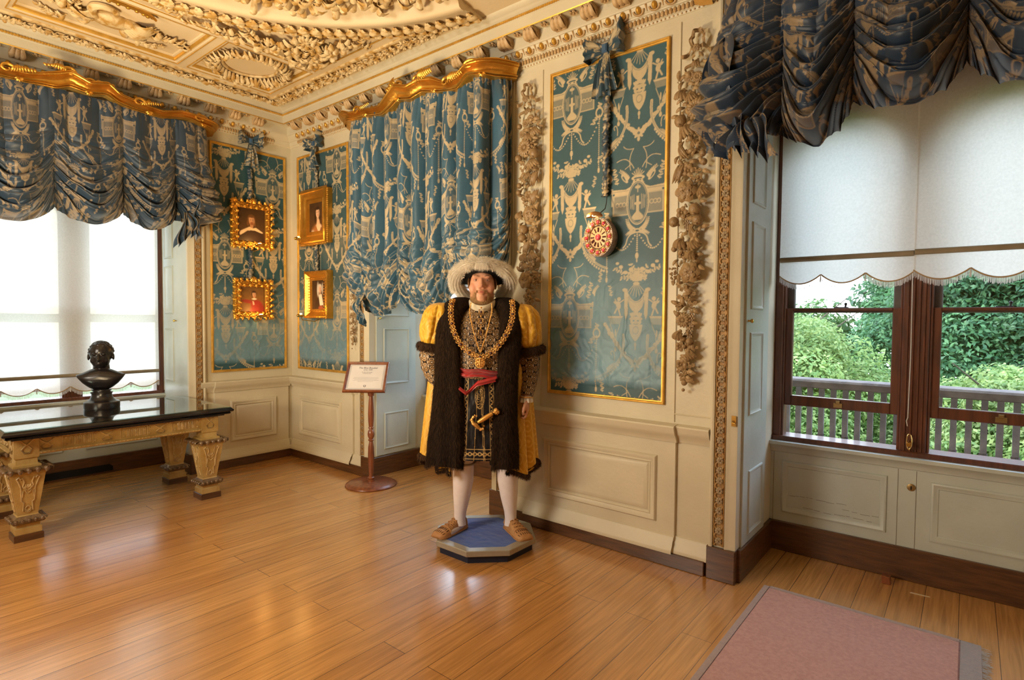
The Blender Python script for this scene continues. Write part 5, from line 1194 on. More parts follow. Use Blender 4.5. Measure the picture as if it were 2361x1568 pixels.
def sheet_glass():
    m = bpy.data.materials.new('table_glass'); m.use_nodes = True; t = m.node_tree; t.nodes.clear(); L = t.links.new
    o = t.nodes.new('ShaderNodeOutputMaterial'); a = t.nodes.new('ShaderNodeBsdfTransparent'); g = t.nodes.new('ShaderNodeBsdfGlossy'); f = t.nodes.new('ShaderNodeFresnel'); x = t.nodes.new('ShaderNodeMixShader')
    a.inputs[0].default_value = (.80, .93, .88, 1); g.inputs['Roughness'].default_value = .015; ior_fix(t, f, 1.5)
    mr = t.nodes.new('ShaderNodeMath'); mr.operation = 'MULTIPLY'; mr.inputs[1].default_value = 1.6; mr.use_clamp = True; L(f.outputs[0], mr.inputs[0])
    L(mr.outputs[0], x.inputs[0]); L(a.outputs[0], x.inputs[1]); L(g.outputs[0], x.inputs[2]); L(x.outputs[0], o.inputs[0]); return m
gt.data.materials.append(sheet_glass())
LX = (-5.585, -4.915); LY = (.885, 2.052)
def tleg(x, y, nm='leg'):
    lg = thing('tmp', 'x', 'x', (x, y, 0)); del lg['label'], lg['category']; lg.name = nm; lg.parent = tb; lg.location = np.array((x, y, 0))-np.array(tb.location)
    def sq(prof, m, name, cap=True):
        mb = MB(); G = np.array([[(x+sx_*r, y+sy_*r, z) for sx_, sy_ in ((-1, -1), (1, -1), (1, 1), (-1, 1))] for r, z in prof]); V, f = grid(G, cv=True); n = len(prof)
        mb.add(V, [f, np.array([[3, 2, 1, 0], [4*n-4, 4*n-3, 4*n-2, 4*n-1]])]); o = mb; return o
    return lg, sq
for x in LX:
    for y in LY:
        body = MB()
        def sq(prof, mb):
            G = np.array([[(x+sx_*r, y+sy_*r, z) for sx_, sy_ in ((-1, -1), (1, -1), (1, 1), (-1, 1))] for r, z in prof]); V, f = grid(G, cv=True); n = len(prof)
            mb.add(V, [f, np.array([[3, 2, 1, 0], [4*n-4, 4*n-3, 4*n-2, 4*n-1]])])
        sq([(.052, .045), (.070, .045), (.070, .085), (.062, .092), (.062, .112), (.078, .12), (.078, .125), (.058, .165), (.054, .172), (.092, .448), (.098, .452), (.098, .462)], body)
        sq([(.074, .49), (.074, .505), (.058, .512), (.056, .545), (.064, .552), (.066, .565), (.066, .692)], body)
        lg = body.build('leg', M['table_wood'], tb, 30)
        # carved strapwork on the faces of the tapered shaft
        cv = MB(); cvh = MB()
        for ax_, s in (('x', 1), ('x', -1), ('y', 1), ('y', -1)):
            def FW(u, v, w, ax_=ax_, s=s):
                r = .054+(v-.172)/(.448-.172)*.038
                return (x+s*(r+w), y+u*1.0, v) if ax_ == 'x' else (x+u, y+s*(r+w), v)
            for sg in (-1, 1):
                cv.add(*tube([FW(sg*a, b, .002) for a, b in ((.026, .20), (.022, .26), (.034, .27), (.038, .36), (.050, .40), (.060, .425), (.048, .435), (.040, .420), (.030, .428), (.020, .40), (.028, .37))], .0048, 5))
                cv.add(*tube([FW(sg*a, b, .002) for a, b in ((.0, .235), (.018, .215), (.012, .195), (.0, .19))], .004, 5)); cv.add(*tube([FW(sg*.030, .295, .002), FW(sg*.026, .34, .002)], .004, 5))
            cv.add(*tube([FW(.013*math.cos(t), .215+.016*math.sin(t), .002) for t in np.linspace(0, 2*PI, 13)[:-1]], .004, 5, closed=True))
            for k in range(5): t = PI/2+(k-2)*.5; o_ = np.array(FW(0, .30, .0)); dd = np.array(FW(math.cos(t), .30, 0))-np.array(FW(0, .30, 0)); cv.add(*leaf(o_+np.array((0, 0, .05)), nrm(dd+np.array((0, 0, math.sin(t)))), np.array(FW(0, .3, 1))-o_, .04, .016, .3, 5))
            for sg in (-1, 1):
                for k in range(3): cv.add(*tube([FW(sg*.0, .32+.02*k, .002), FW(sg*.012, .33+.02*k, .003), FW(sg*.016, .345+.02*k, .002)], .003, 5))
            # fluting on the head of the leg
            def HW(u, v, w, ax_=ax_, s=s): return (x+s*(.066+w), y+u, v) if ax_ == 'x' else (x+u, y+s*(.066+w), v)
            for sg in (-1, 1): cvh.add(*tube([HW(sg*a, b, .002) for a, b in ((.052, .68), (.03, .672), (.012, .65), (-.012, .63), (-.028, .61), (-.014, .585), (.014, .585), (.028, .61), (.012, .63))], .005, 5))
        cv.build('strapwork', M['table_wood2'], lg); cvh.build('interlace_carving', M['table_wood2'], lg)
        for z, r, L, pr_ in ((.470, .105, .045, [(.098, .462), (.112, .468), (.114, .478), (.090, .492), (.074, .492)]), (.135, .078, .032, [(.062, .112), (.080, .118), (.088, .13), (.080, .145), (.060, .165)])):
            lobes = MB(); sq(pr_, lobes)
            for (dx, dy) in ((1, 0), (-1, 0), (0, 1), (0, -1)):
                for k in range(5):
                    q = (k-2)/2.0*r*.88; c = np.array((x+dx*r*.92+abs(dy)*q, y+dy*r*.92+abs(dx)*q, z+L*.45)); lobes.add(*leaf(c, (dx*.75, dy*.75, -1), (dx, dy, .2), L, L*.62, .45, 6, cup=.8))
            lobes.build('leaf_collar', M['table_dark'], lg)
        ft = MB(); sq([(.078, 0), (.078, .043), (.072, .047)], ft); ft.build('foot_block', M['oak_dark'], lg)
for o in [o for o in tb.children if o.name.startswith('leg')]:
    for c in o.children: c.location = (0, 0, 0)
ap = MB()
def apW(side):
    return {'f': lambda u, v, w: (-4.862+w, u, v), 'b': lambda u, v, w: (-5.64-w, u, v), 'l': lambda u, v, w: (u, .832-w, v), 'r': lambda u, v, w: (u, 2.105+w, v)}[side]
apcs = []
for side, u0, u1 in (('f', .95, 1.99), ('b', .95, 1.99), ('l', -5.52, -4.98), ('r', -5.52, -4.98)):
    W = apW(side); ap.add(*bbox(W, u0, u1, .575, .692, -.03, 0)); ap.add(*strip_m(W, u0, u1, [(.570, 0), (.568, .012), (.575, .018), (.585, .016), (.590, .006), (.594, .004)])); ap.add(*strip_m(W, u0, u1, [(.676, .002), (.680, .012), (.690, .018), (.692, 0)]))
    L = u1-u0; n = 3 if L > .8 else 2; apc = MB(); apcs.append(apc)
    for k in range(n):
        c = u0+L*(k+.5)/n-(.13 if n == 3 else .0)
        if True:
            for sg in (-1, 1): apc.add(*tube([W(c+sg*a, b, .003) for a, b in ((.075, .668), (.04, .666), (.02, .648), (-.01, .63), (-.03, .614), (-.018, .597), (.018, .597), (.03, .614), (.01, .63))], .0055, 5))
            for q in (-.085, .085): apc.add(*tube([W(c+q, .598, .003), W(c+q, .672, .003)], .003, 4))
        for j in range(5):
            q = c+.135+j*.026
            if q < u1-.03: apc.add(*tube([W(q-.008, .602, .002), W(q-.008, .655, .004), W(q, .662, .004), W(q+.008, .655, .004), W(q+.008, .602, .002)], .003, 5)); apc.add(*tube([W(q, .602, .001), W(q, .65, .001)], .004, 5))
        for q in (.105, .272):
            for z in (.61, .655):
                if c+q < u1: apc.add(*ell(W(c+q, z, .003), .007, 8, 5))
    for q in np.arange(u0+.012, u1, .024): apc.add(*leaf(W(q, .686, .012), (W(0, 0, 1)[0]-W(0, 0, 0)[0])*.3*np.array((1, 0, 0))+np.array((0, 0, -1)), np.array(W(0, 0, 1))-np.array(W(0, 0, 0)), .016, .018, .3, 4)); apc.add(*ell(W(q, .579, .018), (.006, .006, .005), 6, 4))
apo = ap.build('apron', M['table_wood'], tb, 30); [q_.build('apron_carving', M['table_wood2'], apo) for q_ in apcs]

# ---------------------------------------------------------------- black bust on the table
BX, BY, BZ = -5.40, 1.457, .7636
bt = thing('portrait_bust', 'black sculpted bust of a short-haired head on a round socle, on the marble table', 'bust', (BX, BY, BZ))
fdir = nrm(np.array([.9, -.42, 0])); sdir = np.array([-fdir[1], fdir[0], 0]); upz = np.array([0, 0, 1.]); AXB = (sdir, fdir, upz)
def bp_(s, f, z): return np.array((BX, BY, BZ))+sdir*s+fdir*f+upz*z
mb = MB()
mb.add(*ell(bp_(0, -.012, .445), (.082, .098, .092), 24, 16, AXB)); mb.add(*ell(bp_(0, .022, .400), (.066, .072, .088), 24, 16, AXB)); mb.add(*ell(bp_(0, .05, .352), (.036, .036, .028), 14, 10, AXB))
mb.add(*tube([bp_(0, .095, .43), bp_(0, .106, .41), bp_(0, .116, .392), bp_(0, .098, .385)], [.009, .010, .013, .010], 8))
for s in (-1, 1):
    mb.add(*ell(bp_(s*.03, .083, .437), (.02, .012, .008), 10, 8, AXB)); mb.add(*ell(bp_(s*.082, .0, .41), (.009, .018, .028), 10, 8, AXB)); mb.add(*ell(bp_(s*.028, .078, .412), (.013, .010, .009), 10, 8, AXB)); mb.add(*ell(bp_(s*.04, .055, .385), (.024, .024, .026), 10, 8, AXB))
mb.add(*ell(bp_(0, .092, .366), (.024, .012, .006), 10, 8, AXB)); mb.add(*ell(bp_(0, .09, .355), (.020, .012, .007), 10, 8, AXB))
rs = np.random.RandomState(8)
for i in range(150):
    t = rs.rand()*6.28; p = rs.rand()*.95; d = np.array([math.sin(p*1.75)*math.cos(t), math.sin(p*1.75)*math.sin(t), math.cos(p*1.75)])
    if d[1] > .55 and d[2] < .55: continue
    c = bp_(0, -.012, .445)+sdir*d[0]*.084+fdir*d[1]*.10+upz*d[2]*.094; mb.add(*ell(c*.94+bp_(0, -.012, .445)*.06, (.013, .011, .010), 7, 5, (nrm(sdir+fdir*.3), fdir, upz)))
mb.add(*tube([bp_(0, -.012, .23), bp_(0, -.008, .30), bp_(0, .0, .36)], [.078, .058, .054], 20))
# chest cut to points at the shoulders
prof = [(.0, .148), (.045, .150), (.075, .165), (.115, .200), (.150, .245), (.163, .268), (.150, .276), (.115, .290), (.07, .312), (.0, .33)]
n = len(prof); G = []
for q in np.linspace(-1, 1, 29):
    a = abs(q); x = q*.163; zs = np.interp(a*.163, [0, .045, .075, .115, .150, .163], [.148, .150, .165, .200, .245, .268]); zt = np.interp(a*.163, [0, .07, .115, .150, .163], [.33, .312, .290, .276, .272]); dp = .072*math.sqrt(max(0, 1-a**2.4))+.008
    G.append([bp_(x, .012+dp*math.cos(t)*(1.05 if math.cos(t) > 0 else .75), (zs+zt)/2+(zt-zs)/2*math.sin(t)) for t in np.linspace(0, 2*PI, 25)[:-1]])
V, f = grid(np.array(G), cv=True); mb.add(V, [f, np.array([list(range(24))]), np.array([[28*24+i for i in range(23, -1, -1)]])])
me = remeshed(mb, 'bust', .0042, 3); link_mesh(me, 'head_and_shoulders', M['bronze'], None); o = bpy.data.objects['head_and_shoulders']; o.parent = bt; o.location = (-BX, -BY, -BZ)
MB().add(*lathe([(.0, 0), (.119, 0), (.121, .006), (.121, .048), (.117, .054), (.112, .056), (.098, .062), (.080, .076), (.070, .10), (.069, .118), (.075, .122), (.075, .130), (.060, .134), (.058, .140), (.068, .144), (.068, .152), (.0, .156)], (BX, BY, BZ), 40)).build('socle', M['bronze'], bt, 30)

# ---------------------------------------------------------------- information sign on its stand
SX, SY = -4.155, 3.143
sg_ = thing('sign_stand', 'mahogany pedestal sign stand holding a framed white notice, beside the middle window bay', 'sign', (SX, SY, 0))
MB().add(*lathe([(0, 0), (.222, 0), (.228, .006), (.225, .012), (.212, .018), (.200, .026), (.186, .031), (0, .033)], (SX, SY, 0), 48)).build('round_base', M['mahogany'], sg_)
MB().add(*lathe([(.0, .03), (.033, .033), (.033, .048), (.022, .052), (.030, .058), (.030, .068), (.021, .074), (.019, .085), (.024, .16), (.0275, .27), (.026, .34), (.018, .385), (.016, .395), (.026, .402), (.026, .41), (.018, .416), (.029, .44), (.031, .46), (.026, .49), (.017, .50), (.016, .506), (.024, .512), (.024, .52), (.020, .526), (.025, .58), (.027, .64), (.022, .74), (.018, .79), (.017, .80), (.027, .806), (.027, .82), (.030, .824), (.030, .88), (0, .88)], (SX, SY, 0), 28)).build('turned_pole', M['mahogany'], sg_)
ue = np.array([.778, .628, 0.]); fh = np.array([-.628, .778, 0.]); ang = math.radians(52); ve = fh*math.cos(ang)+upz*math.sin(ang); we = np.cross(ue, ve)
if we @ fh > 0: we = -we
so = np.array([SX, SY, .84])-fh*.075-ue*.045
SWp = lambda u, v, w: tuple(so+ue*u+ve*v+we*w)
bw, bh = .188, .315
bd = MB().add(*bbox(SWp, -bw, bw, 0, bh, .0, .012)); bd.add(*frame_m(SWp, -bw, bw, 0, bh, [(0, 0), (0, .020), (.004, .026), (.012, .028), (.022, .020), (.026, .014), (.027, .011)])); bd.build('sign_frame', M['mahogany'], sg_)
mp_ = MB().add(*bbox(SWp, -bw+.026, bw-.026, .026, bh-.026, .012, .0135)).build('mount', mat('grey_mount', (.62, .62, .66), .5), sg_)
pp = MB().add(*bbox(SWp, -bw+.042, bw-.042, .040, bh-.040, .0136, .0145)).build('notice', mat('notice_paper', (.80, .79, .82), .35, c2=(.76, .75, .78)), sg_)
ink = mat('ink', (.06, .05, .09), .6)
def text_on(txt, W, u, v, size, w, parent, name, m, sx_=1.0, shear=0.0, res=2):
    cu = bpy.data.curves.new('t', 'FONT'); cu.body = txt; cu.size = size; cu.align_x = 'CENTER'; cu.align_y = 'CENTER'; cu.resolution_u = res; cu.shear = shear; cu.offset = size*.012
    o = bpy.data.objects.new('t', cu); COL.objects.link(o); dg = bpy.context.evaluated_depsgraph_get(); me = bpy.data.meshes.new_from_object(o.evaluated_get(dg)); bpy.data.objects.remove(o); bpy.data.curves.remove(cu)
    co = mesh_co(me).astype(float); base = np.zeros(3); p = parent
    while p is not None: base += np.array(p.location); p = p.parent
    P = np.array([W(u+a*sx_, v+b, w) for a, b, _ in co])-base; me.vertices.foreach_set('co', P.astype(np.float32).ravel()); me.materials.clear(); me.materials.append(m); me.update()
    oo = bpy.data.objects.new(name, me); COL.objects.link(oo); oo.parent = parent; return oo
text_on('The Blue Boudoir', SWp, .004, .252, .024, .0148, sg_, 'title_text', ink, 1.0, .25)
text_on('circa 1690', SWp, .004, .231, .019, .0148, sg_, 'date_text', ink, 1.0, .25)
text_on('The Blue Silk Hangings', SWp, .0, .206, .0105, .0148, sg_, 'subtitle_text', ink, 1.0, .2); text_on('in Victorian times', SWp, .0, .193, .0105, .0148, sg_, 'subtitle_text', ink, 1.0, .2)
mb = MB(); rs = np.random.RandomState(1)
for k, (v, a, b) in enumerate(((.150, -.11, .11), (.140, -.115, .115), (.130, -.10, .10), (.120, -.115, .12), (.108, -.07, .07))):
    x = a
    while x < b: l = .004+.008*rs.rand(); mb.add(*bbox(SWp, x, min(x+l, b), v-.0011, v+.0011, .0146, .0149)); x += l+.0022
mb.build('small_print', mat('grey_print', (.36, .35, .40), .6), sg_)
mb = MB(); sh = [(-.011, .070), (.011, .070), (.010, .056), (0, .048), (-.010, .056)]; mb.add(*slab_(SWp, sh, .0146, .0149)); mb.build('crest_mark', ink, sg_)
MB().add(*slab_(SWp, [(-.006, .067), (.006, .067), (.005, .058), (0, .053), (-.005, .058)], .0149, .0152)).build('crest_field', M['notice_w'] if 'notice_w' in M else pp.data.materials[0], sg_)

# ---------------------------------------------------------------- plinth of the figure
PC = np.array([-2.475, 2.80]); PH = math.radians(-68)
def octo(r, z): return [(PC[0]+r*math.cos(PH+k*PI/4), PC[1]+r*math.sin(PH+k*PI/4), z) for k in range(8)]
pl = thing('display_plinth', 'low octagonal display plinth with blue cloth top under the costumed figure', 'plinth', (PC[0], PC[1], 0))
def loft(rings, m, name, parent, caps=(True, True)):
    G = np.array([octo(r, z) for r, z in rings]); V, f = grid(G, cv=True); n = len(rings); F = [f]
    if caps[0]: F.append(np.array([list(range(7, -1, -1))]))
    if caps[1]: F.append(np.array([[8*(n-1)+i for i in range(8)]]))
    return MB().add(V, F).build(name, m, parent, 20)
loft([(.322, 0), (.322, .048)], M['navy'], 'base_box', pl)
loft([(.322, .046), (.344, .046), (.346, .050), (.346, .078), (.343, .082), (.285, .0825), (.284, .079)], M['grey_ped'], 'metal_edging', pl, (True, False))
mb = MB(); n = 90; A, B = np.meshgrid(np.linspace(0, 1, 40), np.linspace(0, 2*PI, n+1)[:-1], indexing='ij')
rr = .285*math.cos(PI/8)/np.cos((B-PH) % (PI/4)-PI/8); X = PC[0]+A*rr*np.cos(B); Y = PC[1]+A*rr*np.sin(B); Z = .080+.004*np.abs(fbm(4, X*9, Y*14))*(1-A**6)+.0015*fbm(8, X*30, Y*40)
V, f = grid(np.stack([X, Y, Z], -1), cv=True); mb.add(V, f).build('blue_cloth', M['blue_felt'], pl)

# ---------------------------------------------------------------- rug, wedge and small fittings
rg = thing('rug', 'faded pink-red rug with grey border lying in front of the right window', 'rug', (-.37, 2.2, 0))
def rug_surface(x0, x1, y0, y1, nm, m, h=.010):
    nx, ny = 120, 220; X, Y = np.meshgrid(np.linspace(x0, x1, nx), np.linspace(y0, y1, ny), indexing='ij'); Z = h+.0012*fbm(3, X*60, Y*60)+.0015*fbm(9, X*4, Y*4)
    Z[0, :] = Z[-1, :] = Z[:, 0] = Z[:, -1] = .0005; V, f = grid(np.stack([X, Y, Z], -1)); return MB().add(V, f).build(nm, m, rg)
rug_surface(-.835, .010, .9, 3.345, 'rug_pile', M['rug']); rug_surface(-.862, -.834, .9, 3.372, 'bound_edge', M['rugedge'], .008); rug_surface(.009, .085, .9, 3.372, 'grey_border', M['rugedge2'] if 'rugedge2' in M else M['rugedge'], .009); rug_surface(-.836, .012, 3.344, 3.372, 'bound_edge', M['rugedge'], .007)
mb = MB(); rs = np.random.RandomState(6)
for i in range(900): y = .9+rs.rand()*2.45; x = .085; a = rs.randn()*.4; L = .02+.02*rs.rand(); mb.add(*grid(np.array([[(x, y-.0012, .006), (x, y+.0012, .006)], [(x+L*math.cos(a), y+L*math.sin(a)-.001, .003), (x+L*math.cos(a), y+L*math.sin(a)+.001, .003)]])))
mb.build('frayed_fringe', mat('frayed_wool', (.52, .50, .46), .9), rg)
tag(MB().add(*slab_(lambda u, v, w: (-.33+u, 3.86-w, v), [(-.022, 0), (.022, 0), (.018, .042), (-.022, .046)], -.02, .03, .003)).build('door_stop', M['mahogany']), 'small wooden block on the floor by the skirting of the right window', 'wooden block')
W = WB(YW); mb = MB().add(*lathe([(.0, 0), (.021, 0), (.021, .004), (.017, .006), (.0, .006)], W(-.236, .544, 0), 18, ((1, 0, 0), (0, 0, 1), (0, -1, 0))))
kh = tag(mb.build('keyhole_plate', M['brass_dull']), 'small round brass keyhole plate on the panelling under the right window', 'keyhole'); MB().add(*bbox(W, -.239, -.233, .532, .552, .005, .0075)).build('keyhole', M['black'], kh)
mb = MB()
for u in (-.98, -.30, -.212): mb.add(*bbox(W, u-.0012, u+.0012, .19, .642, 0, .0012))
rs = np.random.RandomState(9)
for (x0, x1, z) in ((-.90, -.55, .37), (-.58, -.40, .335), (-.80, -.42, .30)):
    x = x0
    while x < x1: l = .01+.05*rs.rand(); mb.add(*bbox(W, x, x+l, z+.004*math.sin(x*30)-.0012, z+.004*math.sin(x*30)+.0006, 0, .0014)); x += l+.02*rs.rand()
struct('trim_12', mb, mat('paint_crack', (.20, .17, .13), .9))
lt = thing('shutter_latch', 'small brass latch on the edge of the right window bay', 'latch', (-1.017, 3.27, .93))
MB().add(*bbox(WB(YB-.045), -1.03, -1.004, .905, .965, 0, .004, .001)).build('plate', M['brass'], lt); MB().add(*tube([(-1.02, 3.245, .935), (-1.02, 3.235, .925), (-1.005, 3.235, .925)], .005, 8)).build('catch', M['brass'], lt)

# ---------------------------------------------------------------- outside: balcony and trees
tag(MB().add(*box(-6.5, 4, 4.35, 5.15, -.12, -.02)).build('balcony_deck', mat('grey_stone', (.40, .38, .34), .8)), 'stone balcony deck outside the windows', 'balcony')
RY = 4.95; gw = mat('weathered_grey_wood', (.10, .085, .09), .8, c2=(.17, .145, .14), nscale=12, bump=.3, bscale=60)
br = thing('balcony_railing', 'weathered grey wooden balcony railing with balusters outside the right window', 'railing', (-.4, RY, 0))
R = WB(RY)
MB().add(*strip_m(R, -6.0, 3.5, [(.975, -.06), (.975, .0), (.985, .03), (1.0, .035), (1.015, .05), (1.03, .058), (1.045, .05), (1.052, .02), (1.054, -.05), (.975, -.06)])).build('handrail', gw, br); MB().add(*bbox(R, -6, 3.5, .02, .10, -.05, .03)).build('bottom_rail', gw, br)
bplain = MB().add(*box(-.018, .018, -.018, .018, .10, .98)).mesh('bp'); bplain.materials.append(gw)
n = 60; z = np.linspace(.10, .62, n); th_ = z*46; G = np.array([[((.016+.009*math.cos(2*(q-t)))*math.cos(q), (.016+.009*math.cos(2*(q-t)))*math.sin(q), zz_) for q in np.linspace(0, 2*PI, 13)[:-1]] for zz_, t in zip(z, th_)])
btw = MB().add(*grid(G, cv=True)); btw.add(*box(-.018, .018, -.018, .018, .62, .98)); btw = btw.mesh('bt'); btw.materials.append(gw)
for i, x in enumerate(np.arange(-2.35, .95, .0815)):
    o = bpy.data.objects.new('baluster' if i % 2 else 'twisted_baluster', bplain if i % 2 else btw); COL.objects.link(o); o.parent = br; o.location = np.array((x, RY, 0))-np.array(br.location)
leafm = mat('leaves', (1, 1, 1), .5, c2=(.85, .9, .8), vcol=True, nscale=3, transl=.45); bark = mat('bark', (.10, .075, .05), .9, bump=.5)
def tree(c, r, n, L, cols, label, seed):
    rs = np.random.RandomState(seed); th = thing('broadleaf_tree', label, 'tree', (c[0], c[1], -5.0), 'trees beyond the balcony'); c = np.array(c, float); r = np.array(r, float)
    nb = 130; bc = rs.randn(nb, 3); bc /= np.linalg.norm(bc, axis=1)[:, None]; bc[:, 2] = np.abs(bc[:, 2])*1.3-.5; bc *= (.6+.4*rs.rand(nb, 1)); br_ = .14+.16*rs.rand(nb)
    k = rs.randint(0, nb, n); d = rs.randn(n, 3); d /= np.linalg.norm(d, axis=1)[:, None]; d[:, 2] = np.where(rs.rand(n) < .75, np.abs(d[:, 2]), d[:, 2])
    P = c+(bc[k]+d*br_[k][:, None]*(.75+.3*rs.rand(n, 1)))*r
    nv = nrm(d+rs.randn(n, 3)*.55+[0, -.2, .4]); t = nrm(np.cross(nv, rs.randn(n, 3))); b = np.cross(nv, t); s = (L*(.6+.8*rs.rand(n)))[:, None]
    V = np.stack([P-t*s, P-b*s*.45+nv*s*.12, P+t*s, P+b*s*.45+nv*s*.12], 1).reshape(-1, 3); F = np.arange(4*n).reshape(n, 4)
    C = np.array(cols); q = rs.rand(n, 1); cc = C[0]*(1-q)+C[1]*q; cc *= (.7+.6*rs.rand(nb))[k][:, None]; cc = np.repeat(cc, 4, 0)
    MB().add(V, F, cc).build('foliage', leafm, th, sharp=None)
    tr = MB().add(*tube([(c[0], c[1], -5), (c[0]+.1, c[1], c[2]-1), (c[0]-.1, c[1], c[2]+r[2]*.5)], [.22, .16, .05], 8))
    for i in range(9): a = rs.rand()*6.28; tr.add(*tube([(c[0], c[1], c[2]-1.2+i*.25), (c[0]+math.cos(a)*r[0]*.35, c[1]+math.sin(a)*r[1]*.35, c[2]-.4+i*.25), (c[0]+math.cos(a)*r[0]*.75, c[1]+math.sin(a)*r[1]*.75, c[2]+.2+i*.25)], [.035, .02, .006], 6))
    tr.build('trunk_and_branches', bark, th)
struct('lawn', MB().add(*box(-70, 70, -60, 80, -5.2, -5.0)), mat('grass_lawn', (.10, .18, .05), .9, c2=(.07, .13, .035), nscale=.8))
G1, G2_, G3 = [(.18, .33, .10), (.50, .60, .22)], [(.05, .15, .075), (.15, .31, .13)], [(.08, .20, .06), (.26, .40, .13)]
tree((-2.6, 9.6, -.3), (2.3, 2.0, 2.1), 130000, .032, G1, 'pale sunlit leafy tree beyond the balcony, seen through the left sash of the right window', 1)
tree((1.0, 8.6, -.40), (1.8, 1.6, 1.75), 120000, .032, G1, 'yellow-green leafy tree low behind the balcony rail, seen through the right sash', 2)
tree((1.3, 13.5, 1.6), (3.0, 2.0, 3.0), 170000, .046, G2_, 'tall dark green tree rising behind the paler trees, up to the right blind', 3)
tree((-1.0, 8.0, -2.4), (3.2, 1.6, 2.0), 100000, .036, G3, 'low green bushy tree directly below and behind the balcony rail', 5)
tree((-3.8, 14.5, -.6), (3.4, 2.0, 2.6), 70000, .07, G3, 'mid green tree further back on the left beyond the balcony', 4)
tree((1.8, 17.0, 2.2), (4.0, 2.0, 3.6), 70000, .10, G2_, 'large dark tree furthest away behind the others, at the right of the view', 8)
tree((3.2, 12.0, .8), (2.4, 2.0, 3.0), 50000, .065, G3, 'mid green tree at the far right beyond the balcony', 6)
# ---------------------------------------------------------------- the costumed figure
FO = np.array([PC[0], PC[1], 0.0]); FU = np.array([.778, .628, 0]); FY = np.array([-.628, .778, 0]); FAX = (FU, FY, upz)
def Fg(x, y, z):
    x, y, z = np.broadcast_arrays(np.asarray(x, float), np.asarray(y, float), np.asarray(z, float))
    return FO+x[..., None]*FU+y[..., None]*FY+z[..., None]*upz
fig = thing('person', 'costumed figure in black fur-edged coat, yellow sleeves, feathered hat and white stockings, standing on plinth', 'person', (PC[0], PC[1], .083))
def fp(x, y, z): return tuple(Fg(x, y, z))
def fell(c, r, k=16, rg=10): return ell(Fg(*c), r, k, rg, FAX)
def limb(P, R, k=16): return tube([fp(*p) for p in P], R, k)
CXH = -.03
b = MB()
for s, hx, kx, axx in ((-1, -.115, -.147, -.173), (1, .065, .143, .168)):
    b.add(*limb([(hx, .01, .95), (hx, .0, .80), ((hx+kx)/2, -.01, .66), (kx, -.012, .55), (kx+.003*s, .004, .44), (kx+(axx-kx)*.5, .012, .32), (axx, .02, .20), (axx, .025, .12)], [.10, .098, .082, .063, .064, .054, .036, .038]))
    b.add(*fell((axx, .03, .115), (.030, .036, .024))); b.add(*limb([(axx, .03, .11), (axx+s*.035, -.04, .105), (axx+s*.06, -.09, .10)], [.028, .024, .018]))
b.add(*fell((CXH, .01, .94), (.185, .13, .14), 24, 14)); b.add(*fell((CXH, -.015, 1.12), (.19, .14, .19), 24, 14)); b.add(*fell((CXH, .0, 1.36), (.20, .125, .19), 24, 14))
b.add(*limb([(CXH-.19, .02, 1.47), (CXH-.1, .02, 1.49), (CXH+.1, .02, 1.49), (CXH+.19, .02, 1.47)], [.06, .06, .06, .06])); b.add(*limb([(CXH, .02, 1.48), (CXH, .01, 1.58), (CXH, .01, 1.68)], [.09, .068, .066]))
b.add(*limb([(-.22, .02, 1.47), (-.31, .035, 1.36), (-.365, .05, 1.21), (-.31, .0, 1.10), (-.24, -.04, 1.04)], [.06, .055, .046, .038, .030])); b.add(*limb([(.16, .02, 1.47), (.24, .03, 1.36), (.285, .04, 1.20), (.280, -.03, 1.09), (.264, -.09, .99)], [.06, .055, .046, .038, .028]))
# hands: palm, four unequal curled fingers and a thumb
def hand(w, s):
    w = np.array(w, float); b.add(*ell(Fg(*(w+[0, -.005, -.045])), (.022, .038, .045), 14, 10, FAX))
    for i, (dy, L, r) in enumerate(((-.030, .062, .0088), (-.011, .070, .0092), (.008, .066, .009), (.025, .052, .008))):
        k = w+[s*.004, dy, -.078]; b.add(*limb([tuple(w+[0, dy*.9, -.05]), tuple(k), tuple(k+[-s*.006, -.002, -L*.42]), tuple(k+[-s*.022, -.004, -L*.66]), tuple(k+[-s*.036, -.004, -L*.50])], [r*1.15, r*1.08, r, r*.95, r*.8], 10))
    b.add(*limb([tuple(w+[-s*.006, -.030, -.025]), tuple(w+[-s*.016, -.048, -.05]), tuple(w+[-s*.020, -.050, -.075]), tuple(w+[-s*.018, -.042, -.095])], [.012, .011, .0098, .008], 10))
hand((.262, -.105, .985), 1); hand((-.225, -.05, 1.03), -1)
# head
HX = CXH
b.add(*fell((HX, .025, 1.765), (.084, .098, .10), 28, 18)); b.add(*fell((HX, -.028, 1.715), (.080, .074, .105), 28, 18)); b.add(*fell((HX, -.028, 1.655), (.080, .064, .052), 20, 12)); b.add(*fell((HX, -.066, 1.625), (.036, .030, .024)))
b.add(*fell((HX, -.052, 1.772), (.066, .042, .036))); b.add(*limb([(HX, -.094, 1.756), (HX, -.104, 1.734), (HX, -.117, 1.714), (HX, -.106, 1.705)], [.010, .012, .0150, .011], 10))
for s in (-1, 1):
    b.add(*fell((HX+s*.013, -.104, 1.703), (.0095, .010, .008), 10, 8)); b.add(*fell((HX+s*.046, -.060, 1.698), (.038, .032, .042))); b.add(*fell((HX+s*.034, -.086, 1.770), (.026, .012, .0085), 12, 8)); b.add(*fell((HX+s*.036, -.078, 1.7475), (.020, .0135, .0125), 12, 8))
    b.add(*fell((HX+s*.086, .012, 1.725), (.010, .022, .034), 12, 8)); b.add(*fell((HX+s*.030, -.082, 1.728), (.016, .008, .006), 10, 6))
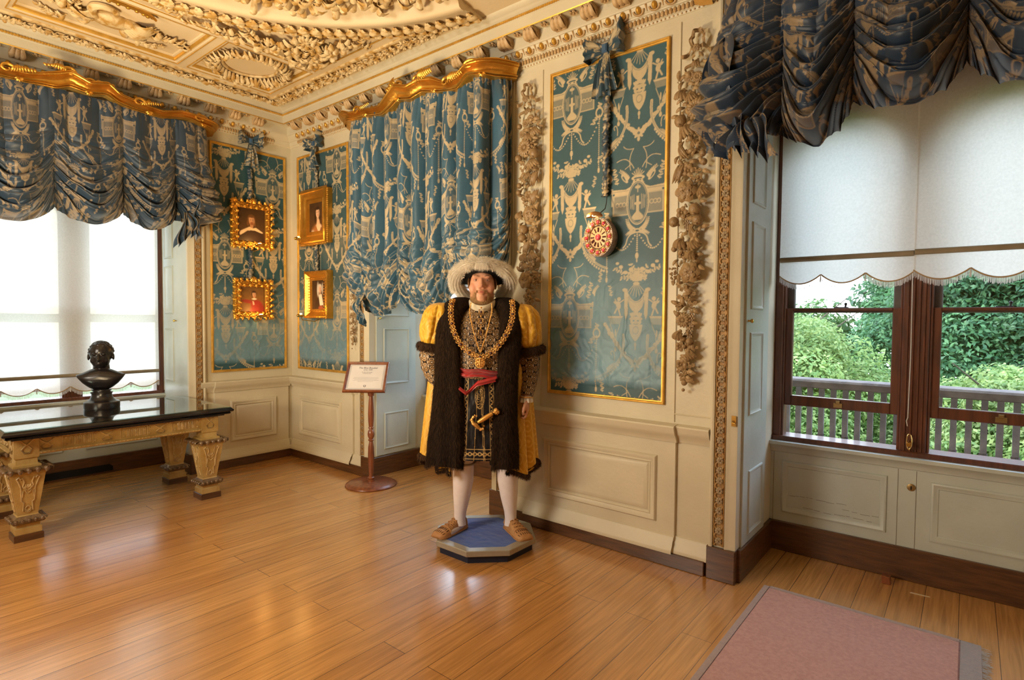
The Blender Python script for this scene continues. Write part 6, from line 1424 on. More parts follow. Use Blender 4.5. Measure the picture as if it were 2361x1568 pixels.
b.add(*fell((HX, -.098, 1.676), (.026, .011, .0065), 12, 8)); b.add(*fell((HX, -.094, 1.664), (.022, .012, .0085), 12, 8)); b.add(*fell((HX, -.090, 1.685), (.030, .012, .012), 12, 8)); b.add(*fell((HX, -.080, 1.640), (.03, .02, .016)))
me = remeshed(b, 'body', .0052, 2); co = mesh_co(me); L = co-FO.astype(np.float32); lx = L@FU; ly = L@FY; lz = L[:, 2]
skin = np.array([.60, .31, .20]); C = np.tile(skin, (len(co), 1))
def blot(x, z, rx, rz, col, op, ymax=-.04):
    global C
    d = ((lx-x)/rx)**2+((lz-z)/rz)**2; k = (np.exp(-d*1.6)*op*(ly < ymax))[:, None]; C = C*(1-k)+np.array(col)*k
for s in (-1, 1): blot(HX+s*.048, 1.705, .030, .026, (.62, .22, .14), .4); blot(HX+s*.036, 1.752, .026, .016, (.46, .20, .13), .5)
blot(HX, 1.705, .018, .018, (.62, .26, .17), .3); blot(HX, 1.79, .05, .03, (.70, .38, .26), .5); blot(HX, 1.6765, .022, .0035, (.40, .09, .07), .9, -.085); blot(HX, 1.668, .021, .006, (.52, .13, .10), .9, -.085); blot(HX, 1.672, .021, .0016, (.20, .04, .03), .9, -.085)
k = (np.clip((.64-lz)/.02, 0, 1))[:, None]; C = C*(1-k)+np.array([.74, .66, .66])*k
set_col(me, C); M['skin'] = mat('wax_skin', (1, 1, 1), .45, c2=(.93, .90, .88), vcol=True, nscale=40, bump=.05, bscale=300, spec=.4)
nt_ = M['skin'].node_tree.nodes['Principled BSDF']; nt_.inputs['Subsurface Weight'].default_value = .15; nt_.inputs['Subsurface Radius'].default_value = (.02, .008, .004)
def relink(me, name, m, parent=fig, label=None):
    o = link_mesh(me, name, m, parent); o.location = -np.array(fig.location)
    if label: o['label'] = label
    return o
relink(me, 'body', M['skin'])
def P_(name, mb, m, label=None, sharp=38):
    o = mb.build(name, M[m] if isinstance(m, str) else m, fig, sharp)
    if label: o['label'] = label
    return o
M['eye_white'] = mat('eye_white', (.50, .45, .40), .2, coat=.5); M['iris'] = mat('iris', (.07, .04, .025), .15, coat=.8); M['black_cloth'] = mat('black_velvet', (.006, .006, .008), .85, spec=.2)
for s in (-1, 1):
    e = P_('eye', MB().add(*fell((HX+s*.036, -.0835, 1.7485), (.0125, .0092, .0048), 16, 10)), 'eye_white'); MB().add(*fell((HX+s*.036, -.0918, 1.7487), (.0046, .0020, .0045), 12, 8)).build('iris', M['iris'], e)
    for z, h, nm in ((1.7545, .004, 'upper_eyelid'), (1.7425, .003, 'lower_eyelid')):
        P_(nm, MB().add(*limb([(HX+s*.036+q*.0155, -.0915+.006*q*q, z+h*(.4-q*q)*(1 if 'upper' in nm else -1)) for q in np.linspace(-1, 1, 9)], .0027, 8)), M['eyelid'] if 'eyelid' in M else M['skin'])
    mbb = MB(); rs = np.random.RandomState(3)
    for k in range(36): q = k/35; x = HX+s*(.016+.040*q); z = 1.768+.016*math.sin(q*2.3)+.0009*rs.randn(); mbb.add(*tube([fp(x, -.0975+.016*q**2, z), fp(x+s*.006, -.0995+.018*q**2, z+.003-.003*q)], [.0007, .0003], 4))
    P_('eyebrow', mbb, mat('eyebrow_hair', (.30, .15, .07), .7))
# hair strands helper
def strands(pos, nrmv, flow, L, wid, lift, jit, col, col2, seed, curl=0.0, seg=2):
    rs = np.random.RandomState(seed); n = len(pos); d = nrm(flow+nrmv*lift+rs.randn(n, 3)*jit); sd = nrm(np.cross(d, nrmv+rs.randn(n, 3)*.3)); Ls = (L*(.6+.8*rs.rand(n)))[:, None]; V = []
    p = pos.copy()
    for i in range(seg): V += [p-sd*wid*(1-i/(seg+.5))*.5, p+sd*wid*(1-i/(seg+.5))*.5]; d = nrm(d+np.array([0, 0, -1])*curl+rs.randn(n, 3)*curl*.4); p = p+d*Ls/seg
    V.append(p); V = np.stack(V, 1); m = V.shape[1]; F = []
    base = np.arange(n)[:, None]*m
    for i in range(seg-1): F.append(base+np.array([[2*i, 2*i+1, 2*i+3, 2*i+2]]))
    tri = base+np.array([[2*seg-2, 2*seg-1, 2*seg]]); t = rs.rand(n, 1, 1)**2; C = (np.array(col)*(1-t)+np.array(col2)*t)*np.ones((n, m, 1)); C[:, -1] *= 1.25
    return V.reshape(-1, 3), F+[tri], C.reshape(-1, 3)
def sample(G, n, seed):
    rs = np.random.RandomState(seed); a, b_ = G.shape[:2]; i = rs.randint(0, a-1, n); j = rs.randint(0, b_-1, n); u = rs.rand(n, 1); v = rs.rand(n, 1)
    p = G[i, j]*(1-u)*(1-v)+G[i+1, j]*u*(1-v)+G[i, j+1]*(1-u)*v+G[i+1, j+1]*u*v; du = G[i+1, j]-G[i, j]; dv = G[i, j+1]-G[i, j]; return p, nrm(np.cross(du, dv)), nrm(du)
FURC = ((.012, .007, .0045), (.070, .038, .019)); M['fur'] = mat('dark_fur', (1, 1, 1), .8, vcol=True, spec=.15)
def _si(a, n, seed): return np.random.RandomState(seed).randint(0, a-1, n)
def fur(name, G, n, L, seed, flow=(0, 0, -1), cu=False, cv=True, cols=FURC, wid=.0022, lift=.9, jit=.35, m='fur', curl=.25, out=None, parent=None):
    Gc = np.concatenate([G, G[:, :1]], 1) if cv else G
    mb = MB(); v, f = grid(G, cu=cu, cv=cv); mb.add(v, f, np.array(cols[0]))
    p, nn, du = sample(Gc, n, seed)
    if out is None: out = Gc.mean(1)[_si(G.shape[0], n, seed)]
    if out is not None: sgn = np.sign(((p-out)*nn).sum(1, keepdims=True)); nn = nn*sgn
    fl = np.broadcast_to(np.array(flow, float), p.shape); V, F, C = strands(p, nn, fl, L, wid, lift, jit, *cols, seed, curl); mb.add(V, F, C)
    return mb.build(name, M[m], parent or fig, None)
def ribbon_tube(keys, n=90, k=26):
    """flattened tube: keys = [(t, x, y, z, halfwidth, halfthick)]"""
    K = np.array(keys, float); t = np.linspace(K[0, 0], K[-1, 0], n); c = [np.interp(t, K[:, 0], K[:, i]) for i in range(1, 6)]; ker = np.hanning(9); ker /= ker.sum()
    c = [np.convolve(np.pad(q, 4, 'edge'), ker, 'valid') for q in c]; th_ = np.linspace(0, 2*PI, k+1)[:-1]; return c, th_
# stockings, garter and shoes
M['stocking'] = mat('white_stocking', (.82, .76, .78), .7, c2=(.78, .71, .73), nscale=30, bump=.06, bscale=500, sheen=.2)
for s, kx, axx in ((-1, -.147, -.173), (1, .143, .168)):
    st = P_('stocking', MB().add(*limb([(kx-s*.005, -.010, .66), (kx, -.012, .60), (kx, -.012, .55), (kx+.003*s, .0, .49), (kx+.004*s, .004, .43), (kx+(axx-kx)*.5, .012, .32), (axx-s*.003, .018, .22), (axx, .022, .16), (axx, .018, .12)], [.084, .076, .068, .070, .069, .0575, .042, .038, .042], 28)), 'stocking', 'white stocking')
    if s < 0: P_('garter', MB().add(*tube([fp(kx+.0715*math.cos(t), -.012+.0715*math.sin(t), .545) for t in np.linspace(0, 2*PI, 33)[:-1]], .0075, 8, closed=True)), mat('garter_ribbon', (.55, .48, .42), .6))
M['leather'] = mat('tan_leather', (.50, .26, .10), .55, c2=(.42, .20, .075), nscale=25, bump=.2, bscale=150); M['slash'] = mat('dark_slash', (.05, .02, .01), .8)
for s, ax0, hy, ang_ in ((-1, -.165, .06, math.radians(-128)), (1, .160, .055, math.radians(-62))):
    dr = np.array([math.cos(ang_), math.sin(ang_)]); sd_ = np.array([-dr[1], dr[0]]); z0 = .0865
    prof = [(-.035, .026, .045), (-.02, .034, .072), (.02, .038, .080), (.06, .043, .082), (.10, .047, .066), (.14, .052, .052), (.18, .058, .043), (.215, .056, .038), (.235, .046, .028), (.243, .030, .014)]
    mb = MB(); G = []
    for q, w, h in prof:
        ring_ = []
        for t in np.linspace(0, 2*PI, 29)[:-1]:
            cs_, sn = math.cos(t), math.sin(t); a = w*np.sign(cs_)*abs(cs_)**.75; z = h*(abs(sn)**.85) if sn > 0 else -.0*sn
            ring_.append(fp(ax0+dr[0]*q+sd_[0]*a, hy+dr[1]*q+sd_[1]*a, z0+z))
        G.append(ring_)
    V, f = grid(np.array(G), cv=True); mb.add(V, [f, np.array([list(range(28))]), np.array([[9*28+i for i in range(27, -1, -1)]])])
    sh = P_('shoe', mb, 'leather', 'tan slashed leather shoe')
    sl = MB(); wv = MB()
    def SP(q, a, dz=0):                       # point on the upper
        w = np.interp(q, [p[0] for p in prof], [p[1] for p in prof]); h = np.interp(q, [p[0] for p in prof], [p[2] for p in prof]); t = math.acos(max(-1, min(1, np.sign(a)*abs(a)**(1/.75)))); return fp(ax0+dr[0]*q+sd_[0]*a*w, hy+dr[1]*q+sd_[1]*a*w, z0+h*abs(math.sin(t))**.85+dz)
    for j in range(7): a = -.8+j*1.6/6; sl.add(*tube([SP(.205, a, .001), SP(.222, a, .001)], .0022, 5)); sl.add(*tube([SP(.165, a*.9, .001), SP(.185, a*.9, .001)], .0022, 5))
    for q in (.03, .06, .09, .12, .145):
        for a in (-.45, 0.05, .5): sl.add(*tube([SP(q, a-.12, .001), SP(q+.014, a+.12, .001)], .0026, 5)); wv.add(*tube([SP(q+.004, a-.22, .001), SP(q+.010, a, .0035), SP(q+.006, a+.24, .001)], .0045, 6))
    wv.add(*tube([SP(.155, a, .002) for a in np.linspace(-.95, .95, 13)], .005, 6)); wv.add(*tube([SP(-.02+.0, a, .001) for a in np.linspace(-.95, .95, 9)], .005, 6))
    sl.build('slashes', M['slash'], sh); wv.build('woven_straps', M['leather'], sh)
    G = np.array([[fp(ax0+dr[0]*q+sd_[0]*a*(w+.004), hy+dr[1]*q+sd_[1]*a*(w+.004), z) for a, z in ((-1, .084), (1, .084), (1, .093), (-1, .093))] for q, w, h in prof]); V, f = grid(G, cv=True); MB().add(V, [f, np.array([[0, 1, 2, 3]]), np.array([[39, 38, 37, 36]])]).build('sole', M['leather'], sh)
# brocade: pattern sampled on fine grids
def brocade(U, V):
    """U across, V down in metres -> colour"""
    cu, cv_ = .046, .072; i = np.floor(U/cu); u = U/cu-i-.5; v = V/cv_+.5*(i % 2); v = v-np.floor(v)-.5
    r = np.hypot(u*1.15, v*1.0); a = np.arctan2(v, u*1.2); gold = (np.abs(r-.36-.05*np.cos(a*6)) < .045)|(np.abs(r-.20) < .035)|((np.abs(u) < .035) & (np.abs(v) < .45) & (r > .12))|(np.abs(np.abs(u)-.44-.04*np.sin(v*18)) < .035)|((np.abs(np.sin(a*4)) < .22) & (r > .2) & (r < .5))
    pearl = ((np.hypot(u, (v-.0)*1.55) < .085)|(np.hypot(np.abs(u)-.46, (np.abs(v)-.45)*1.5) < .08)|(np.hypot(np.abs(u)-.25, (np.abs(v)-.28)*1.5) < .05))
    n = noise2(3, None, U*300, V*300)[..., None]; c = np.zeros(U.shape+(3,))+np.array([.018, .010, .008])
    c[gold] = [.42, .26, .12]; c = c*(.6+.8*n); c[pearl] = [.72, .64, .56]; return c
M['brocade'] = mat('gold_brocade', (1, 1, 1), .5, vcol=True, spec=.25)
def loft_fig(rings, nz, nth, colf, name, m, a0=0, a1=2*PI, wrinkle=.0, seed=1):
    K = np.array(rings, float); z = np.linspace(K[0, 0], K[-1, 0], nz); o_ = np.argsort(K[:, 0]); cx_, cy_, rx, ry = (np.interp(z, K[o_, 0], K[o_, i])[:, None] for i in range(1, 5)); th_ = np.linspace(a0, a1, nth)[None]
    cs_, sn = np.cos(th_), np.sin(th_); e = .86; X = cx_+rx*np.sign(cs_)*np.abs(cs_)**e; Y = cy_+ry*np.sign(sn)*np.abs(sn)**e; Z = z[:, None]+0*X
    if wrinkle: w = wrinkle*fbm(seed, X*22, Z*9); X = X+w*cs_; Y = Y+w*sn
    c = colf(X, Y, Z, th_+0*X, rx+0*X); v, f = grid(Fg(X, Y, Z)); return P_(name, MB().add(v, f, c.reshape(-1, 3)), m, None, None)
loft_fig([(1.575, CXH, .01, .085, .085), (1.54, CXH, .0, .12, .11), (1.47, CXH, -.005, .195, .135), (1.36, CXH, -.01, .215, .152), (1.20, CXH, -.02, .205, .165), (1.12, CXH, -.02, .195, .158)], 240, 640, lambda X, Y, Z, T, R: brocade(T*.20, Z), 'doublet', 'brocade', wrinkle=.004)
def skirt_col(X, Y, Z, T, R):
    c = np.zeros(X.shape+(3,))+np.array([.008, .007, .010]); x = X-CXH; gold = np.zeros(X.shape, bool); front = Y < .0
    for xc, hw in ((-.085, .011), (.068, .014)):
        q = x-xc-(.03*(1.12-Z))*np.sign(xc); band = np.abs(q) < hw; scroll = np.abs(q-np.sin(Z*150)*hw*.55) < hw*.22; dots = np.hypot(q+np.sin(Z*150)*hw*.4, (Z*150/PI-np.round(Z*150/PI))*PI/150) < hw*.35; gold |= front & band & (scroll|dots); gold |= front & (np.abs(np.abs(q)-hw) < .0015)
    for xc in (-.028, .024, .016): gold |= front & (np.abs(x-xc+(Z-.8)*.05*np.sign(xc)) < .0016)
    d = ((x+.002)/.030)**2+((Z-1.02)/.085)**2; gold |= front & (d < 1) & (np.abs(np.sin(np.arctan2(Z-1.02, x*3)*5+np.sqrt(d)*14)) < .35); gold |= front & (np.abs(d-1) < .07)
    hb = (Z < .675) & (Z > .618); u = (x*32); gold |= hb & (np.abs(np.hypot((u-np.round(u))/32, (Z-.647))-.010) < .0028); gold |= hb & (np.hypot((u+.5-np.round(u+.5))/32, Z-.647) < .006); gold |= (np.abs(Z-.677) < .0018)|(np.abs(Z-.616) < .0022)
    c[gold] = [.50, .33, .13]; return c
loft_fig([(1.16, CXH, -.02, .19, .152), (1.05, CXH, -.02, .20, .165), (.85, CXH, -.015, .215, .175), (.70, CXH+.0, -.01, .225, .18), (.605, CXH, -.01, .23, .185)], 380, 620, skirt_col, 'skirt_base', 'brocade', wrinkle=.010, seed=4)
# black breeches edge under the skirt on the right leg
loft_fig([(.66, .12, .0, .11, .10), (.54, .13, .0, .105, .10)], 20, 60, lambda X, Y, Z, T, R: np.zeros(X.shape+(3,))+np.array([.008, .008, .01]), 'breeches_leg', 'brocade')
# placket jewels and pearls down the chest
jm = MB(); gm = MB(); M['goldsolid'] = mat('gold_jewellery', (.86, .52, .18), .28, metal=.95, c2=(.66, .34, .08), nscale=90, bump=.4, bscale=260); M['jewel'] = mat('dark_ruby', (.05, .008, .012), .1, coat=.8)
for z in (1.545, 1.49, 1.415, 1.34):
    y = -.150 if z < 1.5 else -.115
    gm.add(*tube([fp(CXH+.0125*a, y-.008, z+.0135*b_) for a, b_ in ((-1, -1), (-1, 1), (1, 1), (1, -1))], .004, 6, closed=True)); gm.add(*fell((CXH, y-.006, z+.026), (.006, .004, .006), 8, 6)); gm.add(*fell((CXH, y-.006, z-.026), (.006, .004, .006), 8, 6)); jm.add(*fell((CXH, y-.008, z), (.008, .005, .008), 8, 6))
P_('placket_clasps', gm, 'goldsolid'); P_('placket_stones', jm, 'jewel')
# red sash
M['red'] = mat('red_silk', (.42, .008, .012), .42, c2=(.30, .005, .008), nscale=14, sheen=.3, bump=.3, bscale=30)
th_ = np.linspace(PI*.94, PI*2.06, 120); A = th_[None, :]; Bv = np.linspace(-1, 1, 26)[:, None]; f_ = (A-PI)/PI
X = CXH+(.216)*np.cos(A)+0*Bv; Y = -.018+(.188+.010*np.cos(Bv*5+A*2)+.004*np.cos(Bv*13+A*5))*np.sin(A); Z = 1.172-.030*f_+Bv*(.034-.016*f_)+.004*np.sin(A*7)
sash = P_('red_sash', MB().add(*grid(Fg(X, Y, Z))), 'red')
G = []
for t in np.linspace(0, 1, 60):
    P = np.array([np.interp(t, [0, .3, .62, .8, 1], [.07, -.045, -.100, -.115, -.160]), -.216-.008*math.sin(t*9), np.interp(t, [0, .3, .62, .8, 1], [1.128, 1.098, 1.045, 1.035, 1.068])]); G.append([fp(P[0]+.004*math.sin(q*3), P[1]-.004*math.cos(q*4), P[2]+q*.016*(1.15-.4*t)) for q in np.linspace(-1, 1, 9)])
MB().add(*grid(np.array(G))).build('sash_end', M['red'], sash)
# dagger
dg_ = MB(); a_ = np.array([-.050, -.215, .848]); c_ = np.array([.060, -.222, .918])
hd = MB().add(*tube([fp(*(a_+(c_-a_)*t)) for t in (.08, .25, .5, .75, .92)], [.010, .0145, .0155, .014, .010], 14)); dagr = P_('dagger', hd, mat('amber_grip', (.70, .36, .08), .3, metal=.5))
rs = np.random.RandomState(5); pm = MB().add(*fell(tuple(c_+[.012, 0, .006]), (.019, .014, .019), 12, 8)); 
for i in range(26): d = nrm(rs.randn(3)); pm.add(*ell(Fg(*(c_+[.012, 0, .006]))+(FU*d[0]*.018+FY*d[1]*.014+upz*d[2]*.018), .0055, 6, 5))
pm.build('pommel', M['goldsolid'], dagr); gd = MB(); q_ = [(-.066, .893), (-.080, .872), (-.072, .850), (-.055, .838), (-.040, .822), (-.022, .812), (-.006, .815)]; gd.add(*tube([fp(x, -.218, z) for x, z in q_], [.010, .008, .013, .016, .012, .009, .010], 10))
for x, z in q_: 
    for k in range(3): gd.add(*ell(Fg(x+.008*rs.randn(), -.222, z+.008*rs.randn()), .006, 6, 5))
gd.build('guard', M['goldsolid'], dagr)
# yellow gown: skirt, and puffed sleeves
M['yellow'] = mat('yellow_silk', (1, 1, 1), .5, vcol=True, sheen=.2, c2=(.9, .86, .8), nscale=20)
def ycol(X, Y): 
    u = X/.07; v = Y/.10; u = u-np.floor(u)-.5; v = v+.5*(np.floor(X/.07) % 2); v = v-np.floor(v)-.5; p = (np.abs(np.hypot(u, v)-.36) < .05)|(np.hypot(u, v*1.3) < .14)|(np.abs(np.abs(u)-.46) < .03); c = np.zeros(X.shape+(3,))+np.array([.64, .34, .008]); c[p] = [.76, .46, .05]; return c
s_ = np.linspace(0, 1, 520)[:, None]; t_ = np.linspace(0, 1, 220)[None]; pts = np.array([(-.20, -.12), (-.36, -.10), (-.435, .02), (-.40, .18), (-.22, .27), (0, .30), (.20, .27), (.32, .16), (.335, .02), (.27, -.09), (.12, -.13)]); sl_ = np.linspace(0, 1, len(pts))
ker = np.hanning(61); ker /= ker.sum(); px_ = np.convolve(np.pad(np.interp(s_[:, 0], sl_, pts[:, 0]), 30, 'edge'), ker, 'valid')[:, None]; py_ = np.convolve(np.pad(np.interp(s_[:, 0], sl_, pts[:, 1]), 30, 'edge'), ker, 'valid')[:, None]
wz = np.interp(t_, [0, .3, 1], [.62, .86, 1.0]); pl_ = ridge(s_*13*2*PI+np.sin(s_*30)*.8)*(.006+.020*t_); cxg = -.04; X = cxg+(px_-cxg)*(wz+pl_/.35); Y = .08+(py_-.08)*(wz+pl_/.35); hem = .50+.02*np.sin(s_*40)+.10*np.clip((.28-s_)/.12, 0, 1)*(s_ > .06)*1.0+.05*np.clip(1-np.abs(s_-.80)/.08, 0, 1); Z = 1.46+(hem-1.46)*t_
G = Fg(X, Y, Z); v, f = grid(G); P_('yellow_gown', MB().add(v, f, ycol(s_*1.9+0*t_, Z).reshape(-1, 3)), 'yellow', None, None)
hp = G[:, -1]; Gt = np.array([[p+0*upz+(FU*math.cos(a)+upz*math.sin(a)*1.3+FY*math.sin(a*2)*.3)*.012 for a in np.linspace(0, 2*PI, 9)[:-1]] for p in hp[::3]]); fur('hem_fur', Gt, 9000, .016, 31, cols=((.035, .018, .010), (.16, .085, .04)), wid=.0020)
def puff(cx_, cy_, cz_, rx, ry, rz, seed, lean):
    n, m_ = 150, 260; b_ = np.linspace(.02, .98, n)[:, None]; a = np.linspace(0, 2*PI, m_)[None]; ph = b_*PI; r = np.sin(ph)**.62
    fold = ridge(a*7+np.sin(b_*4+a*2)*1.3+seed)*.085*(.4+.8*np.sin(ph))+fbm(seed, a*2.2+9, b_*7)*.10+ridge(b_*11+fbm(seed+2, a*2, b_*3)*8)*.022
    X = cx_+(r*(1+fold))*np.cos(a)*rx+lean*(.5-b_); Y = cy_+(r*(1+fold))*np.sin(a)*ry; Z = cz_+np.cos(ph)*rz+.008*fold; v, f = grid(Fg(X, Y, Z)); return P_('puffed_sleeve', MB().add(v, f, ycol(a*.10+0*b_, Z).reshape(-1, 3)), 'yellow', 'yellow puffed silk sleeve', None)
puff(-.325, .01, 1.455, .105, .13, .150, 3, .07); puff(.258, .01, 1.445, .100, .13, .155, 8, -.06)
FC2 = ((.030, .016, .010), (.13, .07, .035))
for cx_, cz_, tl in ((-.352, 1.315, -.12), (.283, 1.292, .18)):
    G = np.array([[fp(cx_+(.088+.020*math.cos(q))*math.cos(a), .01+(.10+.020*math.cos(q))*math.sin(a), cz_+.024*math.sin(q)+tl*.088*math.cos(a)) for q in np.linspace(0, 2*PI, 11)[:-1]] for a in np.linspace(0, 2*PI, 49)[:-1]]); fur('fur_cuff', G, 5200, .020, int(abs(cx_*1000)), cu=True, cols=FC2, flow=(0, 0, -1))
def sleeve(keys, seed):
    K = np.array(keys, float); n = 200; t = np.linspace(0, 1, n); q = np.linspace(0, 1, len(K)); c = np.stack([np.interp(t, q, K[:, i]) for i in range(4)], 1); ker = np.hanning(31); ker /= ker.sum(); c = np.stack([np.convolve(np.pad(c[:, i], 15, 'edge'), ker, 'valid') for i in range(4)], 1)
    T = nrm(np.gradient(c[:, :3], axis=0)); a = np.linspace(0, 2*PI, 190)[None, :, None]; N = nrm(np.cross(T, [0, 1, 0]))[:, None]; Bn = np.cross(T[:, None], N); A2 = a[..., 0]; w = 1+.05*fbm(seed, A2*2+0*t[:, None], t[:, None]*9)+.03*ridge(t[:, None]*40+A2)
    Pn = c[:, None, :3]+(N*np.cos(a)+Bn*np.sin(a))*(c[:, 3][:, None]*w)[..., None]; v, f = grid(Fg(Pn[..., 0], Pn[..., 1], Pn[..., 2])); Lg = np.cumsum(np.linalg.norm(np.gradient(c[:, :3], axis=0), axis=1))[:, None]
    return P_('brocade_sleeve', MB().add(v, f, brocade(A2*.075+0*Lg, Lg+0*A2).reshape(-1, 3)), 'brocade', None, None)
sleeve([(-.345, .01, 1.33, .085), (-.355, .012, 1.26, .088), (-.355, .015, 1.19, .080), (-.335, .0, 1.12, .064), (-.30, -.02, 1.075, .050), (-.235, -.045, 1.04, .040)], 2)
sleeve([(.272, .01, 1.31, .078), (.280, .012, 1.23, .074), (.282, .012, 1.16, .066), (.280, -.03, 1.09, .053), (.270, -.065, 1.035, .045), (.264, -.085, 1.0, .038)], 5)
for (cx_, cy_, cz_) in ((.263, -.093, .985), (-.225, -.05, 1.035)):
    G = np.array([[fp(cx_+r*(1+.14*math.sin(a*9))*math.cos(a), cy_+r*(1+.14*math.sin(a*9))*math.sin(a), cz_+z) for r, z in ((.030, .022), (.034, .012), (.038, -.004), (.040, -.018), (.037, -.020))] for a in np.linspace(0, 2*PI, 73)[:-1]]); P_('lace_cuff', MB().add(*grid(G, cu=True)), mat('white_linen', (.78, .74, .68), .7))
    P_('cuff_edge', MB().add(*tube([fp(cx_+.0405*math.cos(a), cy_+.0405*math.sin(a), cz_+.016) for a in np.linspace(0, 2*PI, 33)[:-1]], .0045, 6, closed=True)), 'goldsolid')
# dark fur coat fronts, over the shoulders
def coat(keys, n, seed, name):
    (cx_, cy_, cz_, hw, ht), th2 = ribbon_tube(keys, 120, 30); T = np.stack([np.gradient(cx_), np.gradient(cy_), np.gradient(cz_)], 1); T = nrm(T); U = np.tile([1., .0, 0], (len(T), 1)); U = nrm(U-T*(U*T).sum(1, keepdims=True)); N = np.cross(T, U)
    q = th2[None, :, None]; P = np.stack([cx_, cy_, cz_], 1)[:, None]+U[:, None]*hw[:, None, None]*np.sign(np.cos(q))*np.abs(np.cos(q))**.7+N[:, None]*ht[:, None, None]*np.sin(q); P[..., 1] += .035*(((P[..., 0]-CXH)/.3)**2)
    P[..., 1] += .010*np.cos(P[..., 0]*60+1)*np.clip((1.4-P[..., 2]), 0, 1); G = Fg(P[..., 0], P[..., 1], P[..., 2]); ctr = Fg(cx_, cy_+.05, cz_).mean(0)
    return fur(name, G, n, .026, seed, flow=(0, 0, -1), lift=.42, jit=.22, wid=.0015)
coat([(0, -.10, .13, 1.50, .08, .03), (.08, -.12, .09, 1.58, .08, .035), (.16, -.175, .0, 1.612, .062, .035), (.24, -.215, -.075, 1.575, .068, .034), (.34, -.242, -.13, 1.48, .072, .034), (.46, -.243, -.165, 1.33, .074, .030), (.60, -.238, -.185, 1.15, .078, .026), (.80, -.236, -.185, .90, .104, .026), (.92, -.245, -.18, .70, .122, .028), (1.0, -.258, -.175, .555, .118, .030)], 62000, 11, 'fur_coat_front')
coat([(0, .04, .13, 1.50, .08, .03), (.08, .06, .09, 1.58, .08, .035), (.16, .115, .0, 1.612, .060, .035), (.24, .155, -.075, 1.58, .068, .034), (.34, .160, -.13, 1.48, .066, .034), (.46, .152, -.165, 1.33, .066, .030), (.60, .142, -.185, 1.15, .060, .026), (.80, .128, -.188, .90, .072, .026), (.92, .130, -.185, .70, .084, .028), (1.0, .130, -.18, .545, .084, .030)], 58000, 12, 'fur_coat_front')
G = np.array([[fp(CXH+(.12+.03*math.cos(q))*math.cos(a), .04+(.10+.03*math.cos(q))*math.sin(a), 1.585+.03*math.sin(q)) for q in np.linspace(0, 2*PI, 13)[:-1]] for a in np.linspace(-.35, PI+.35, 40)]); fur('fur_collar', G, 7000, .022, 14)
G = np.array([[fp(cxg+r*.30*math.cos(a)*1.0, .06+r*.22*math.sin(a), z) for a in np.linspace(-.45, PI+.45, 60)] for z, r in ((1.60, .55), (1.54, .9), (1.45, 1.05), (1.25, 1.02), (1.1, 1.05))]); fur('coat_back', G, 9000, .022, 15, cv=False)
# gold chains
def chain(path, r, step, name, kind, yoff):
    P = np.array(path, float); n = 400; q = np.concatenate([[0], np.cumsum(np.linalg.norm(np.diff(P, axis=0), axis=1))]); t = np.linspace(0, q[-1], n); c = np.stack([np.interp(t, q, P[:, i]) for i in range(3)], 1); ker = np.hanning(31); ker /= ker.sum(); c = np.stack([np.convolve(np.pad(c[:, i], 15, 'edge'), ker, 'valid') for i in range(3)], 1)
    mb = MB(); jw = MB(); L_ = q[-1]; rs = np.random.RandomState(2)
    for k, d in enumerate(np.arange(0, L_, step)):
        i = int(d/L_*(n-1)); p = c[i]+[0, yoff, 0]; tg = nrm(c[min(n-1, i+3)]-c[max(0, i-3)]); sd2 = nrm(np.cross(tg, [0, 1, 0]))
        if kind == 'wide':
            for j in range(9): a = j*2*PI/9; mb.add(*ell(Fg(*(p+tg*r*.72*math.cos(a)+sd2*r*math.sin(a)-[0, .002, 0])), r*.27, 6, 5))
            if k % 3 == 2: jw.add(*fell(tuple(p-[0, .005, 0]), (r*.6, r*.4, r*.6), 8, 6)); mb.add(*tube([fp(*(p+tg*r*.6*a_+sd2*r*.6*b_)) for a_, b_ in ((-1, -1), (-1, 1), (1, 1), (1, -1))], r*.16, 5, closed=True))
            else: mb.add(*fell(tuple(p-[0, .003, 0]), (r*.5, r*.4, r*.5), 7, 5)); mb.add(*ell(Fg(*(p+sd2*r*1.0)), r*.3, 6, 5)); mb.add(*ell(Fg(*(p-sd2*r*1.0)), r*.3, 6, 5))
        else: mb.add(*fell(tuple(p), (r, r*.8, r), 6, 5))
    o = P_(name, mb, 'goldsolid')
    if kind == 'wide': jw.build('chain_stones', M['jewel'], o)
chain([(-.215, -.065, 1.625), (-.222, -.118, 1.575), (-.215, -.168, 1.50), (-.200, -.185, 1.43), (-.165, -.19, 1.355), (-.115, -.19, 1.30), (-.06, -.192, 1.268), (-.028, -.192, 1.258), (.01, -.192, 1.268), (.06, -.192, 1.305), (.11, -.19, 1.365), (.150, -.19, 1.44), (.170, -.172, 1.51), (.172, -.118, 1.58), (.165, -.07, 1.625)], .0155, .0245, 'gold_collar_chain', 'wide', -.012)
chain([(-.095, -.09, 1.605), (-.105, -.125, 1.55), (-.088, -.150, 1.47), (-.062, -.172, 1.375), (-.030, -.182, 1.285), (-.002, -.172, 1.375), (.022, -.150, 1.47), (.040, -.125, 1.55), (.036, -.09, 1.605)], .0052, .0085, 'thin_gold_chain', 'thin', -.006)
mb = MB(); pc = (CXH, -.212, 1.226)
for rr_, rt in ((.028, .005), (.016, .003)): mb.add(*tube([fp(pc[0]+rr_*math.cos(a), pc[1], pc[2]+rr_*1.05*math.sin(a)) for a in np.linspace(0, 2*PI, 25)[:-1]], rt, 6, closed=True))
mb.add(*ell(Fg(*pc), (.026, .004, .027), 18, 8, FAX)); 
for k in range(8): a = k*PI/4; mb.add(*ell(Fg(pc[0]+.021*math.cos(a), pc[1]-.005, pc[2]+.021*math.sin(a)), .005, 6, 5))
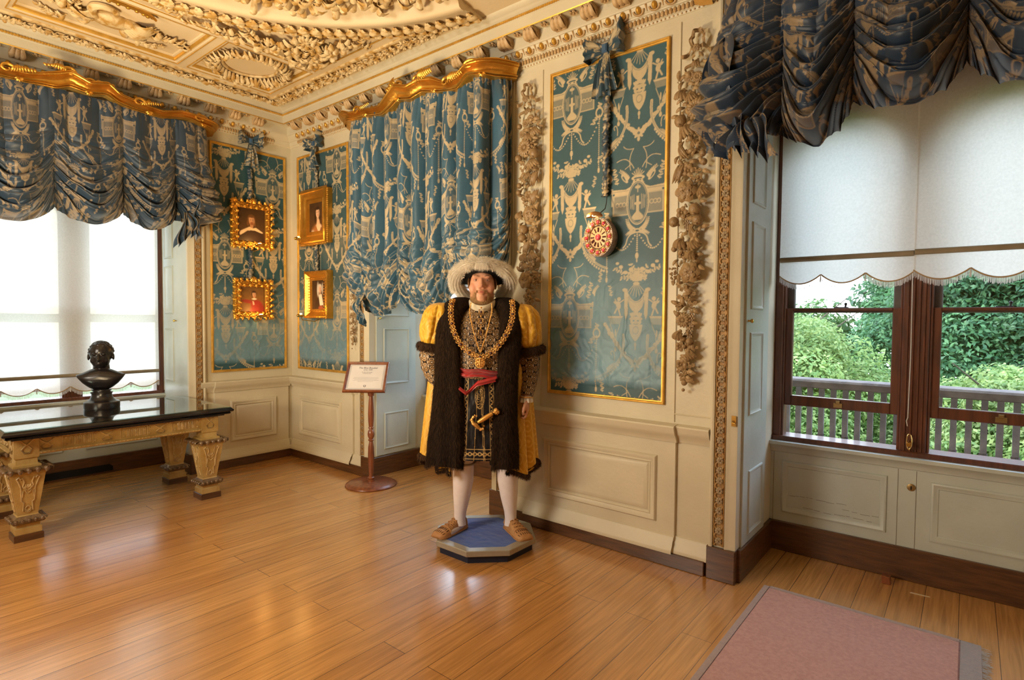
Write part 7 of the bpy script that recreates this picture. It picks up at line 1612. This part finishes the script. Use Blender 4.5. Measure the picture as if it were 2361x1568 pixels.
mb.add(*limb([(pc[0]-.014, pc[1]-.006, pc[2]), (pc[0]+.014, pc[1]-.006, pc[2])], .003, 6)).add(*limb([(pc[0], pc[1]-.006, pc[2]-.014), (pc[0], pc[1]-.006, pc[2]+.014)], .003, 6)); P_('gold_pendant', mb, 'goldsolid')
# white shirt collar
G = np.array([[fp(CXH+(.078+dr_)*math.cos(a)*1.0, -.012+(.082+dr_)*math.sin(a), 1.606-.042*max(0, -math.sin(a))**1.5+z) for dr_, z in ((-.004, .02), (.004, .022), (.010, .012), (.010, -.012), (.002, -.03))] for a in np.linspace(0, 2*PI, 61)[:-1]]); P_('shirt_collar', MB().add(*grid(G, cu=True)), mat('cream_linen', (.76, .68, .52), .7))
# beard
rs = np.random.RandomState(7); n = 9000; th2 = rs.rand(n)*2-1; ph2 = rs.rand(n); ax2 = th2*1.35; zz2 = 1.60+ph2*(.045+.085*np.abs(th2)**1.3); X = HX+.078*np.sin(ax2)*(1-.22*(1-ph2)*(1-np.abs(th2))); Y = -.030-.064*np.cos(ax2)+.012*(1-ph2); keep = ~((np.abs(X-HX) < .036) & (zz2 > 1.625) & (zz2 < 1.70)); X, Y, zz2, ax2 = X[keep], Y[keep], zz2[keep], ax2[keep]
nv = nrm(np.sin(ax2)[:, None]*FU-np.cos(ax2)[:, None]*FY); V, F, C = strands(Fg(X, Y, zz2), nv, np.broadcast_to(np.array([0, 0, -1.]), nv.shape), .013, .0012, .25, .25, (.36, .19, .07), (.66, .44, .22), 7, .15); bb = MB().add(V, F, C)
n = 700; X = HX+(rs.rand(n)*2-1)*.030; Z = 1.686+.004*rs.randn(n)-np.abs(X-HX)*.25; V, F, C = strands(Fg(X, -.101+np.abs(X-HX)*.35, Z), np.broadcast_to(-FY, (n, 3)), nrm(np.sign(X-HX)[:, None]*FU*1.2-upz), .012, .001, .25, .25, (.34, .17, .06), (.55, .33, .14), 9, .1); bb.add(V, F, C)
P_('beard', bb, mat('ginger_hair', (1, 1, 1), .6, vcol=True), None, None)
n = 1500; X = HX+np.where(rs.rand(n) < .5, -1, 1)*(.083+.004*rs.rand(n)); V, F, C = strands(Fg(X, -.03+.05*rs.rand(n), 1.72+.06*rs.rand(n)), np.sign(X-HX)[:, None]*FU, np.broadcast_to(-upz, (n, 3)), .03, .0016, .15, .15, (.26, .14, .05), (.5, .32, .14), 4, .1); P_('side_hair', MB().add(V, F, C), mat('side_hair', (1, 1, 1), .6, vcol=True), None, None)
# hat with feathers
mb = MB(); G = []
for a in np.linspace(0, 2*PI, 73)[:-1]:
    fr_ = (1-math.cos(a))/2; sn, cs_ = math.sin(a), math.cos(a)                 # a=0 is the front
    inn = (CXH+.088*sn, .012-.108*cs_, 1.735+.062*max(0, cs_)**.8-.03*(cs_ < 0)*abs(cs_)); out = (CXH+.150*sn, .02-.138*cs_, 1.738+.105*max(0, cs_)**.9+.02*(cs_ < 0)*abs(cs_)-.012)
    mid = tuple((np.array(inn)+np.array(out))/2+np.array([0, -.008*cs_, .0])); inn2 = (inn[0], inn[1], inn[2]+.02); G.append([fp(*p) for p in (inn2, inn, mid, out, tuple(np.array(out)+[0, 0, .012]), tuple(np.array(mid)+[0, .004, .022]), (CXH+.09*sn, .02-.10*cs_, 1.82), (CXH+.115*sn, .03-.115*cs_, 1.865), (CXH+.08*sn, .03-.08*cs_, 1.888), (CXH, .03, 1.893))])
hat = P_('hat', mb.add(*grid(np.array(G), cu=True)), 'black_cloth', 'black velvet hat trimmed with white feathers')
FC = ((.92, .87, .78), (1.0, .98, .93)); M['feather'] = mat('ostrich_feather', (1, 1, 1), .8, vcol=True, transl=.25)
G = []
for a in np.linspace(-2.5, 2.5, 110):
    c = np.array([CXH+.180*math.sin(a), .030-.155*math.cos(a), 1.708+.150*math.cos(a*.80)]); o_ = nrm(np.array([math.sin(a), -math.cos(a)*.6, .6*math.cos(a*.7)])); tgn = nrm(np.array([math.cos(a), math.sin(a)*.8, -.6*math.sin(a*.78)])); u2 = np.cross(tgn, o_); r = .021+.017*min(1, (1-math.cos(a)))+.003*math.sin(a*9)
    G.append([fp(*(c+(o_*math.cos(q)+u2*math.sin(q))*r)) for q in np.linspace(0, 2*PI, 15)[:-1]])
G = np.array(G); cen = G.mean(1); mb = MB(); v, f = grid(G, cv=True); mb.add(v, f, np.array(FC[0])*.9)
rs = np.random.RandomState(17); n = 26000; i = rs.randint(0, 110, n); j = rs.randint(0, 14, n); p = G[i, j]; nn = nrm(p-cen[i]); tg = nrm(np.gradient(cen, axis=0))[i]; V, F, C = strands(p, nn, tg*(rs.rand(n, 1)*2-1)*.8+nrm(p-Fg(CXH, 0, 1.74))*.25, .025, .0013, 1.0, .35, *FC, 5, .30, 3); mb.add(V, F, C)
mb.build('white_feathers', M['feather'], hat, None)
bj = MB(); rs = np.random.RandomState(2)
for a in (-1.25, -.95, -.6, -.25, .25, .6, .95, 1.25):
    c = np.array([CXH+.135*math.sin(a), .005-.150*math.cos(a), 1.742+.085*math.cos(a)**.9]); 
    for k in range(7): bj.add(*ell(Fg(*(c+rs.randn(3)*.007)), .0042, 6, 5))
bj.build('hat_jewels', mat('pearl', (.75, .66, .58), .2, coat=.5), hat)
n = 260; a = rs.rand(n)*.5-.25; V, F, C = strands(Fg(CXH+.15*np.sin(a), -.155+0*a, 1.855-.01*rs.rand(n)), np.broadcast_to(-FY, (n, 3)), np.broadcast_to(-upz, (n, 3)), .045, .0016, .15, .25, *FC, 8, .3, 3); MB().add(V, F, C).build('drooping_plume', M['feather'], hat, None)

# a loose splinter on the floor, and group phrases for the repeats
tag(MB().add(*slab_(lambda u, v, w: (-.17+u, 3.80+v, w), [(-.045, -.006), (.04, .0), (.045, .004), (-.04, .004)], 0, .003)).build('wood_splinter', mat('pale_splinter', (.62, .52, .36), .7)), 'thin pale splinter of wood on the floor right of the wooden block', 'splinter')
GR = dict(framed_portrait='gilt-framed portraits hanging near the corner', ribbon_bow='silk ribbon bows on the wall', roller_blind='white roller blinds', festoon_curtain='blue damask festoon curtains', gilt_pelmet='gilt curtain pelmets',
          limewood_garland='carved limewood garlands', carved_rosette_moulding='carved rosette strips beside the bays', window_shutter='panelled window shutters', silk_panel='blue silk wall panels')
for o in list(SC.objects):
    if o.parent is None and o.name.split('.')[0] in GR: o['group'] = GR[o.name.split('.')[0]]
